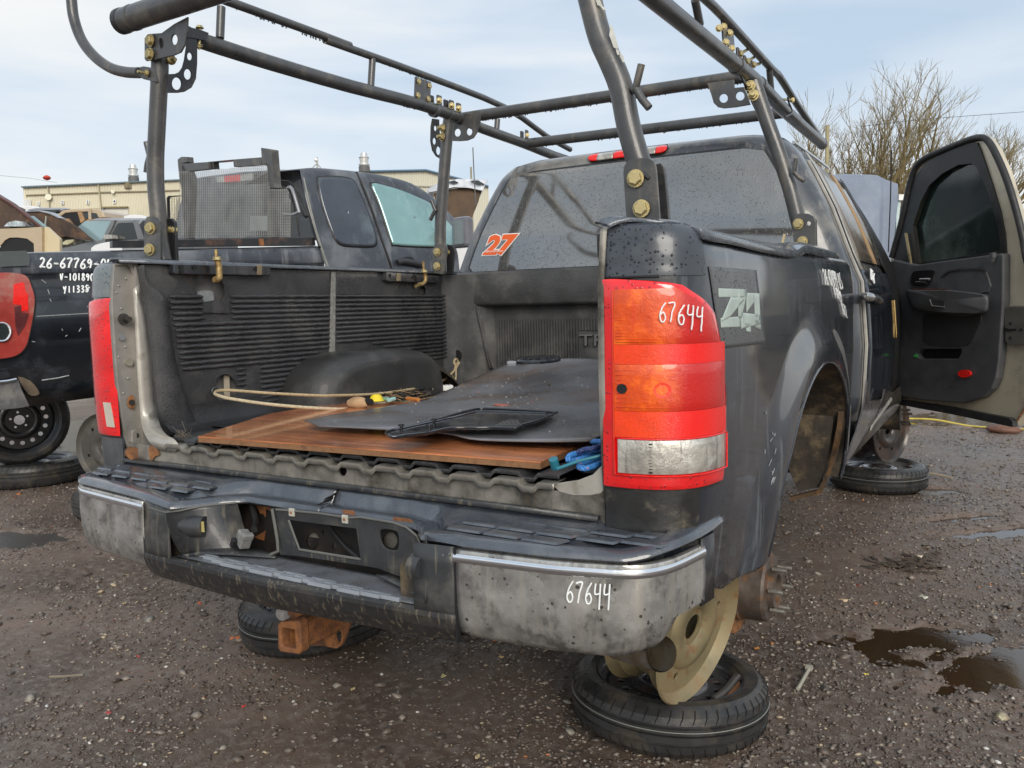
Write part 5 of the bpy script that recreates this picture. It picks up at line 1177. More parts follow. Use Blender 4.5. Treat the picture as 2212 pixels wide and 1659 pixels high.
# right joint
yp('crossbar_bracket', lf, [(1062, 668), (1280, 640), (1284, 706), (1360, 698), (1400, 800), (1412, 842), (1300, 862), (1200, 872), (1150, 862), (1115, 828), (1095, 760)], pL.y-.04, holes=[(1195, 790, 34, 36), (1328, 772, 35, 36)])
plate('side_bracket', [BXr(lf(*q)) for q in ((1320, 600), (1350, 640), (1380, 720), (1440, 840), (1480, 900), (1520, 965), (1505, 970), (1460, 915), (1420, 830), (1360, 690))], (.006, 0, 0), rackd, K)
plate('joint_plate', [BXr(lf(*q)) for q in ((1170, 165), (1255, 195), (1275, 410), (1185, 345))], (.006, 0, 0), rackm, K, bev=.001)
for q in ((1195, 215), (1245, 265), (1215, 340), (1262, 390), (1158, 228)): bolt(BXr(lf(*q), .677), (.6, -1, 0), r=.009)
for q, e in (((1330, 432), (1385, 400)), ((1385, 495), (1438, 462)), ((1435, 522), (1485, 512))):
    p = BXr(lf(*q), .66); bolt(p, (1, -.3, .1), r=.0105); tube('bolt_shank', [p, BXr(lf(*e), .66)], .0055, gold, K, 8); box('clamp_ear', BXr(lf(q[0]-22, q[1]-8), .655), (.01, .02, .035), rackd, K, bev=.004)
for q in ((1408, 692), (1437, 767)): bolt(BY(*lf(*q), 1.53), (.1, -1, .05), r=.0155, shaft=.026)
p = BXr(lf(1745, 803), .675); bolt(p, (.8, -1, 0), r=.010); tube('bolt_shank', [BXr(lf(1668, 800), .675), p], .005, gold, K, 8)
tube('clamp_loop', crv([BXr(lf(*q), .69) for q in ((1712, 780), (1722, 830), (1742, 880), (1738, 915), (1690, 940))], 4), .004, rackd, K, 6)
# Y shaped rope hooks
for fn, y, pts, r in ((lf, .19, [(535, 518), (487, 712), (460, 730)], .0085), (lf, .19, [(487, 712), (540, 800), (598, 868)], .0085), (lf, 1.53, [(1778, 1275), (1760, 1385), (1748, 1392)], .008), (lf, 1.53, [(1760, 1385), (1800, 1425), (1842, 1455)], .008),
                      (lc, 1.57, [(1540, 548), (1568, 620), (1580, 650)], .009), (lc, 1.57, [(1575, 640), (1550, 690), (1527, 738)], .009), (z1, .22, [(924, 898), (934, 940), (945, 985)], .009), (z1, .22, [(945, 985), (930, 1040), (924, 1090)], .009)):
    tube('rope_hook', [BY(*fn(*q), y) for q in pts], r, rackm, K, 8)
# flaked paint on the near post
flk = M('bare pale primer', (.62, .61, .56), .5, var=.12, vs=60)
for pts in ([(168, 0), (200, 0), (215, 40), (235, 60), (250, 82), (228, 80), (205, 50), (180, 40)], [(283, 190), (300, 215), (325, 300), (345, 370), (352, 390), (335, 392), (310, 380), (290, 320), (275, 285), (282, 240)], [(365, 420), (385, 450), (398, 500), (385, 500), (362, 455)], [(328, 395), (348, 400), (358, 440), (340, 440)]):
    P3 = [];
    for q in pts: p = BY(*lf(*q), .2); P3.append(p+Vector((0, -.0245, 0))) 
    cen = BY(*lf(sum(q[0] for q in pts)/len(pts), sum(q[1] for q in pts)/len(pts)), .178)
    plate('flaked_paint', [BY(*lf(*q), .1785+.0) for q in pts], (0, .002, 0), flk, K)
# clamp channels on the left rail, with C clamps
ch = M('black channel', (.016, .017, .022), .28, .2, .4, .3, 20, dirt=(.08, .08, .085), damt=.4)
plate('rail_channel', [BX(*lb(*q), -.745) for q in ((260, 1372), (1325, 1392), (1335, 1410), (1335, 1480), (1322, 1502), (280, 1485), (262, 1470))], (-.03, 0, 0), ch, K, bev=.003)
plate('rail_channel', [BX(*lc(*q), -.745) for q in ((1100, 1255), (1120, 1250), (1650, 1290), (1645, 1352), (1630, 1358), (1115, 1342), (1100, 1330))], (-.03, 0, 0), ch, K, bev=.003)
for (a, b), (c, d) in (((1190, 1375), (1240, 1500)),): plate('channel_bushing', [BX(*lb(*q), -.740) for q in ((1190, 1378), (1245, 1380), (1243, 1498), (1190, 1495))], (-.01, 0, 0), M('worn bushing', (.25, .20, .13), .4, .5), K, bev=.003)
plate('channel_bushing', [BX(*lc(*q), -.740) for q in ((1205, 1258), (1240, 1260), (1238, 1342), (1202, 1340))], (-.01, 0, 0), M('worn bushing', (0, 0, 0)), K, bev=.003)
for q in ((345, 1405), (350, 1455), (490, 1405), (1170, 1425)): p = BX(*lb(*q), -.744); tube('channel_hole', [p, p+Vector((.002, 0, 0))], .008, blk, K, 12)
for q in ((1130, 1285), (1355, 1300), (1565, 1315)): p = BX(*lc(*q), -.744); tube('channel_hole', [p, p+Vector((.002, 0, 0))], .007, blk, K, 12)
thr = M('rusty threaded rod', (.40, .28, .12), .45, .6, 0, .4, 90, dirt=(.25, .11, .04), damt=.5, dsc=60, bump=.5)
for fn, P_ in ((lb, [(730, 1212), (735, 1340)]), (lc, [(1457, 1145), (1465, 1250)])):
    tube('threaded_rod', [BX(*fn(*q), -.715) for q in P_], .0055, thr, K, 10)
tube('clamp_hook', crv([BX(*lb(*q), -.715) for q in ((745, 1330), (762, 1400), (765, 1480), (765, 1525), (735, 1545), (712, 1540))], 4), .0105, thr, K, 10)
tube('clamp_hook', crv([BX(*lc(*q), -.715) for q in ((1465, 1245), (1478, 1290), (1475, 1345), (1440, 1370), (1412, 1372))], 4), .0085, thr, K, 10)
for q, fn in (((742, 1328), lb), ((1468, 1252), lc)): bolt(BX(*fn(*q), -.713), (0, 0, 1), r=.013)
bolt(BX(*lc(1382, 1385), -.77), (1, 0, 0), r=.009)
# water drips under the bars
drp = MB(); rr = random.Random(8)
def drips(a, b, r, n):
    for k in range(n):
        t = rr.random(); p = a.lerp(b, t)+Vector((0, 0, -r)); s = rr.uniform(.0022, .0048); drp.lathe([(0, -s*1.5), (s*.8, -s*.6), (s*.9, 0), (s*.5, s), (0, s*1.3)], 6, Matrix.Translation(p))
drips(pL, pR, .0262, 60); drips(lrail[0], lrail[4], .0262, 60); drips(up_l[1], up_l[4], .0155, 60); drips(qL, qR, .0262, 25); drips(e0, Vector((.2, .16, e0.z)), .037, 30)
tag(drp.build('water_drops', M('water drop', (.10, .11, .12), .05, 0, 1, .1, 10), K, True), kind='stuff')
# ================================================================ LOAD IN THE BED
def zpoly(name, zf, pts, z, t, mat, label, cat, bev=.001, uneven=0, parent=None):
    P3 = [BZ(*(zf if zf else PX)(*q), z) for q in pts]
    o = plate(name, P3, (0, 0, -t), mat, parent, bev=bev)
    if cat: tag(o, label, cat)
    return o
wood = M('red brown plywood', (.52, .195, .08), .26, 0, .5, .25, 3, streak=None, dirt=(.28, .10, .05), damt=.5, dsc=4, rvar=.12)
def woodgrain(m):
    t = m.node_tree; N = t.nodes; b = N['Principled BSDF']; tcn = N.new('ShaderNodeTexCoord'); mp = N.new('ShaderNodeMapping'); mp.inputs['Scale'].default_value = (2.5, 40, 30); mp.inputs['Rotation'].default_value = (0, 0, .02)
    n = N.new('ShaderNodeTexNoise'); n.inputs['Scale'].default_value = 1.6; n.inputs['Detail'].default_value = 6; n.inputs['Distortion'].default_value = .8
    t.links.new(tcn.outputs['Object'], mp.inputs[0]); t.links.new(mp.outputs[0], n.inputs[0])
    src = b.inputs['Base Color'].links[0].from_socket; mx_ = N.new('ShaderNodeMix'); mx_.data_type = 'RGBA'; mx_.blend_type = 'MULTIPLY'; mx_.inputs[0].default_value = .75
    r = N.new('ShaderNodeValToRGB'); r.color_ramp.elements[0].position = .32; r.color_ramp.elements[0].color = (.42, .36, .32, 1); r.color_ramp.elements[1].position = .62; r.color_ramp.elements[1].color = (1.25, 1.2, 1.15, 1)
    t.links.new(n.outputs[0], r.inputs[0]); t.links.new(src, mx_.inputs[6]); t.links.new(r.outputs[0], mx_.inputs[7]); t.links.new(mx_.outputs[2], b.inputs['Base Color'])
woodgrain(wood)
edgew = M('raw plywood edge', (.24, .12, .055), .7, var=.3, vs=40, dirt=(.10, .05, .03), damt=.4, dsc=40)
PZ = .846
ply = thing('plywood_sheet', 'red brown varnished plywood sheet lying over the tail of the cargo bed', 'plywood', tuple(BZ(*z5(600, 1250), PZ)))
c_ply = [BZ(*z4(1252, 1178), PZ), BZ(*z5(600, 1312), PZ), BZ(*z5(1362, 1340), PZ), BZ(*z5(1592, 1240), PZ), BZ(*z5(1592, 1240), PZ)+Vector((-.06, .85, 0)), BZ(*z4(1700, 1035), PZ)+Vector((0, .35, .0)), BZ(*z4(1700, 1035), PZ)]
c_ply[1] = c_ply[0].lerp(c_ply[2], .55)
plate('board_face', [p+Vector((0, 0, .0005)) for p in c_ply], (0, 0, -.003), wood, ply)
plate('board_core', [p+Vector((0, 0, -.003)) for p in c_ply], (0, 0, -.013), edgew, ply)
for k in range(40):
    x = rr.uniform(c_ply[0].x+.02, c_ply[2].x-.02); t = (x-c_ply[0].x)/(c_ply[2].x-c_ply[0].x); p = c_ply[0].lerp(c_ply[2], t); p.z -= rr.uniform(.004, .013); tube('edge_splinter', [p, p+Vector((rr.uniform(-.004, .004), -rr.uniform(.001, .004), -.001))], .0009, edgew, ply, 4)
rubm = M('wet dark rubber sheet', (.15, .152, .165), .36, 0, .4, .3, 3, dirt=(.13, .085, .060), damt=.6, dsc=2.6, bump=.6, bsc=60, rvar=.14, spots=(.13, .12, .11), spsc=48)
RZ = .868
# large dark sheet: grid draped with a hump under its far end
edge = [z5(-130, 1082), z5(0, 1058), z5(160, 1020), z5(400, 985), z5(600, 955), z5(800, 880), z5(950, 818), z5(1060, 765), z5(1180, 720), z5(1240, 702)]
near = [z5(-40, 1112), z5(200, 1128), z5(450, 1145), z5(700, 1150), z5(980, 1165), z5(985, 1190), z5(1150, 1205), z5(1400, 1213), z5(1640, 1216), z5(1700, 1208)]
E_ = [BZ(*edge[0], RZ), BZ(*edge[2], RZ), BZ(*edge[4], RZ), BZ(*z5(700, 925), RZ), BZ(*z5(850, 858), RZ+.01), BZ(*z5(1000, 792), RZ+.03), BZ(*z5(1120, 740), RZ+.055), BZ(*z5(1240, 705), RZ+.085)]
N_ = [BZ(*near[0], RZ), BZ(*near[3], RZ), BZ(*near[5], RZ), BZ(*near[8], RZ), BZ(*z5(1752, 1188), RZ), Vector((.72, .55, RZ)), Vector((.74, .9, RZ+.03)), Vector((.74, 1.3, RZ+.05))]
rows = []
for k in range(8):
    row = []
    for j in range(33):
        t = j/32; p = E_[k].lerp(N_[k], t); p.z += .010*mnoise.noise(Vector((p.x*4, p.y*4, 0)))+(.03*sin(pi*t)*sstep(4, 7, k)); row.append(p)
    rows.append(row)
rows = [list(r) for r in zip(*[crv(c, 5) for c in zip(*rows)])]
rs_ = loft('rubber_sheet', rows, rubm, None, thick=.004, sharp=60); tag(rs_, 'large dark worn rubber sheet lying on the plywood in the cargo bed', 'rubber sheet')
# shards and dirt on the sheet
rsv = BVHTree.FromPolygons([v.co for v in rs_.data.vertices], [tuple(p.vertices) for p in rs_.data.polygons])
mbd = [MB(), MB(), MB()]
for k in range(190):
    x = rr.gauss(1080, 150); y = rr.uniform(800, 935); p = hit(rsv, x, y, .003)
    if p: s = rr.uniform(.0012, .0042); mbd[rr.choice((0, 0, 0, 1, 2))].add([p+Vector((s, 0, 0)), p+Vector((0, s, 0)), p+Vector((-s, -s*.4, 0)), p+Vector((0, 0, s*.6))], [(0, 1, 3), (1, 2, 3), (2, 0, 3)])
gr_t = thing('debris', 'small pale grit and plastic crumbs scattered on the rubber sheet', 'debris', (0, .7, RZ)); gr_t['kind'] = 'stuff'
for m_, mt in zip(mbd, (M('pale grit', (.5, .48, .44), .6), M('tan grit', (.35, .22, .12), .6), M('red grit', (.4, .10, .07), .6))): m_.build('grit', mt, gr_t)
zpoly('red_shard', z5, [(1060, 975), (1085, 970), (1168, 976), (1165, 981), (1090, 981)], RZ+.008, .002, M('faded red plastic', (.45, .12, .09), .5), 'faded red plastic shard on the dark rubber sheet', 'shard')
zpoly('bark_strip', z5, [(1410, 850), (1460, 835), (1530, 815), (1520, 824), (1460, 845), (1415, 856)], RZ+.035, .006, M('bark', (.07, .04, .025), .8), 'curled dark strip of bark on the far part of the rubber sheet', 'bark')
# plastic trim piece
tmz = .888
tpts = [(388, 1155), (420, 1142), (560, 1110), (700, 1075), (830, 1040), (930, 1012), (1000, 1005), (1150, 1010), (1440, 1028), (1444, 1040), (1330, 1088), (1230, 1112), (1205, 1130), (1050, 1125), (980, 1128), (850, 1128), (750, 1138), (640, 1162), (500, 1178), (430, 1186), (392, 1172)]
tb = thing('plastic_trim_panel', 'broken black plastic trim panel lying on the rubber sheet', 'trim panel', tuple(BZ(*z5(850, 1100), tmz)))
pm = M('glossy black trim plastic', (.016, .018, .024), .18, 0, .6, .2, 20, dirt=(.05, .052, .055), damt=.35, dsc=20)
P3 = [BZ(*z5(*q), tmz) for q in tpts]; plate('panel', P3, (0, 0, -.004), pm, tb, bev=.001)
tube('raised_rim', crv([p+Vector((0, 0, .002)) for p in P3], 2, True), .0034, pm, tb, 8, closed=True)
tube('fold_line', crv([BZ(*z5(*q), tmz+.000) for q in ((440, 1140), (620, 1100), (800, 1062), (930, 1030), (1000, 1022), (1400, 1035))], 3), .004, pm, tb, 6)
for q in ((483, 1150), (690, 1112), (660, 1150)): p = BZ(*z5(*q), tmz+.002); tube('clip_stud', [p, p+Vector((0, 0, .014)), p+Vector((0, 0, .015)), p+Vector((0, 0, .018))], [.004, .004, .008, .008], pm, tb, 8)
mb = MB()
for j in range(4):
    for k in range(6-j): p = BZ(*z5(1090+k*28+j*22, 1106-j*9), tmz+.0025); mb.box(p, (.011, .006, .003))
mb.build('label_squares', M('grey moulding', (.08, .08, .085), .4), tb)
# drain cover at the front wall
dc = BZ(*z5(1345, 697), .985); o_ = MB().lathe([(0, .010), (.05, .012), (.065, .008), (.080, .010), (.085, .004), (.085, -.004), (0, -.006)], 32, Matrix.Translation(dc) @ Matrix.Rotation(radians(3), 4, 'X')).build('round_cover', pm, None, True, 30); tag(o_, 'round black plastic lid against the front wall of the cargo bed', 'lid')
mb = MB()
for k in range(12): a = 2*pi*k/12; mb.box(dc+Vector((.055*cos(a), .055*sin(a), .010)), (.009, .009, .005))
mb.build('lid_knob', pm, o_)
o_ = zpoly('grey_bracket', z5, [(1150, 705), (1165, 700), (1210, 702), (1205, 712), (1155, 718)], 1.0, .01, M('light grey plastic', (.35, .35, .36), .5), 'small light grey plastic piece beside the round lid', 'plastic piece')
# rope
ropem = M('tan braided rope', (.42, .33, .20), .75, var=.3, vs=120)
def rope(name, pts, r, mat, parent, tw=55):
    P = crv(pts, 10); mb = MB(); Ltot = 0
    tl = [0]
    for a, b in zip(P, P[1:]): tl.append(tl[-1]+(b-a).length)
    # resample
    n = max(8, int(tl[-1]/.0045)); Q = []
    for k in range(n+1):
        s = tl[-1]*k/n; i = max(j for j in range(len(tl)) if tl[j] <= s+1e-9); i = min(i, len(P)-2); f = (s-tl[i])/max(1e-6, tl[i+1]-tl[i]); Q.append(P[i].lerp(P[i+1], f))
    for st in range(3):
        S3 = []
        for k, p in enumerate(Q):
            t = (Q[min(k+1, n)]-Q[max(k-1, 0)]).normalized(); u = t.cross(Vector((0, 0, 1))); u = u.normalized() if u.length > 1e-3 else Vector((1, 0, 0)); v = t.cross(u)
            a = tl[-1]*k/n*tw*5+st*2*pi/3; S3.append(p+(u*cos(a)+v*sin(a))*r*.5)
        mb.tube(S3, r*.62, 6)
    return mb.build(name, mat, parent, True, 70)
rt = thing('rope', 'tan braided rope looped from the hole in the liner to the front tie down', 'rope', (-.5, .8, .86))
a0 = BX(*z4(1360, 895), XL+.01)
rope('rope_strand', [a0, BX(*z4(1440, 886), -.70), BX(*z4(1700, 905), -.62), BX(*z4(2000, 920), -.555), BX(*z5(60, 920), -.535), BX(*z5(300, 912), -.545), BX(*z5(500, 888), -.55), BX(*z5(640, 860), -.60), BX(*z5(740, 828), -.65), BX(*z5(815, 765), -.69), BX(*z5(825, 715), -.70)], .0052, ropem, rt)
rope('rope_strand', [a0+Vector((0, 0, -.004)), BX(*z4(1368, 915), -.74), BX(*z4(1460, 940), -.66), BX(*z4(1700, 975), -.58), BX(*z4(2000, 1000), -.50), BX(*z4(2212, 1005), -.46), BX(*z5(220, 985), -.44), BX(*z5(400, 966), -.44), BX(*z5(580, 958), -.45)], .0056, M('pale braided rope', (.52, .44, .30), .75, var=.25, vs=120), rt)
tube('rope_eye', circ(BX(*z4(1358, 893), XL+.006), .012, Vector((0, 1, 0)), Vector((0, 0, 1)), 12), .003, M('wire', (.1, .1, .1), .4, .6), rt, 5, closed=True)
rope('rope_strand', [BX(*z5(850, 712), -.69), BX(*z5(830, 750), -.68), BX(*z5(828, 800), -.67), BX(*z5(820, 855), -.66)], .004, ropem, rt)
tube('rope_eye', circ(BX(*z5(828, 710), -.70), .016, Vector((0, 1, 0)), Vector((0, 0, 1)), 12), .005, ropem, rt, 6, closed=True)
def blob(name, p, r, mat, label, cat, sq=(1, 1, 1), seed=1):
    mb = MB(); n = 14; m = 8; vs = []
    for i in range(m+1):
        for k in range(n):
            a = pi*i/m; b = 2*pi*k/n; q = Vector((sin(a)*cos(b)*sq[0], sin(a)*sin(b)*sq[1], cos(a)*sq[2])); q *= r*(1+.12*mnoise.noise(q*3+Vector((seed, 0, 0)))); vs.append(Vector(p)+q)
    o = mk(name, vs, [(i*n+k, i*n+(k+1) % n, (i+1)*n+(k+1) % n, (i+1)*n+k) for i in range(m) for k in range(n)], mat, None, True, 80); return tag(o, label, cat)
FZ = .82
water = zpoly('bed_water', z5, [(690, 940), (840, 900), (960, 830), (1060, 768), (1030, 752), (900, 745), (800, 760), (700, 850), (600, 930)], .823, .001, M('bed water', (.02, .018, .016), .02, 0, 0, .1, 2, spec=.8, rvar=.01), None, None); tag(water, kind='structure'); water.name = 'standing_water'
blob('yellow_float', BZ(*z5(784, 826), .84), .030, M('yellow foam', (.62, .58, .20), .6, var=.2, vs=40), 'round yellow foam float beside the rope at the front of the bed', 'float', (1, 1, .9))
blob('yellow_scrap', BZ(*z5(848, 778), .835), .018, M('yellow foam', (0, 0, 0)), 'small crumbled yellow foam scrap near the tie down ring', 'foam scrap', (1.5, 1, .6), 4)
blob('yellow_scrap', BZ(*z5(645, 878), .845), .020, M('pale yellow foam', (.6, .58, .35), .6), 'pale yellow foam scrap left of the white block', 'foam scrap', (1.6, 1, .5), 6)
p = BZ(*z5(738, 872), .838); o_ = box('white_block', p, (.095, .045, .022), M('white plastic', (.75, .75, .72), .4), None, Matrix.Rotation(.75, 3, 'Z'), .003); tag(o_, 'white ribbed plastic block lying on the bed floor by the rope', 'plastic block')
mb = MB()
for k in range(6): mb.box(p+Matrix.Rotation(.75, 3, 'Z') @ Vector((-.038+.015*k, 0, .0118)), (.004, .040, .003), Matrix.Rotation(.75, 3, 'Z'))
mb.build('block_rib', M('white plastic', (0, 0, 0)), o_)
blob('brown_stone', BZ(*z5(208, 968), .862), .032, M('brown stone', (.42, .27, .15), .7, var=.3, vs=30, bump=.6), 'brown stone behind the rope on the edge of the plywood', 'stone', (1.5, .8, .7), 2)
cap_ = BZ(*z5(325, 945), .868); o_ = MB().lathe([(0, .016), (.012, .018), (.02, .012), (.024, 0), (.030, -.004), (0, -.006)], 20, Matrix.Translation(cap_)).build('bottle_top', M('yellow plastic', (.80, .62, .03), .35), None, True, 40); tag(o_, 'bright yellow plastic cap lying beside the rope', 'cap')
o_ = tube('black_nozzle', [BZ(*z5(262, 958), .868), BZ(*z5(290, 962), .868)], .012, blk, None, 12); tag(o_, 'short black hose nozzle next to the yellow cap', 'nozzle')
for k, (a, b, c, l) in enumerate((((370, 940), (400, 945), (.25, .5, .45), 'pale green plastic tube nearest the yellow cap'), ((405, 950), (440, 940), (.35, .6, .6), 'pale turquoise plastic tube beside the rope'), ((520, 938), (590, 946), (.55, .22, .06), 'orange brown twig of plastic by the rope end'))):
    o_ = tube('plastic_stick', [BZ(*z5(*a), .868), BZ(*z5(*b), .87)], .007, M('stick %d' % k, c, .5), None, 8); tag(o_, l, 'plastic stick')
lm = thing('leaf_litter', 'dark soggy leaves and twigs in the gap beside the wheelhouse', 'leaf litter', (-.3, .75, .85)); lm['kind'] = 'stuff'
mb = MB(); mb2 = MB()
for k in range(240):
    t = rr.random(); p = BZ(*z5(380+t*300+rr.gauss(0, 22), 935-t*45+rr.gauss(0, 13)), .855+rr.uniform(0, .012)); a = rr.uniform(0, 6.3); l = rr.uniform(.006, .026); w = l*rr.uniform(.15, .5)
    u = Vector((cos(a), sin(a), rr.uniform(-.2, .4)))*l; v = Vector((-sin(a), cos(a), rr.uniform(-.3, .3)))*w; (mb if k % 4 else mb2).add([p-u, p+v, p+u, p-v], [(0, 1, 2, 3)])
for k in range(14):
    p = BZ(*z5(rr.uniform(400, 640), rr.uniform(890, 950)), .86); a = rr.uniform(0, 6.3); mb2.tube([p, p+Vector((cos(a)*.06, sin(a)*.06, .012))], .0013, 4)
mb.build('leaves', M('soggy leaves', (.035, .026, .02), .45, var=.5, vs=90), lm); mb2.build('twigs', M('tan twigs', (.25, .16, .08), .7), lm)
mb = MB()
for k in range(40):
    p = BY(*z4(1150+rr.gauss(0, 22), 1180+rr.gauss(0, 16)), .03); a = rr.uniform(0, 6.3); l = rr.uniform(.008, .03); mb.tube([p, p+Vector((cos(a)*l, sin(a)*l*.4, abs(sin(a*3))*l))], .0009, 4)
tag(mb.build('twig_litter', M('grey twigs', (.10, .085, .07), .8), None), 'grey twig litter caught at the left end of the sill', 'twigs', kind='stuff')
# blue rope bundle
bz = M('blue nylon rope', (.045, .20, .52), .5, var=.3, vs=60, spots=(.5, .2, .2), spsc=60)
bt = thing('blue_rope', 'coiled blue nylon rope with red flecks in the right corner of the bed', 'rope', tuple(BZ(*z5(1650, 1320), .84)))
def zr(pts, z): return [BZ(*z5(*q), z+dz) for *q, dz in pts]
rope('rope_loop', zr([(1750, 1212, .04), (1700, 1210, .035), (1690, 1222, .03)], .84), .006, bz, bt)
rope('rope_loop', zr([(1750, 1262, .03), (1660, 1278, .03), (1580, 1290, .03), (1545, 1305, .03), (1538, 1325, .025), (1560, 1335, .02), (1640, 1315, .02), (1750, 1285, .02)], .84), .0065, bz, bt)
rope('rope_loop', zr([(1750, 1318, .02), (1650, 1345, .02), (1612, 1360, .02), (1612, 1375, .02), (1660, 1378, .02), (1740, 1350, .02)], .83), .0065, bz, bt)
rope('rope_loop', zr([(1752, 1240, .045), (1690, 1255, .045), (1640, 1262, .04), (1600, 1280, .035)], .84), .006, M('navy rope', (.03, .05, .16), .5, var=.4, vs=60, spots=(.45, .1, .12), spsc=60), bt)
tube('blue_rod', zr([(1462, 1385, .02), (1600, 1335, .03), (1742, 1300, .04)], .835), .0035, M('teal rod', (.02, .16, .22), .4), bt, 8)
p = BZ(*z5(1458, 1376), .85); tube('rod_head', [p, p+Vector((.0, -.01, .02))], .010, M('teal rod', (0, 0, 0)), bt, 8)
o_ = zpoly('cardboard_flap', z5, [(1580, 1240), (1620, 1228), (1760, 1180), (1760, 1240), (1620, 1290), (1560, 1265)], .835, .01, M('dark rag', (.03, .02, .025), .7, spots=(.3, .05, .05), spsc=40), 'dark rag under the blue rope in the bed corner', 'rag')
# ================================================================ WHEELS AND TYRES
def wheel(name, label, cat, loc, rot, R, w, rr_, tmat, wmat, kind='disc', group=None, nh=16, dent=False, treadn=54, lines=True):
    t = thing(name, label, cat, loc, group); t['local'] = 1; t.rotation_euler = rot
    if tmat:
        h = w/2; prof = [(rr_, -h*.70), (rr_+.012, -h*.86), (rr_+(R-rr_)*.35, -h), (rr_+(R-rr_)*.62, -h*.98), (R-.020, -h*.86), (R-.006, -h*.66), (R-.002, -h*.4), (R-.008, -h*.36), (R-.008, -h*.30), (R, -h*.26), (R, h*-.02), (R-.008, 0), (R-.008, h*.03), (R, h*.06), (R, h*.26), (R-.008, h*.30), (R-.008, h*.36), (R-.002, h*.4), (R-.006, h*.66), (R-.020, h*.86), (rr_+(R-rr_)*.62, h*.98), (rr_+(R-rr_)*.35, h), (rr_+.012, h*.86), (rr_, h*.70)]
        ty = MB().lathe(prof, 96, closed=False).build('tyre', tmat, t, True, 30)
        mb = MB()
        for k in range(treadn):
            a = 2*pi*k/treadn
            for s in (-1, 1):
                pts = [Vector(((R-.003)*cos(a+.01), (R-.003)*sin(a+.01), s*h*.42)), Vector(((R-.004)*cos(a+.035), (R-.004)*sin(a+.035), s*h*.66)), Vector(((R-.018)*cos(a+.05), (R-.018)*sin(a+.05), s*h*.88))]
                mb.tube(pts, .0013, 4)
        mb.build('tread_sipes', blk, ty)['kind'] = 'stuff'
        if lines:
            L_ = MB(); L_.tube([Vector((cos(2*pi*k/64)*(R+.0002), sin(2*pi*k/64)*(R+.0002), h*.16)) for k in range(64)], .0012, 4, closed=True); L_.build('mould_line', M('pale tyre line', (.25, .26, .24), .6), ty)
    hw = w*.42
    # rim barrel
    MB().lathe([(rr_+.010, hw+.004), (rr_+.012, hw-.002), (rr_+.002, hw-.008), (rr_-.004, hw-.022), (rr_-.004, hw*.55), (rr_-.022, hw*.3), (rr_-.024, -hw*.3), (rr_-.006, -hw*.6), (rr_-.004, -hw+.022), (rr_+.002, -hw+.008), (rr_+.012, -hw+.002), (rr_+.010, -hw-.004)], 72).build('rim', wmat, t, True, 40)
    if kind:
        zd = hw*.55; ro = rr_-.022
        holes = [circ((ro*.80*cos(2*pi*k/nh), ro*.80*sin(2*pi*k/nh), zd), ro*.072, Vector((1, 0, 0)), Vector((0, 1, 0)), 12) for k in range(nh)]
        holes += [circ((.054*cos(2*pi*k/5+.3), .054*sin(2*pi*k/5+.3), zd), .0078, Vector((1, 0, 0)), Vector((0, 1, 0)), 8) for k in range(5)]+[circ((0, 0, zd), .033, Vector((1, 0, 0)), Vector((0, 1, 0)), 20)]
        o = MB().plate(circ((0, 0, zd), ro, Vector((1, 0, 0)), Vector((0, 1, 0)), 56), (0, 0, -.006), holes).build('wheel_disc', wmat, t, False); bevel(o, .002)
        MB().lathe([(ro*.66, zd+.001), (ro*.62, zd+.012), (ro*.52, zd+.016), (ro*.46, zd+.012), (ro*.43, zd+.001)], 48).build('disc_ridge', wmat, t, True, 50)
    return t
w1p = BZ(1438, 1560, .075)
wc = Vector((.695, .635, .080))
tw1 = wheel('wheel_stand', 'spare wheel lying flat at lower right with a dented black disc and round holes', 'wheel', wc, (radians(-3), radians(2), .5), .274, .140, .192, tyre, whblk, group=None)
# dent in the rim: buckled bead
dn = [Vector((.10, -.165, .055)), Vector((.125, -.135, .060)), Vector((.150, -.085, .056)), Vector((.175, -.040, .062)), Vector((.190, -.010, .060))]
Rz = Matrix.Rotation(-.05, 4, 'Z')
tube('buckled_bead', crv([Rz @ p for p in dn], 6), .010, M('scuffed bead', (.06, .055, .05), .4, .2), tw1, 8)
mk('rust_patch', [Rz @ Vector(p) for p in ((.125, -.150, .050), (.165, -.075, .052), (.190, -.030, .056), (.196, -.070, .050), (.172, -.125, .046))], [(0, 1, 2, 3, 4)], rusto, tw1)
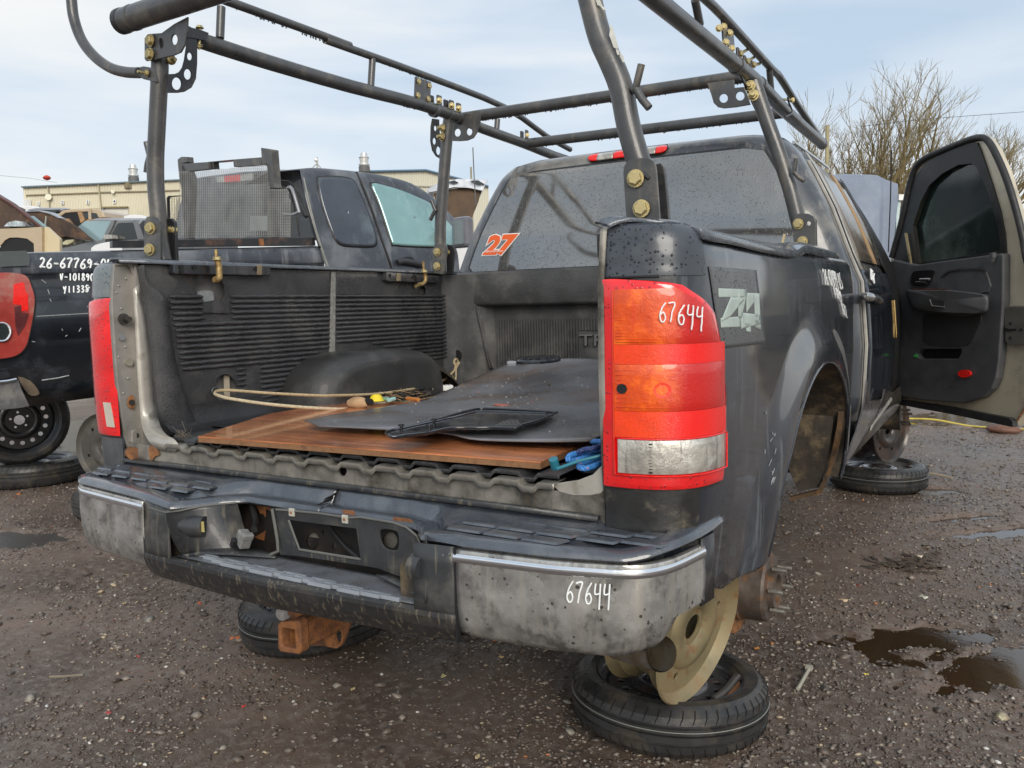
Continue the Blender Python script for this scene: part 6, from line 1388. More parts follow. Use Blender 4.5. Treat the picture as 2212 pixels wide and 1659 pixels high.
# khaki rim standing on it
ax = Vector((1, -.20, -.18)).normalized()
kc = BZ(1512, 1362, .345)-ax*.080
def standrim(name, label, c, ax, R, w, mat, disc=True, holes=8, roll=0, dishm=None):
    t = thing(name, label, 'wheel rim', c); t['local'] = 1; q = Vector((0, 0, 1)).rotation_difference(ax); t.rotation_mode = 'QUATERNION'; t.rotation_quaternion = q
    h = w/2
    MB().lathe([(R+.006, h), (R+.010, h-.004), (R+.002, h-.010), (R-.006, h-.024), (R-.008, h*.55), (R-.030, h*.35), (R-.032, -h*.35), (R-.008, -h*.6), (R-.006, -h+.024), (R+.002, -h+.010), (R+.010, -h+.004), (R+.006, -h), (R-.002, -h+.010), (R-.010, -h+.028), (R-.012, -h*.6), (R-.036, -h*.35), (R-.034, h*.35), (R-.012, h*.72), (R-.010, h-.020), (R-.002, h-.010)], 80, closed=True).build('rim', mat, t, True, 35)
    if disc:
        hs = [circ((R*.70*cos(2*pi*k/holes+roll), R*.70*sin(2*pi*k/holes+roll), h*.70), R*.055, Vector((1, 0, 0)), Vector((0, 1, 0)), 10) for k in range(holes)]+[circ((0, 0, h*.70), .034, Vector((1, 0, 0)), Vector((0, 1, 0)), 20)]
        MB().lathe([(R*.60, h*.705), (R*.55, h*.86), (R*.42, h*.90), (R*.30, h*.80), (R*.26, h*.705)], 48).build('disc_ridge', dishm or mat, t, True, 50)
        o = MB().plate(circ((0, 0, h*.70), R-.013, Vector((1, 0, 0)), Vector((0, 1, 0)), 56), (0, 0, -.006), hs).build('wheel_disc', dishm or mat, t); bevel(o, .002)
    return t
sr1 = standrim('rim_stand', 'khaki steel rim standing on edge on the spare wheel under the bumper corner', kc, ax, .190, .165, whkhk, True, 6, .5)
# lying tyre under the hitch
wheel('tyre_stand', 'spare tyre lying under the rusty hitch receiver with dashes around its tread', 'tyre', (-.665, .650, .085), (radians(3), radians(-4), .2), .285, .15, .19, tyre, whblk)
sr2 = standrim('rim_stand', 'dark steel rim standing on the tyre behind the hitch receiver', (-.62, .80, .36), Vector((1, .1, 0)).normalized(), .185, .16, whblk)
# front right pair
fc = BZ(1897, 1012, .12)
wheel('tyre_stand', 'white rimmed spare tyre lying flat beneath the open front door', 'tyre', (fc.x, fc.y, .085), (0, 0, .4), .285, .15, .195, tyre, M('wet rim', (.30, .30, .31), .15, .5, .5, .4, 12, dirt=(.10, .04, .02), damt=.5, dsc=9))
fr_ = BP(*lh(800, 1330), (fc.x, fc.y, .3), FW)
standrim('rim_stand', 'dark steel rim standing on edge on the tyre beneath the open front door', (fr_.x-.02, fr_.y, .375), Vector((.92, -.38, 0)).normalized(), .20, .19, M('dark grimy rim', (.05, .042, .038), .35, .4, .2, .3, 10, dirt=(.14, .08, .05), damt=.4), True, 6)
# ================================================================ LEFT TRUCK (black, extended cab, mesh headache rack)
Z0 = 5.07; O_ = CP+FW*Z0+RT*((100-1106)/FPX*Z0); O_.z = 0
HD = (RT*.735+FW*.678); HD.z = 0; HD.normalize(); HL = Vector((-HD.y, HD.x, 0)); HR = -HL
TL = thing('pickup_truck', 'black extended cab pickup with mesh headache rack and marker numbers on its bed side', 'pickup truck', tuple(O_))
def S_(q, o=0.): return BP(q[0], q[1], O_+HR*o, HR)          # side plane
def R_p(q, s, ): return BP(q[0], q[1], O_+HD*s, HD)          # cross plane at distance s along the truck
def splate(name, pts, o, t, mat, par=TL, holes=(), bev=0, sm=0, label=None):
    P3 = [S_(q, o) for q in pts]; P3 = crv(P3, sm, True) if sm else P3
    return plate(name, P3, -HR*t, mat, par, holes=[crv([S_(q, o) for q in h], 3, True) for h in holes], bev=bev, label=label)
lt = M('scratched black paint', (.010, .012, .016), .2, 0, .9, .3, 3, dirt=(.055, .062, .075), damt=.4, dsc=3)
ltd = M('dusty blue black paint', (.035, .040, .052), .36, 0, .5, .3, 3, dirt=(.13, .14, .155), damt=.55, dsc=2.5, streak=(.17, .18, .19), samt=.4, ssc=14)
# bed side as a profile swept forward: rail, shoulder, door height, tuck under
def bed_prof(q_top, q_bot, s):
    pass
A0 = S_(la(0, 625)); A1 = S_(lb(1900, 1180)); railz = lambda s: (S_((100, 545)).z)+(S_((690, 532)).z-S_((100, 545)).z)*s/max(.1, (S_((690, 532))-S_((100, 545))).dot(HD))
LB = (S_((702, 560))-O_).dot(HD)
rows = []
for dz, o in ((-.012, -.16), (.0, -.14), (.0, -.05), (-.012, -.012), (-.05, .0), (-.12, .004), (-.135, .0), (-.24, .012), (-.45, .03), (-.62, .022), (-.80, -.03), (-.93, -.07)):
    row = []
    for k in range(31):
        s = -.75+(LB+.74)*k/30; row.append(O_+HD*s+HR*(o)+Vector((0, 0, railz(s)+dz)))
    rows.append(row)
bs = loft('bed_side', rows, lt, TL, thick=.006, sharp=60)
upper = loft('bed_upper_skin', [[p+HR*.004 for p in r] for r in rows[3:7]], ltd, TL, thick=.003)
bvL = BVHTree.FromPolygons([v.co for v in bs.data.vertices], [tuple(p.vertices) for p in bs.data.polygons])
hL = lambda x, y: hit(bvL, x, y, .010)
hand('handwritten_number', '26-67769-04', la(440, 805), la(1260, 815), 19.5, hL, .0056, TL, wob=.03)
hand('handwritten_number', 'V-101890', la(660, 945), la(1045, 950), 15, hL, .0045, TL, wob=.03)
hand('handwritten_number', 'Y1133S', la(695, 1085), la(990, 1075), 14, hL, .0045, TL, wob=.03)
for (a, b) in (((400, 1345), (1080, 1305)), ((455, 940), (505, 975)), ((525, 1045), (545, 1100)), ((548, 1150), (565, 1180)), ((930, 820), (1080, 740)), ((960, 1240), (985, 1232)), ((680, 1480), (690, 1500)), ((740, 1550), (720, 1565)), ((870, 1510), (895, 1470)), ((350, 1620), (385, 1625)), ((1020, 1485), (1040, 1475))):
    p, q = hit(bvL, *la(*a), .007), hit(bvL, *la(*b), .007)
    if p and q: tube('paint_scratch', [p, q], .0028, scr, TL, 4)
for (a, b) in (((460, 55), (640, 30)), ((640, 30), (760, 2))):
    p, q = hit(bvL, *le(*a), .007), hit(bvL, *le(*b), .007)
    if p and q: tube('paint_scratch', [p, q], .004, scr, TL, 4)
splate('grey_tape', [la(0, 625), la(290, 615), la(330, 690), (la(320, 780)[0], la(320, 780)[1]), la(0, 795)], .03, .003, M('grey cover', (.075, .085, .085), .35, 0, .3, .3, 4))
# tail lamp wrapped around the rear corner
lpp = [(-60, 596), (0, 589), (35, 590), (58, 597), (68, 618), (75, 645), (72, 680), (64, 720), (55, 750), (35, 768), (0, 775), (-60, 778)]
LTL = splate('tail_lamp', lpp, .045, .06, M('weathered red lens', (.34, .045, .035), .2, 0, .8, .3, 5, dirt=(.38, .18, .14), damt=.55, dsc=6), sm=3, bev=.012, label='cracked dull red tail lamp of the left truck')
splate('bright_reflector', [la(150, 990), la(235, 965), la(270, 975), la(285, 1080), la(310, 1090), la(315, 1275), la(240, 1285), la(235, 1215), la(145, 1210)], .048, .003, lredb, LTL)
splate('dark_patch', [la(160, 1240), la(235, 1220), la(235, 1300), la(320, 1310), la(280, 1440), la(200, 1560), la(170, 1440)], .048, .003, M('dark lens stain', (.10, .02, .02), .3, 0, .5), LTL)
plate('lamp_bowl', pxc(la, 20, 1515, 95, 100, lambda a, b: S_((a, b), .055), 24), -HR*.01, M('dark lamp bowl', (.04, .05, .05), .15, .4, .6), LTL)
tube('lamp_ring', pxc(la, 20, 1515, 95, 100, lambda a, b: S_((a, b), .058), 24), .006, chromeb, LTL, 6, closed=True)
tube('lamp_outline', crv([S_(q, .03) for q in lpp[3:11]], 4), .008, rubber, LTL, 6)
splate('bumper_corner', [le(0, 85), le(100, 62), le(180, 45), le(205, 60), le(240, 160), le(328, 345), le(250, 362), le(0, 392), le(-150, 400), le(-150, 100)], .10, .10, M('stained steel bumper', (.25, .25, .25), .35, .7, 0, .3, 6, dirt=(.4, .38, .34), damt=.5), bev=.012)
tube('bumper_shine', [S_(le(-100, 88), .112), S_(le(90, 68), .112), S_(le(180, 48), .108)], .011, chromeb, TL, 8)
splate('rear_corner_rust', [le(200, 20), le(330, 60), le(420, 160), le(430, 215), le(350, 230), le(280, 170)], .0, .01, M('rusty corner', (.12, .09, .06), .7, var=.4, vs=12), sm=2)
# inner far side of the bed and floor for depth
box('bed_floor', O_+HD*(LB/2)-HR*.8+Vector((0, 0, 1.1)), (1.5, LB, .04), blk, TL, Matrix.Rotation(atan2(HD.y, HD.x)-pi/2, 3, 'Z'))
farp = [O_+HD*s-HR*1.62+Vector((0, 0, z)) for s, z in ((.3, 1.0), (.3, 1.60), (LB, 1.66), (LB, 1.0))]; plate('far_bed_side', farp, HR*.06, ltd, TL)
# dark rail box with ends
bbm = M('worn black bar', (.02, .02, .021), .38, .1, .2, .35, 9, dirt=(.16, .07, .04), damt=.35, dsc=9)
P3 = [S_(q, -.05) for q in (la(1240, 508), la(1800, 498), la(1800, 578), la(1240, 582))]; plate('rail_bar', P3, -HR*.05, bbm, TL, bev=.003)
P3 = [S_(q, -.05) for q in (lb(170, 1105), lb(1255, 1088), lb(1820, 1078), lb(1835, 1168), lb(1200, 1172), lb(170, 1180))]; plate('rail_bar', P3, -HR*.05, bbm, TL, bev=.003)
plate('rust_gap', [S_(q, -.045) for q in (lb(1205, 1092), lb(1258, 1090), lb(1262, 1168), lb(1208, 1170))], -HR*.01, rust, TL)
# headache rack on a cross plane
SR = LB-.10
def Rk(q, o=0): return BP(q[0], q[1], O_+HD*(SR+o), (HD+Vector((0, 0, .10))).normalized())
hm = M('dull rack steel', (.10, .10, .10), .5, .2, .1, .3, 9, dirt=(.22, .20, .17), damt=.4, dsc=8)
def rkp(name, pts, t, mat, o=0): return plate(name, [Rk(lb(*q), o) for q in pts], HD*t, mat, TL, bev=.003)
rkp('rack_upright', [(303, 215), (345, 185), (405, 185), (412, 245), (350, 260), (425, 350), (440, 400), (450, 520), (430, 1095), (380, 1095), (350, 560), (320, 400)], .06, hm)
rkp('rack_upright', [(1226, 85), (1340, 105), (1370, 480), (1380, 530), (1330, 540), (1350, 1090), (1300, 1090), (1300, 500), (1290, 260), (1240, 280)], .06, hm)
rkp('rack_top_bar', [(350, 262), (640, 242), (648, 320), (425, 345), (352, 342)], .05, hm)
rkp('rack_top_bar', [(918, 215), (1230, 190), (1232, 270), (1100, 285), (925, 298)], .05, hm)
rkp('rack_top_bar', [(640, 240), (915, 215), (915, 228), (700, 248), (708, 320), (648, 322)], .05, bbm, .02)
# expanded metal: crossing strands, real geometry
mb = MB()
def strandset(poly, dx, dy, r, o):
    """zigzag strands inside a measured outline"""
    from mathutils.geometry import intersect_point_tri_2d
    xs0 = [p[0] for p in poly]; ys0 = [p[1] for p in poly]; x0, x1, y0, y1 = min(xs0), max(xs0), min(ys0), max(ys0)
    def ins(x, y):
        c = False; j = len(poly)-1
        for i in range(len(poly)):
            xi, yi = poly[i]; xj, yj = poly[j]
            if (yi > y) != (yj > y) and x < (xj-xi)*(y-yi)/(yj-yi)+xi: c = not c
            j = i
        return c
    nxx = int((x1-x0)/dx)+2
    for i in range(nxx):
        pts = []
        m = int((y1-y0)/dy)+2
        for j in range(m):
            x = x0+i*dx+(dx*.5 if j % 2 else 0)*(1 if i % 2 == 0 else -1)+(dx*.0); y = y0+j*dy
            if ins(x, y): pts.append(Rk(lb(x, y), o))
            else:
                if len(pts) > 1: mb.tube(pts, r, 4, caps=False)
                pts = []
        if len(pts) > 1: mb.tube(pts, r, 4, caps=False)
strandset([(318, 350), (430, 350), (930, 300), (1240, 265), (1295, 260), (1325, 540), (1525, 530), (1560, 700), (1562, 1075), (272, 1100), (240, 880), (330, 570)], 10.5, 15, .0022, -.01)
msh = mb.build('wire_mesh', M('bare expanded metal', (.36, .36, .35), .4, .5, 0, .25, 9), TL); tag(msh, 'expanded metal mesh of the headache rack', kind='stuff')
mb = MB(); strandset([(185, 620), (330, 615), (335, 900), (190, 900)], 13, 17, .0018, .12); strandset([(1375, 450), (1600, 470), (1700, 800), (1560, 1075), (1380, 1075)], 13, 17, .0018, .18)
tag(mb.build('wire_mesh', M('black mesh', (.05, .05, .05), .4), TL), kind='stuff')
plate('side_frame', [Rk(lb(*q), .12) for q in ((183, 640), (200, 618), (330, 612), (328, 622), (212, 630), (198, 650), (206, 860), (192, 870))], HD*.02, blk, TL)
tube('side_frame', crv([Rk(lb(*q), .16) for q in ((1370, 455), (1520, 458), (1570, 490), (1610, 570), (1700, 830), (1740, 840), (1745, 815), (1640, 570))], 3), .009, blk, TL, 6)
tube('side_frame', crv([Rk(lb(*q), .0) for q in ((1525, 532), (1570, 540), (1645, 780), (1640, 800), (1580, 825), (1480, 822))], 3), .012, M('grey bar', (.28, .28, .30), .35, .3), TL, 8)
# cab: side skin curved inwards towards the roof
cabrow = []
sil = [(649, 366), (655, 364), (700, 364), (770, 371), (830, 383), (880, 401), (920, 424), (950, 455), (975, 480), (990, 500)]
def rowpts(pts, o): return crv([S_(q, o) for q in pts], 4)
g0 = [lc(245, 245), lc(265, 235), lc(420, 228), lc(800, 262), lc(1100, 310), lc(1340, 380), lc(1540, 505), lc(1680, 640), lc(1790, 760), lc(1830, 900)]
g1 = [lc(255, 300), lc(300, 300), lc(430, 300), lc(830, 330), lc(1100, 375), lc(1330, 450), lc(1510, 570), lc(1640, 690), lc(1740, 800), lc(1800, 920)]
g2 = [lc(300, 520), lc(420, 560), lc(560, 620), lc(900, 640), lc(1150, 660), lc(1330, 690), lc(1450, 740), lc(1560, 800), lc(1680, 870), lc(1780, 960)]
g3 = [lc(400, 880), lc(500, 900), lc(640, 940), lc(980, 960), lc(1200, 970), lc(1400, 980), lc(1500, 985), lc(1600, 990), lc(1700, 1000), lc(1780, 1010)]
g4 = [lc(440, 1010), lc(560, 1030), lc(700, 1060), lc(1010, 1070), lc(1220, 1080), lc(1400, 1085), lc(1520, 1090), lc(1620, 1095), lc(1720, 1095), lc(1800, 1095)]
g5 = [lc(530, 1300), lc(620, 1300), lc(760, 1300), lc(1060, 1300), lc(1260, 1300), lc(1430, 1300), lc(1540, 1300), lc(1640, 1300), lc(1740, 1300), lc(1820, 1300)]
cr = [rowpts(g, o) for g, o in ((g0, -.22), (g1, -.17), (g2, -.09), (g3, -.02), (g4, .0), (g5, .02))]
roof = [p-HR*.55+Vector((0, 0, .05)) for p in cr[0]]; roof2 = [p-HR*1.0+Vector((0, 0, .0)) for p in cr[0]]
cbL = loft('cab_side', [roof2, roof]+[list(r) for r in zip(*[crv(c, 3) for c in zip(*cr)])], ltd, TL, thick=.004, sharp=70)
cvL = BVHTree.FromPolygons([v.co for v in cbL.data.vertices], [tuple(p.vertices) for p in cbL.data.polygons])
def cpatch(name, pts, o, mat, n=10, label=None, sm=3):
    """fan-filled outline laid on the cab side"""
    if sm: pts = [(p.x, p.y) for p in crv([Vector((*q, 0)) for q in pts], sm, True)]
    cx = sum(p[0] for p in pts)/len(pts); cy = sum(p[1] for p in pts)/len(pts); rows = []
    for k in range(n+1):
        t = 1-k/n*.999; rows.append([hit(cvL, cx+(a-cx)*t, cy+(b-cy)*t, o) for a, b in pts])
    for r in rows:
        for i in range(len(r)):
            if r[i] is None: r[i] = next((x for x in r if x is not None), O_)
    return loft(name, rows, mat, TL, close=True, thick=.002, label=label)
w_r = [lc(*q) for q in ((418, 345), (450, 322), (560, 318), (700, 330), (780, 370), (850, 520), (930, 720), (985, 900), (990, 970), (940, 1000), (780, 998), (660, 985), (590, 930), (520, 760), (450, 540))]
w_f = [lc(*q) for q in ((945, 385), (1100, 410), (1260, 460), (1400, 520), (1520, 580), (1620, 680), (1720, 790), (1775, 860), (1770, 960), (1720, 1000), (1400, 1000), (1180, 985), (1145, 960), (1060, 700), (1000, 530))]
def grow(P, f):
    cx = sum(p[0] for p in P)/len(P); cy = sum(p[1] for p in P)/len(P); return [(cx+(a-cx)*f, cy+(b-cy)*f) for a, b in P]
cpatch('window_gasket', grow(w_r, 1.035), .006, rubber); cpatch('rear_side_window', w_r, .011, M('smoky side glass', (.075, .085, .105), .12, .35, 0, .2, 3, dirt=(.16, .20, .22), damt=.45, dsc=1.6))
cpatch('window_gasket', grow(w_f, 1.04), .006, rubber); cpatch('front_door_window', w_f, .011, M('pale green side glass', (.24, .40, .40), .16, .35, 0, .2, 1.6, dirt=(.34, .50, .49), damt=.5, dsc=1.2, streak=(.42, .55, .54), samt=.3, ssc=14))
def cline(name, pts, r, mat): 
    P = [hit(cvL, *q, .004) for q in pts]; P = [p for p in P if p]
    if len(P) > 1: tube(name, crv(P, 3), r, mat, TL, 6)
cline('door_gap', [lc(*q) for q in ((798, 272), (850, 390), (920, 560), (990, 760), (1060, 970), (1110, 1110), (1140, 1200), (1145, 1215))], .010, blk)
cline('door_gap', [lc(*q) for q in ((245, 262), (250, 330), (290, 500), (340, 690), (390, 860), (440, 1010), (490, 1180))], .012, blk)
cline('gap_edge', [lc(*q) for q in ((280, 330), (330, 560), (390, 800), (450, 1000), (520, 1200))], .008, M('pale dusty edge', (.25, .25, .23), .5))
dh = [hit(cvL, *lc(*q), .03) for q in ((1185, 1165), (1230, 1150), (1350, 1165), (1430, 1190))]
if all(dh): tube('door_handle', crv(dh, 4), .026, M('dull black handle', (.03, .03, .034), .4), TL, 10)
cpatch('handle_cup', [lc(*q) for q in ((1240, 1150), (1255, 1110), (1300, 1100), (1345, 1108), (1370, 1150), (1340, 1172), (1270, 1170))], .012, blk, 4)
# rear wall of cab, rear window seen through the mesh, brake lamp
def Rc(q, o=0): return BP(q[0], q[1], O_+HD*(SR+.22+o), HD)
cabb = plate('cab_rear', [Rc(lb(*q)) for q in ((1655, 325), (1530, 325), (1380, 325), (1000, 350), (600, 400), (450, 430), (380, 520), (300, 800), (250, 1110), (1840, 1110), (1800, 1000), (1740, 700), (1690, 480))], HD*.08, ltd, TL, bev=.02)
plate('cab_rear_window', [Rc(lb(*q), -.012) for q in ((1480, 500), (700, 520), (460, 560), (380, 700), (330, 1060), (1640, 1060), (1600, 800), (1540, 560))], HD*.01, M('dark rear glass', (.10, .105, .11), .12, .5, 0, .3, 3, dirt=(.22, .21, .2), damt=.4, dsc=2), TL)
plate('brake_lamp', [Rc(lb(*q), -.03) for q in ((820, 400), (1000, 385), (1003, 455), (825, 468))], HD*.02, lredb, TL); plate('cargo_lamp', [Rc(lb(*q), -.03) for q in ((735, 410), (820, 402), (825, 465), (740, 470))], HD*.02, lclr, TL); plate('cargo_lamp', [Rc(lb(*q), -.03) for q in ((1003, 385), (1130, 372), (1125, 445), (1005, 455))], HD*.02, lclr, TL)
plate('grey_tool_shape', [Rc(lb(*q), -.05) for q in ((1110, 840), (1290, 840), (1300, 1000), (1100, 1000))], HD*.02, M('pale grey box', (.36, .40, .40), .5), TL)
mrr = S_(lc(1845, 860), .12); mo = box('door_mirror', mrr, (.10, .20, .26), M('grey mirror shell', (.14, .14, .16), .35, 0, .4), TL, Matrix.Rotation(atan2(HD.y, HD.x), 3, 'Z'), .03)
roofslab = None
uh = M('dark underbody', (.012, .011, .011), .8)
box('underbody', O_+HD*(LB/2+.8)-HR*.85+Vector((0, 0, .95)), (1.3, LB+1.6, .45), uh, TL, Matrix.Rotation(atan2(HD.y, HD.x)-pi/2, 3, 'Z'))
# ---- wheels under the left truck
gL = 'stand wheels under the left truck'
wlp = BD(41, 905, 5.75)
toC = (CP-wlp); toC.z = 0; toC.normalize()
rot_f = Vector((0, 0, 1)).rotation_difference((toC+Vector((.1, .0, 0))).normalized()).to_euler()
wheel('wheel_stand', 'black steel wheel with round holes standing upright under the left truck', 'wheel', (wlp.x, wlp.y, .47), rot_f, .315, .17, .225, tyre, M('satin black wheel', (.010, .010, .011), .3, 0, .2), nh=16, lines=False)
gc = BD(74, 1010, 5.95); wheel('tyre_stand', 'wet tyre lying flat in the puddle beneath the upright black wheel', 'tyre', (gc.x, gc.y, .085), (0, 0, 0), .335, .17, .20, tyre, whblk, lines=False)
ec = BZ(268, 1078, .08); wheel('tyre_stand', 'muddy tyre lying flat, its edge showing beside the left end of the bumper', 'tyre', (ec.x, ec.y, .08), (0, 0, 0), .28, .15, .18, tyred, whblk, lines=False)
ec = BD(240, 957, 5.25); standrim('rim_stand', 'dusty wheel standing on a tyre behind the left tail lamp of the black pickup', (ec.x, ec.y, .35), Vector((.2, -.97, .05)).normalized(), .205, .15, M('dusty brown rim', (.07, .065, .058), .6, .1, 0, .3, 10, dirt=(.15, .13, .10), damt=.5), holes=5)
# ================================================================ BACKGROUND
FH = Vector((FW.x, FW.y, 0)).normalized()
def BPd(q, Z, skew=0.): 
    """point seen at q on a vertical plane about Z metres ahead, turned by skew"""
    n = Matrix.Rotation(skew, 3, 'Z') @ FH; o = CP+FH*Z; return BP(q[0], q[1], o, n)
def prof(name, label, cat, Z, parts, skew=0., group=None, base=None):
    c = BPd(base or parts[0][1][0], Z, skew); T_ = thing(name, label, cat, (c.x, c.y, 0), group); n = Matrix.Rotation(skew, 3, 'Z') @ FH
    for nm, pts, mat, off, t, *rest in parts:
        P3 = [BPd(q, Z, skew)+n*off for q in pts]
        P3 = [p-ray(*q).normalized()*0 for p, q in zip(P3, pts)]
        plate(nm, P3, n*t, mat, T_, bev=rest[0] if rest else 0)
    return T_
L_ = lambda *p: [ld(*q) for q in p]
carg = M('grey car paint', (.17, .18, .19), .25, .3, .7, .12, 2, dirt=(.28, .27, .25), damt=.4, dsc=2)
cart = M('beige car paint', (.50, .39, .26), .3, .2, .6, .1, 2, dirt=(.36, .28, .19), damt=.35, dsc=2)
carw = M('white car paint', (.72, .73, .74), .25, 0, .6, .06, 2, dirt=(.5, .5, .5), damt=.3, dsc=2)
cars = M('silver blue car paint', (.34, .36, .40), .25, .3, .6, .12, 2)
und = M('bare hood underside', (.07, .045, .032), .7, .1, 0, .5, 4, dirt=(.22, .11, .05), damt=.4, dsc=5, bump=.4)
wsc = M('pale windshield', (.30, .42, .45), .08, .3, 0, .35, .8, dirt=(.12, .18, .30), damt=.4, dsc=.8)
dgl = M('dark car glass', (.035, .042, .045), .08, .2, 0, .3, 1.5)
eng = M('engine bay clutter', (.05, .045, .04), .5, .2, 0, .8, 12, dirt=(.35, .31, .22), damt=.5, dsc=11, spots=(.45, .42, .30), spsc=9)
# grey pickup with its hood up
prof('parked_truck', 'grey single cab pickup with open engine bay beyond the left truck bed', 'pickup truck', 11, [
    ('body', L_((265, 1215), (285, 1190), (400, 1150), (600, 1130), (760, 1120), (1010, 1120), (1110, 1115), (1280, 1135), (1700, 1100), (2120, 1090), (2120, 1700), (300, 1700)), carg, 0, 1.7, .03),
    ('roof', L_((1035, 858), (1130, 832), (1500, 828), (1900, 832), (1930, 850), (1930, 862), (1500, 862), (1380, 866)), cars, .1, 1.4, .02),
    ('windshield', L_((1032, 872), (1378, 870), (1365, 900), (1262, 1104), (1150, 1110), (1100, 1095), (938, 950)), wsc, .02, .03),
    ('pillar', L_((1378, 868), (1420, 864), (1400, 930), (1300, 1128), (1255, 1128), (1262, 1104)), carg, -.02, .06), ('pillar', L_((1640, 862), (1700, 862), (1790, 1100), (1705, 1100)), carg, -.02, .5),
    ('side_window', L_((1330, 1122), (1355, 1070), (1445, 905), (1470, 895), (1630, 892), (1650, 905), (1712, 1085), (1700, 1092)), dgl, .0, .05),
    ('window_frame', L_((1300, 1128), (1420, 880), (1460, 868), (1640, 866), (1670, 890), (1730, 1100)), carg, .01, .5), ('side_window', L_((1730, 890), (1850, 885), (1850, 1080), (1800, 1085)), dgl, 0, .05),
    ('door_mirror', L_((1352, 1060), (1365, 1048), (1450, 1048), (1465, 1100), (1355, 1108)), M('chrome mirror', (.5, .48, .44), .3, .5), -.15, .15, .02),
    ('engine_bay', L_((330, 1195), (430, 1145), (600, 1110), (700, 1080), (830, 1065), (1000, 1100), (1110, 1120), (860, 1180), (700, 1210), (330, 1212)), eng, -.02, .8),
    ('washer_tank', L_((790, 1140), (830, 1110), (935, 1100), (925, 1135), (870, 1165), (795, 1168)), M('yellowed tank', (.55, .52, .33), .4), -.05, .2, .02), ('hose', L_((520, 1150), (600, 1125), (690, 1112), (690, 1130), (600, 1150), (525, 1158)), M('beige hose', (.42, .36, .25), .6), -.04, .05),
    ('fender_edge', L_((265, 1215), (285, 1185), (400, 1135), (560, 1100), (570, 1108), (420, 1150), (300, 1200), (290, 1215)), cars, -.06, .1)], skew=-.25)
hp = L_((285, 792), (340, 757), (500, 752), (620, 775), (700, 820), (850, 890), (960, 960), (1050, 1040), (1140, 1110), (1100, 1112), (1000, 1098), (900, 1080), (800, 1062), (720, 1082), (690, 1076), (560, 960), (480, 880), (380, 810))
o_ = prof('raised_hood', 'raised dark hood of the grey pickup propped on a thin rod', 'car hood', 10.9, [('hood_underside', hp, und, 0, .05, .01), ('hood_edge', L_((285, 792), (335, 752), (500, 742), (640, 770), (760, 840), (740, 845), (620, 790), (490, 760), (345, 765)), cars, -.03, .10, .01), ('prop_rod', L_((622, 820), (628, 820), (600, 1090), (594, 1090)), M('thin rod', (.5, .5, .45), .4), -.1, .02)], skew=-.25)
# tan truck, hood up, far left
prof('parked_truck', 'tan truck at the far left with a torn wheel arch and raised rusty hood', 'pickup truck', 10, [
    ('fender', L_((-200, 985), (0, 968), (300, 955), (505, 945), (512, 1020), (515, 1300), (420, 1300), (412, 1150), (330, 1090), (210, 1075), (120, 1078), (60, 1110), (20, 1160), (0, 1180), (-200, 1180)), cart, 0, .08, .02),
    ('wheel_well', L_((-100, 1300), (0, 1180), (60, 1108), (120, 1076), (210, 1073), (330, 1088), (415, 1150), (420, 1300)), blk, .02, .5),
    ('raised_hood', L_((-200, 480), (0, 598), (80, 650), (200, 740), (330, 850), (450, 942), (410, 945), (200, 950), (0, 965), (-200, 975)), und, .1, .06), ('hood_edge', L_((-200, 470), (0, 590), (90, 645), (210, 735), (460, 940), (440, 942), (200, 745), (75, 655), (-200, 490)), M('maroon hood edge', (.10, .03, .025), .4), .05, .1),
    ('windshield', L_((300, 805), (330, 800), (500, 935), (430, 940)), wsc, .1, .03), ('engine_bay', L_((60, 940), (110, 890), (200, 870), (330, 885), (370, 940)), M('pale engine parts', (.45, .50, .52), .3, .4, 0, .7, 9, dirt=(.08, .07, .06), damt=.6, dsc=8), -.02, .3),
    ('door', L_((512, 945), (540, 940), (700, 1090), (700, 1300), (516, 1300)), M('pale yellow door', (.62, .52, .33), .4, 0, .4, .08, 2), .05, .05)], skew=-.15)
# beige pickup with its door glass missing
prof('parked_truck', 'beige pickup missing its door glass, parked in front of the warehouse doors', 'pickup truck', 16, [
    ('roof', L_((700, 800), (760, 745), (880, 722), (1080, 718), (1095, 735), (1090, 760), (900, 765), (800, 775), (735, 820)), cart, 0, 1.5, .02), ('cab_pillar', L_((960, 765), (1010, 765), (1050, 860), (1000, 900)), M('tan pillar', (.36, .22, .11), .5), -.02, .1), ('cab_pillar', L_((1088, 722), (1125, 725), (1130, 860), (1095, 850)), cart, -.02, .3),
    ('dark_opening_patch', L_((735, 815), (800, 775), (960, 765), (1000, 900), (940, 945), (850, 850), (800, 840)), blk, .02, .6), ('side_window', L_((1015, 768), (1085, 768), (1098, 840), (1045, 850)), dgl, .0, .05), ('cap_window', L_((1130, 772), (1190, 778), (1215, 830), (1135, 838)), dgl, -.02, .05),  # black plate in the door stands in for the shaded cab interior
    ('cap', L_((1110, 722), (1210, 732), (1265, 765), (1292, 830), (1130, 845)), cart, .0, 1.4, .02), ('body', L_((900, 940), (1000, 850), (1292, 830), (1300, 1100), (900, 1100)), cart, .03, 1.4), ('seat_back', L_((800, 860), (850, 845), (890, 900), (900, 960), (860, 940)), M('tan seat', (.35, .22, .12), .7), -.05, .3)], skew=-.2)
prof('parked_suv', 'silver blue station wagon roof showing above the grey hood', 'car', 19, [
    ('roof', L_((280, 790), (350, 725), (450, 708), (800, 708), (860, 722), (760, 745), (640, 765), (500, 742), (380, 745)), cars, 0, 1.5, .02), ('side_window', L_((370, 745), (480, 735), (660, 735), (740, 730), (680, 770), (600, 775)), dgl, -.02, .05), ('body', L_((280, 790), (600, 770), (760, 780), (760, 1100), (280, 1100)), cars, .05, 1.4)], skew=0)
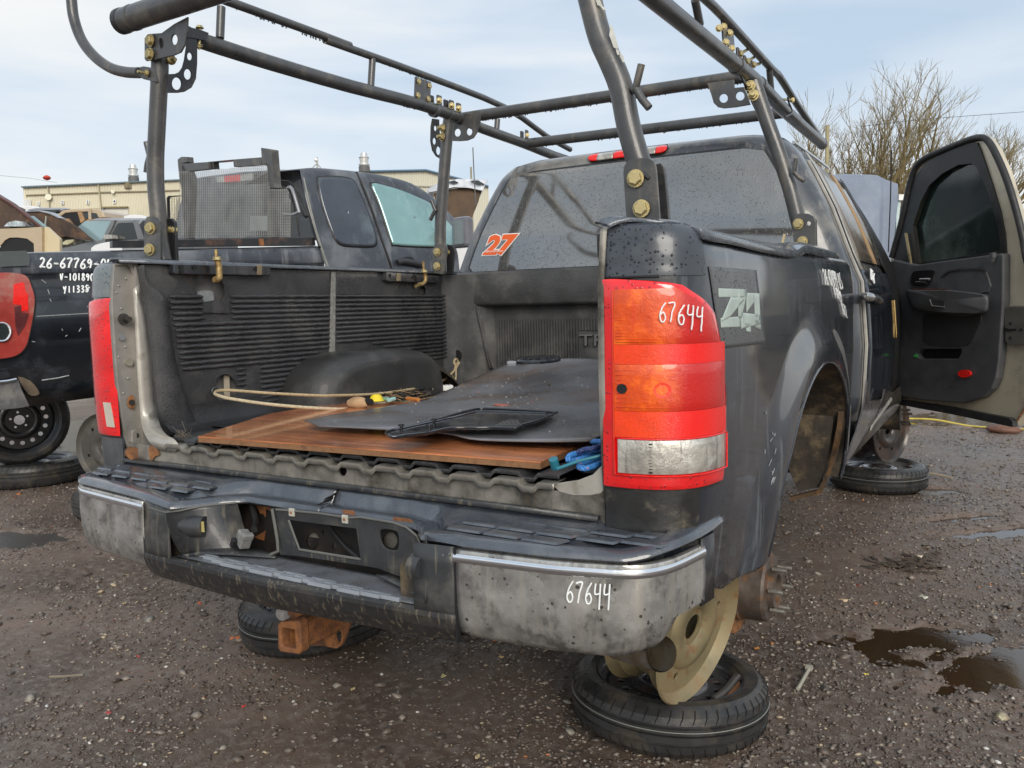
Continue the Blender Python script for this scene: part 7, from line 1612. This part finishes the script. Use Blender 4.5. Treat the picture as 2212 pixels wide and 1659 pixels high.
prof('parked_van', 'white van parked behind the tan truck at left', 'van', 24, [
    ('body', L_((150, 690), (330, 680), (480, 695), (500, 1100), (150, 1100)), carw, 0, 2, .03), ('side_window', L_((160, 692), (240, 695), (315, 730), (300, 770), (240, 775), (180, 720)), dgl, -.02, .05)], skew=0)
prof('parked_car', 'white car roof glimpsed behind the grey pickup', 'car', 16, [('roof', L_((1520, 815), (1600, 798), (1660, 794), (1740, 800), (1800, 822), (1800, 900), (1520, 900)), carw, 0, 1.4, .03)])
prof('parked_car', 'white car fender glimpsed above the rail of the black truck', 'car', 8.5, [('fender', L_((1115, 1205), (1160, 1170), (1260, 1140), (1370, 1125), (1500, 1130), (1500, 1500), (1115, 1500)), carw, 0, .8, .03)])
# row of far cars at the left border
prof('parked_car', 'red car bumper sliver at the left border', 'car', 13, [('bumper', L_((-60, 1200), (0, 1198), (25, 1208), (20, 1240), (-60, 1240)), carw, 0, .5)])
# white car with raised hood behind the black pickup
q2 = lambda *p: [z2(*q) for q in p]; q3 = lambda *p: [lc(*q) for q in p]
prof('parked_car', 'white car with its hood raised, standing beyond the left door mirror', 'car', 9.5, [
    ('hood_underside', q3((1560, 480), (1700, 440), (1850, 425), (2030, 455), (2000, 560), (1920, 760), (1820, 770), (1740, 720), (1600, 600)), M('brown hood lining', (.11, .065, .035), .7, .0, 0, .5, 4, dirt=(.04, .03, .02), damt=.5, dsc=3), 0, .04),
    ('hood_skin', q3((1490, 450), (1560, 400), (1680, 360), (1800, 340), (1950, 340), (2090, 350), (2040, 460), (1900, 430), (1760, 425), (1600, 460), (1510, 475)), M('white grey hood', (.55, .58, .64), .15, .3, .8, .25, 5), -.06, .5, .02), ('hood_slot', q3((1700, 375), (1760, 360), (1800, 380), (1760, 395)), dgl, -.10, .03), ('hood_slot', q3((1920, 365), (1990, 360), (2060, 400), (1990, 400)), dgl, -.10, .03),
    ('body', q3((1500, 475), (1560, 480), (1600, 900), (2000, 900), (2030, 1300), (1500, 1300)), carw, .1, 1.5)], skew=.1)
# blue grey hood standing upright at right
q = lambda *p: [lg(*w) for w in p]
prof('parked_truck', 'blue grey truck hood raised upright behind the black pickup cab', 'pickup truck', 8.5, [
    ('raised_hood', q((330, 245), (430, 236), (700, 243), (770, 250), (860, 295), (972, 335), (975, 500), (950, 700), (920, 1000), (900, 1100), (700, 1100), (500, 700)), M('dusty blue grey hood', (.22, .26, .34), .3, .1, .5, .15, 2, dirt=(.30, .33, .40), damt=.4, dsc=2, streak=(.12, .15, .22), samt=.3, ssc=9), 0, .06, .02),
    ('headlamp', q((968, 440), (1025, 440), (1020, 495), (968, 498)), M('white lamp', (.85, .85, .8), .2), -.02, .1), ('pale_panel', q((970, 500), (1010, 500), (985, 700), (955, 900), (965, 600)), M('pale mint panel', (.45, .55, .55), .4), .02, .05), ('body', q((700, 1000), (1050, 1000), (1050, 1400), (700, 1400)), cars, .1, 1.5)], skew=.1)
tube('truck_antenna', [BPd(lg(905, 0), 8), BPd(lg(893, 500), 8), BPd(lg(872, 1010), 8)], .006, blk, None, 5); tag(C.objects[-1] if False else bpy.data.objects['truck_antenna'], 'thin black antenna standing before the blue grey hood', 'antenna')
o_ = tube('whip_antenna', [BPd(lc(1946, 25), 8.5), BPd(lc(1958, 300), 8.5), BPd(lc(1975, 590), 8.5)], .006, M('grey whip', (.12, .12, .12), .4), None, 5); tag(o_, 'thin whip antenna before the white raised hood', 'antenna')
prof('parked_car', 'edge of a silver car at the right border', 'car', 14, [('body', q((2170, 770), (2200, 720), (2320, 700), (2320, 1100), (2175, 1000)), cars, 0, 1.2, .03), ('side_window', q((2195, 765), (2215, 740), (2300, 735), (2300, 790), (2200, 790)), dgl, -.02, .05)])
# ---- warehouse with numbered doors
wallm = M('beige ribbed cladding', (.66, .62, .49), .7, 0, 0, .06, .05, dirt=(.54, .50, .39), damt=.35, dsc=.3); roofm = M('blue grey roof trim', (.12, .17, .19), .5)
ZB = 60; SKB = .03
def Bq(a, b, off=0): n = Matrix.Rotation(SKB, 3, 'Z') @ FH; return BPd(ld(a, b), ZB, SKB)+n*off
nB = Matrix.Rotation(SKB, 3, 'Z') @ FH
WB = thing('warehouse', 'long beige metal warehouse with dock doors numbered 1 to 4', 'warehouse', (Bq(300, 900).x, Bq(300, 900).y, 0))
zt = lambda a: 455-(a-285)*(85/1927)
pa = Bq(285, 458); pb = Bq(2600, zt(2600)+3)
rgt = (pb-pa); rgt.z = 0; Lw = rgt.length; rgt.normalize()
# ribbed wall: real corrugation
rows = [[], []]; n = 480
for k in range(n+1):
    t = k/n; p = pa.lerp(pb, t); d = .05 if k % 4 in (1, 2) else 0
    rows[0].append(p+nB*d); rows[1].append(Vector((p.x, p.y, -.5))+nB*d)
loft('wall', rows, wallm, WB, thick=.05, smooth=False)
gable = [Vector((pa.x, pa.y, -.5)), pa, pa+nB*25, Vector((pa.x, pa.y, -.5))+nB*25]; plate('side_wall', gable, rgt*.1, wallm, WB)
plate('roof_trim', [Bq(280, 452), Bq(2600, zt(2600)-6), Bq(2600, zt(2600)+9), Bq(285, 468)], -nB*.25, roofm, WB)
plate('roof', [Bq(285, 458, .1), Bq(2600, zt(2600)+3, .1), Bq(2600, zt(2600)+3, 25)+Vector((0, 0, 1)), Bq(285, 458, 25)+Vector((0, 0, 1))], (0, 0, .1), roofm, WB)
for a, b, c in ((598, 455, 626), (1218, 428, 1262)): plate('downspout', [Bq(a, b, -.08), Bq(a+10, b, -.08), Bq(c+8, 830, -.08), Bq(c-4, 830, -.08)], -nB*.12, M('tan downspout', (.42, .38, .26), .6), WB)
cd = M('brown conduit', (.26, .22, .14), .6)
tube('conduit', [Bq(332, 572, -.12), Bq(340, 558, -.12), Bq(590, 549, -.12)], .045, cd, WB, 6); tube('conduit', [Bq(625, 548, -.12), Bq(1215, 527, -.12)], .045, cd, WB, 6); tube('conduit', [Bq(1240, 524, -.12), Bq(1400, 520, -.12), Bq(1800, 510, -.12), Bq(2212, 497, -.12)], .045, cd, WB, 6)
sw = M('sign white', (.8, .8, .78), .5); 
for t_, a, b in (('1', 480, 659), ('2', 776, 648), ('3', 1086, 644), ('4', 1414, 634)):
    s_ = plate('door_number_sign', [Bq(a-15, b-24, -.10), Bq(a+18, b-26, -.10), Bq(a+18, b+26, -.10), Bq(a-15, b+26, -.10)], -nB*.05, sw, WB)
    o1 = Bq(a-9, b+19, -.17); text('door_number', t_, (Bq(a-9, b-20, -.17)-o1).length*1.45, blk, s_, frame(o1, Bq(a+10, b+19, -.17)-o1, (0, 0, 1)), .01, wide=.85)
dm = M('pale dock door', (.62, .61, .55), .6, var=.05)
plate('dock_door', [Bq(1290, 715, -.06), Bq(1578, 710, -.06), Bq(1590, 1000, -.06), Bq(1300, 1000, -.06)], -nB*.06, dm, WB); plate('door_frame', [Bq(1275, 712, -.06), Bq(1292, 712, -.06), Bq(1302, 1000, -.06), Bq(1280, 1000, -.06)], -nB*.2, M('grey frame', (.25, .27, .27), .6), WB); plate('door_frame', [Bq(1278, 702, -.06), Bq(1585, 698, -.06), Bq(1585, 712, -.06), Bq(1278, 716, -.06)], -nB*.3, M('mossy lintel', (.28, .24, .12), .8), WB)
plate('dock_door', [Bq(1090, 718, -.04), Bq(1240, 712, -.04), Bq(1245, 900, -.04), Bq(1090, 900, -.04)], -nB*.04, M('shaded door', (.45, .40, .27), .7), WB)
for a, b, r in ((620, 584, .22), (1408, 520, .12)): 
    p = Bq(a, b, -.2); tube('wall_lamp', [p, p-nB*.12], r, M('lamp shell', (.8, .76, .6), .4), WB, 10)
p = Bq(1577, 436, -.1); box('wall_vent', p, (.4, .3, .4), cd, WB)
p = Bq(340, 668, -.1); box('wall_box', p, (.5, .3, .6), sw, WB)
vm = M('galvanised vent', (.62, .62, .60), .4, .4, var=.1)
def vent(q, Z, s, label):
    c = BPd(q, Z); c.z -= 0; t = thing('roof_vent', label, 'roof vent', tuple(c)); 
    MB().lathe([(0, 0), (.75*s, 0), (.75*s, .7*s), (0, .7*s)], 16, Matrix.Translation(c)).build('vent_curb', M('dark curb', (.12, .12, .12), .6), t, True, 30)
    MB().lathe([(.55*s, .7*s), (.75*s, .9*s), (.75*s, 1.05*s), (.55*s, 1.15*s), (.62*s, 1.8*s), (.72*s, 1.9*s), (.5*s, 2.0*s), (.42*s, 2.5*s), (0, 2.5*s)], 20, Matrix.Translation(c)).build('vent_cap', vm, t, True, 30)
vent(ld(1645, 396), 62, .50, 'galvanised roof vent above the left warehouse wall')
# second building with a shallow gable
B2 = thing('warehouse', 'cream ribbed warehouse with a blue edged gable behind the cab roof', 'warehouse', tuple(BPd(lc(1490, 480), 58))[:2]+(0,))
g_ = [lc(700, 285), lc(920, 262), lc(1490, 250), lc(1820, 335), lc(2600, 520), lc(2600, 900), lc(700, 900)]
rows = [[], []]
for k in range(241):
    a = 700+1400*k/240; b = 285-(a-700)*(23/220) if a < 920 else (262-(a-920)*(12/570) if a < 1490 else 250+(a-1490)*(85/330)); d = .04 if k % 3 == 1 else 0
    p = BPd(lc(a, b+8), 58); rows[0].append(p+FH*d); rows[1].append(Vector((p.x, p.y, -.5))+FH*d)
loft('wall', rows, M('cream ribbed cladding', (.60, .58, .48), .7, 0, 0, .05, .1), B2, thick=.05, smooth=False)
blu = M('blue roof edge', (.06, .14, .24), .5)
for s_, e_ in (((700, 285), (920, 262)), ((920, 262), (1490, 250)), ((1490, 250), (2100, 408))): plate('roof_edge', [BPd(lc(s_[0], s_[1]-6), 58), BPd(lc(e_[0], e_[1]-6), 58), BPd(lc(e_[0], e_[1]+8), 58), BPd(lc(s_[0], s_[1]+8), 58)], -FH*.3, blu, B2)
tube('girt_line', [BPd(lc(900, 400), 57.9), BPd(lc(2100, 412), 57.9)], .05, M('line', (.42, .41, .34), .7), B2, 5)
vent(lc(880, 266), 57, .50, 'galvanised roof vent on the cream warehouse')
# camera pole on the roof, utility poles, wires, balloon
pm_ = thing('security_camera_mast', 'tiny camera mast standing above the left truck roof', 'camera mast', tuple(BPd(lc(418, 225), 50)))
for a, b, r in (((414, 120), (418, 235), .05), ((415, 180), (370, 222), .03), ((415, 185), (450, 226), .03)): tube('mast', [BPd(lc(*a), 50), BPd(lc(*b), 50)], r, M('mast grey', (.35, .35, .33), .5), pm_, 5)
p = BPd(lc(404, 145), 50); MB().lathe([(0, .14), (.11, .08), (.12, -.06), (0, -.16)], 10, Matrix.Translation(p)).build('camera_dome', sw, pm_, True)
def pole(a, b, Z, r, label): 
    t = BPd(a, Z); t2 = BPd(b, Z); o = tube('utility_pole', [t, Vector((t2.x, t2.y, 0))], r, M('weathered wood pole', (.33, .29, .17), .8, var=.3, vs=2), None, 8); tag(o, label, 'utility pole'); return o
pole(lc(1927, 215), lc(1933, 330), 40, .045, 'short wooden pole top beside the white raised hood')
pole(lf(2032, 1008), lf(2018, 1220), 30, .07, 'yellowish wooden pole rising beside the end of the rack')
def wire(pts, Z, label, r=.012): o = tube('overhead_wire', [BPd(q, z) for q, z in pts], r, M('wire dark', (.05, .05, .05), .6), None, 4); tag(o, label, 'wire')
wire([((1860, 273), 35), ((2000, 257), 42), ((2110, 249), 45), ((2300, 235), 50)], 0, 'thin overhead wire crossing the bare trees at right')
wire([(ld(-50, 310), 90), (ld(350, 345), 90), (ld(700, 400), 90)], 0, 'faint overhead wire left above the warehouse', .014)
p = BPd(ld(576, 342), 30); o_ = MB().lathe([(0, .10), (.09, .06), (.14, 0), (.09, -.06), (0, -.09)], 14, Matrix.Translation(p)).build('balloon', M('red balloon', (.5, .05, .03), .5), None, True, 60); tag(o_, 'small red balloon in the sky above the warehouse', 'balloon')
# ---- bare trees
bark = M('olive brown bark', (.23, .175, .075), .85, var=.35, vs=1.5); twigm = M('grey brown twigs', (.22, .175, .09), .85, var=.3, vs=1.5)
def bare_tree(px, Z, h, label, seed, spread=.5, lean=0.0, stems=5, depth=6, group=None):
    r = random.Random(seed); base = BPd((px, 640), Z); base.z = 0; t = thing('bare_tree', label, 'tree', tuple(base), group)
    trunk = MB(); tw = MB()
    def grow_(p, d, l, rad, dep):
        q_ = p-base; 
        if dep < 4 and ((q_.x**2+q_.y**2)/(h*.40)**2+((q_.z-h*.50)/(h*.50))**2) > 1: return
        n = 3; pts = [p]; 
        for k in range(n):
            d = (d+Vector((r.gauss(0, .10), r.gauss(0, .10), r.gauss(0, .04)))+Vector((lean*.05, 0, .06))).normalized(); p = p+d*(l/n); pts.append(p)
        rr = [rad*(1-.35*k/n) for k in range(n+1)]
        (trunk if dep > 3 else tw).tube(pts, rr, 6 if dep > 4 else (4 if dep > 2 else 3), caps=False)
        if dep <= 0: return
        m = r.choice((2, 2, 3)) if dep > 1 else r.choice((2, 3, 3))
        for k in range(m):
            a = r.uniform(0, 2*pi); s = r.uniform(.22, .62)*(1.0 if dep < 5 else .8); side = Vector((cos(a), sin(a), 0)); side = (side-d*side.dot(d)).normalized()
            nd = (d+side*s).normalized(); j = r.randint(1, n); grow_(pts[j] if k else pts[-1], nd, l*r.uniform(.60, .86), max(.010, rad*.62), dep-1)
    for s in range(stems):
        a = 2*pi*s/stems+r.random(); d = Vector((cos(a)*spread*r.uniform(.3, 1), sin(a)*spread*r.uniform(.3, 1), 1)).normalized(); grow_(base+Vector((cos(a)*.5, sin(a)*.5, 0)), d, h*r.uniform(.20, .27), h*.014, depth)
    trunk.build('trunk', bark, t, True); tw.build('crown', twigm, t, True)
    return t
gt_ = None
bare_tree(1815, 52, 15, 'broad bare tree directly above the pickup cab roof corner', 3, .55, .1, 6, 7)
bare_tree(1905, 50, 16.8, 'tallest bare tree with many upright limbs between pole and door', 11, .5, .2, 8, 7)
bare_tree(2015, 50, 14.5, 'bare tree leaning right behind the top of the open door', 5, .5, .5, 7, 7)
bare_tree(1985, 58, 7.0, 'low bare thicket between the two tall bare trees', 8, .6, .2, 6, 5)
bare_tree(1770, 64, 9.0, 'thin bare tree glimpsed under the rack rail', 21, .5, .1, 4, 5)
bare_tree(2185, 55, 6.0, 'bare sapling right of the open door frame', 23, .4, -.2, 4, 5)
bare_tree(2225, 60, 5.5, 'reddish bush cut by the right border', 29, .6, 0, 5, 5)
# far scrub line on the horizon
mb = MB(); r = random.Random(2)
for k in range(2600):
    px = r.uniform(-60, 2300); Z = r.uniform(95, 115); b = BPd((px, 645+(2175-px)*.0215), Z); h = r.uniform(1, 3.2); b.z = 0
    mb.tube([b, b+Vector((r.gauss(0, .4), r.gauss(0, .4), h*.6)), b+Vector((r.gauss(0, .9), r.gauss(0, .9), h))], [.10, .06, .02], 3, caps=False)
tag(mb.build('scrub_line', M('far brown scrub', (.16, .13, .09), .9), None), 'low brown scrub along the horizon', 'scrub', kind='stuff')
# ---- things lying on the ground
def gz(q, dz=0): p = BZ(*q, 0); h = float(gheight(np.array([p.x]), np.array([p.y]))[0]); return Vector((p.x, p.y, h+dz))
o_ = tube('yellow_line', crv([gz(lh(900, 1160), .03), gz(lh(1300, 1200), .025), gz(lh(1700, 1240), .025), gz(lh(2212, 1305), .02), gz((2400, 955), .02)], 6), .009, M('yellow cord', (.75, .58, .12), .6), None, 6); tag(o_, 'yellow cord stretched over the gravel beyond the open door', 'cord')
o_ = blob('soggy_heap', gz(lh(2010, 1318), .03), .09, M('wet red brown leaf', (.16, .075, .05), .6, var=.3, vs=20), 'red brown soggy lump under the corner of the open door', 'leaf heap', (1.5, .9, .45), 3)
tube('stick', [gz(lr(668, 1318), .012), gz(lr(745, 1190), .016)], .006, M('bleached stick', (.36, .34, .28), .7), None, 6); o_ = bpy.data.objects['stick']; tag(o_, 'pale bolt shaped stick lying right of the spare wheel', 'stick')
p = gz(lr(745, 1188), .018); mk('stick_head', [p+Vector((a, b, c)) for a in (-.010, .010) for b in (-.010, .010) for c in (-.006, .006)], [(0, 1, 3, 2), (4, 6, 7, 5), (0, 4, 5, 1), (2, 3, 7, 6), (0, 2, 6, 4), (1, 5, 7, 3)], M('bleached stick', (0, 0, 0)), o_)
o_ = tube('stick', crv([gz(z6(1580, 1432), .02), gz(z6(1660, 1445), .02), gz(z6(1757, 1462), .015)], 4), .007, M('tan stick', (.42, .34, .24), .7), None, 6); tag(o_, 'tan stick beside the white rimmed tyre', 'stick')
o_ = tube('stick', crv([gz(z7(0, 1270), .01), gz(z7(80, 1272), .012), gz(z7(185, 1262), .01)], 4), .004, M('grey stick', (.20, .17, .13), .8), None, 5); tag(o_, 'thin grey twig at the left border of the foreground', 'stick')
LC = [(z7(830, 872), .030, (.55, .12, .05), 'orange red leaf left of the tyre under the hitch'), (lq(625, 1265), .034, (.5, .16, .06), 'curled orange leaf touching the tyre under the hitch'), (z7(200, 682), .035, (.10, .06, .035), 'dark curled leaf near the left end of the bumper'), (z7(412, 860), .020, (.5, .38, .2), 'tan chip left of the orange leaf'), (z7(1072, 1438), .016, (.6, .06, .05), 'small red plastic chip in the foreground'), (z7(325, 1475), .018, (.4, .04, .05), 'dark red lens fragment in the foreground'),
      (z7(405, 1500), .016, (.6, .5, .34), 'pale tan pebble in the foreground'), (z7(2175, 1280), .018, (.55, .5, .22), 'yellow green leaf chip below the bumper'), (z7(1675, 1342), .016, (.6, .5, .25), 'pale yellow chip below the tyre'), (z8(115, 1120), .018, (.62, .55, .30), 'yellow leaf left of the spare wheel'), (z8(470, 1000), .018, (.6, .42, .2), 'tan leaf in the shade under the bumper'), (lr(980, 718), .034, (.6, .45, .3), 'tan leaf beside the brown puddle'), (lr(1525, 698), .035, (.5, .5, .42), 'pale leaf above the brown puddle'),
      (z8(325, 1605), .02, (.6, .5, .28), 'pale bark chip at the bottom edge'), (lr(388, 1040), .016, (.7, .28, .06), 'orange chip between the spare wheel and the hub'), (lr(1137, 1215), .012, (.8, .65, .1), 'bright yellow chip near the pale stick'), (lr(2050, 1530), .026, (.55, .5, .32), 'pale yellow leaf in the lower right corner'), (z7(490, 1160), .018, (.35, .05, .05), 'dull red shard left of the tyre'), (lh(1075, 1212), .05, (.08, .06, .05), 'dark leaf beyond the standing steel rim'), (lr(1500, 405), .03, (.65, .55, .42), 'pale curled leaf in the pile beyond the hub')]
for i, (q, s, c, lab) in enumerate(LC):
    p = gz(q, .008); r = random.Random(i); a = r.uniform(0, 6.3); n = 9; ring = []
    for k in range(n): t = 2*pi*k/n; d = s*(.35+.65*abs(cos(t)))*r.uniform(.75, 1.1)*.6; ring.append(p+Vector((cos(t+a)*d, sin(t+a)*d*.8, .004+.010*abs(sin(t*1.5+a))*s/.03)))
    o_ = mk('leaf', [p+Vector((0, 0, .012*s/.03))]+ring+[v-Vector((0, 0, .002)) for v in ring], [(0, k+1, (k+1) % n+1) for k in range(n)]+[(k+1, n+k+1, n+(k+1) % n+1, (k+1) % n+1) for k in range(n)], M('leaf %d' % i, c, .5, var=.2, vs=60), None, True, 80); tag(o_, lab, 'leaf' if 'leaf' in lab else 'fragment')
# small debris heap beyond the hub
mb = MB(); r = random.Random(7)
for k in range(60):
    p = gz((lr(1420, 440)[0]+r.gauss(0, 36), lr(1420, 440)[1]+r.gauss(0, 14)), .008); a = r.uniform(0, 6.3); l = r.uniform(.015, .05); u = Vector((cos(a), sin(a), r.uniform(-.1, .3)))*l; v = Vector((-sin(a), cos(a), 0))*l*.25; mb.plate([p-u, p+v, p+u, p-v], (0, 0, .003))
tag(mb.build('wood_chips', M('dark wood chips', (.07, .05, .035), .7, var=.6, vs=60), None), 'patch of dark wood chips and leaves beyond the wheel hub', 'wood chips', kind='stuff')
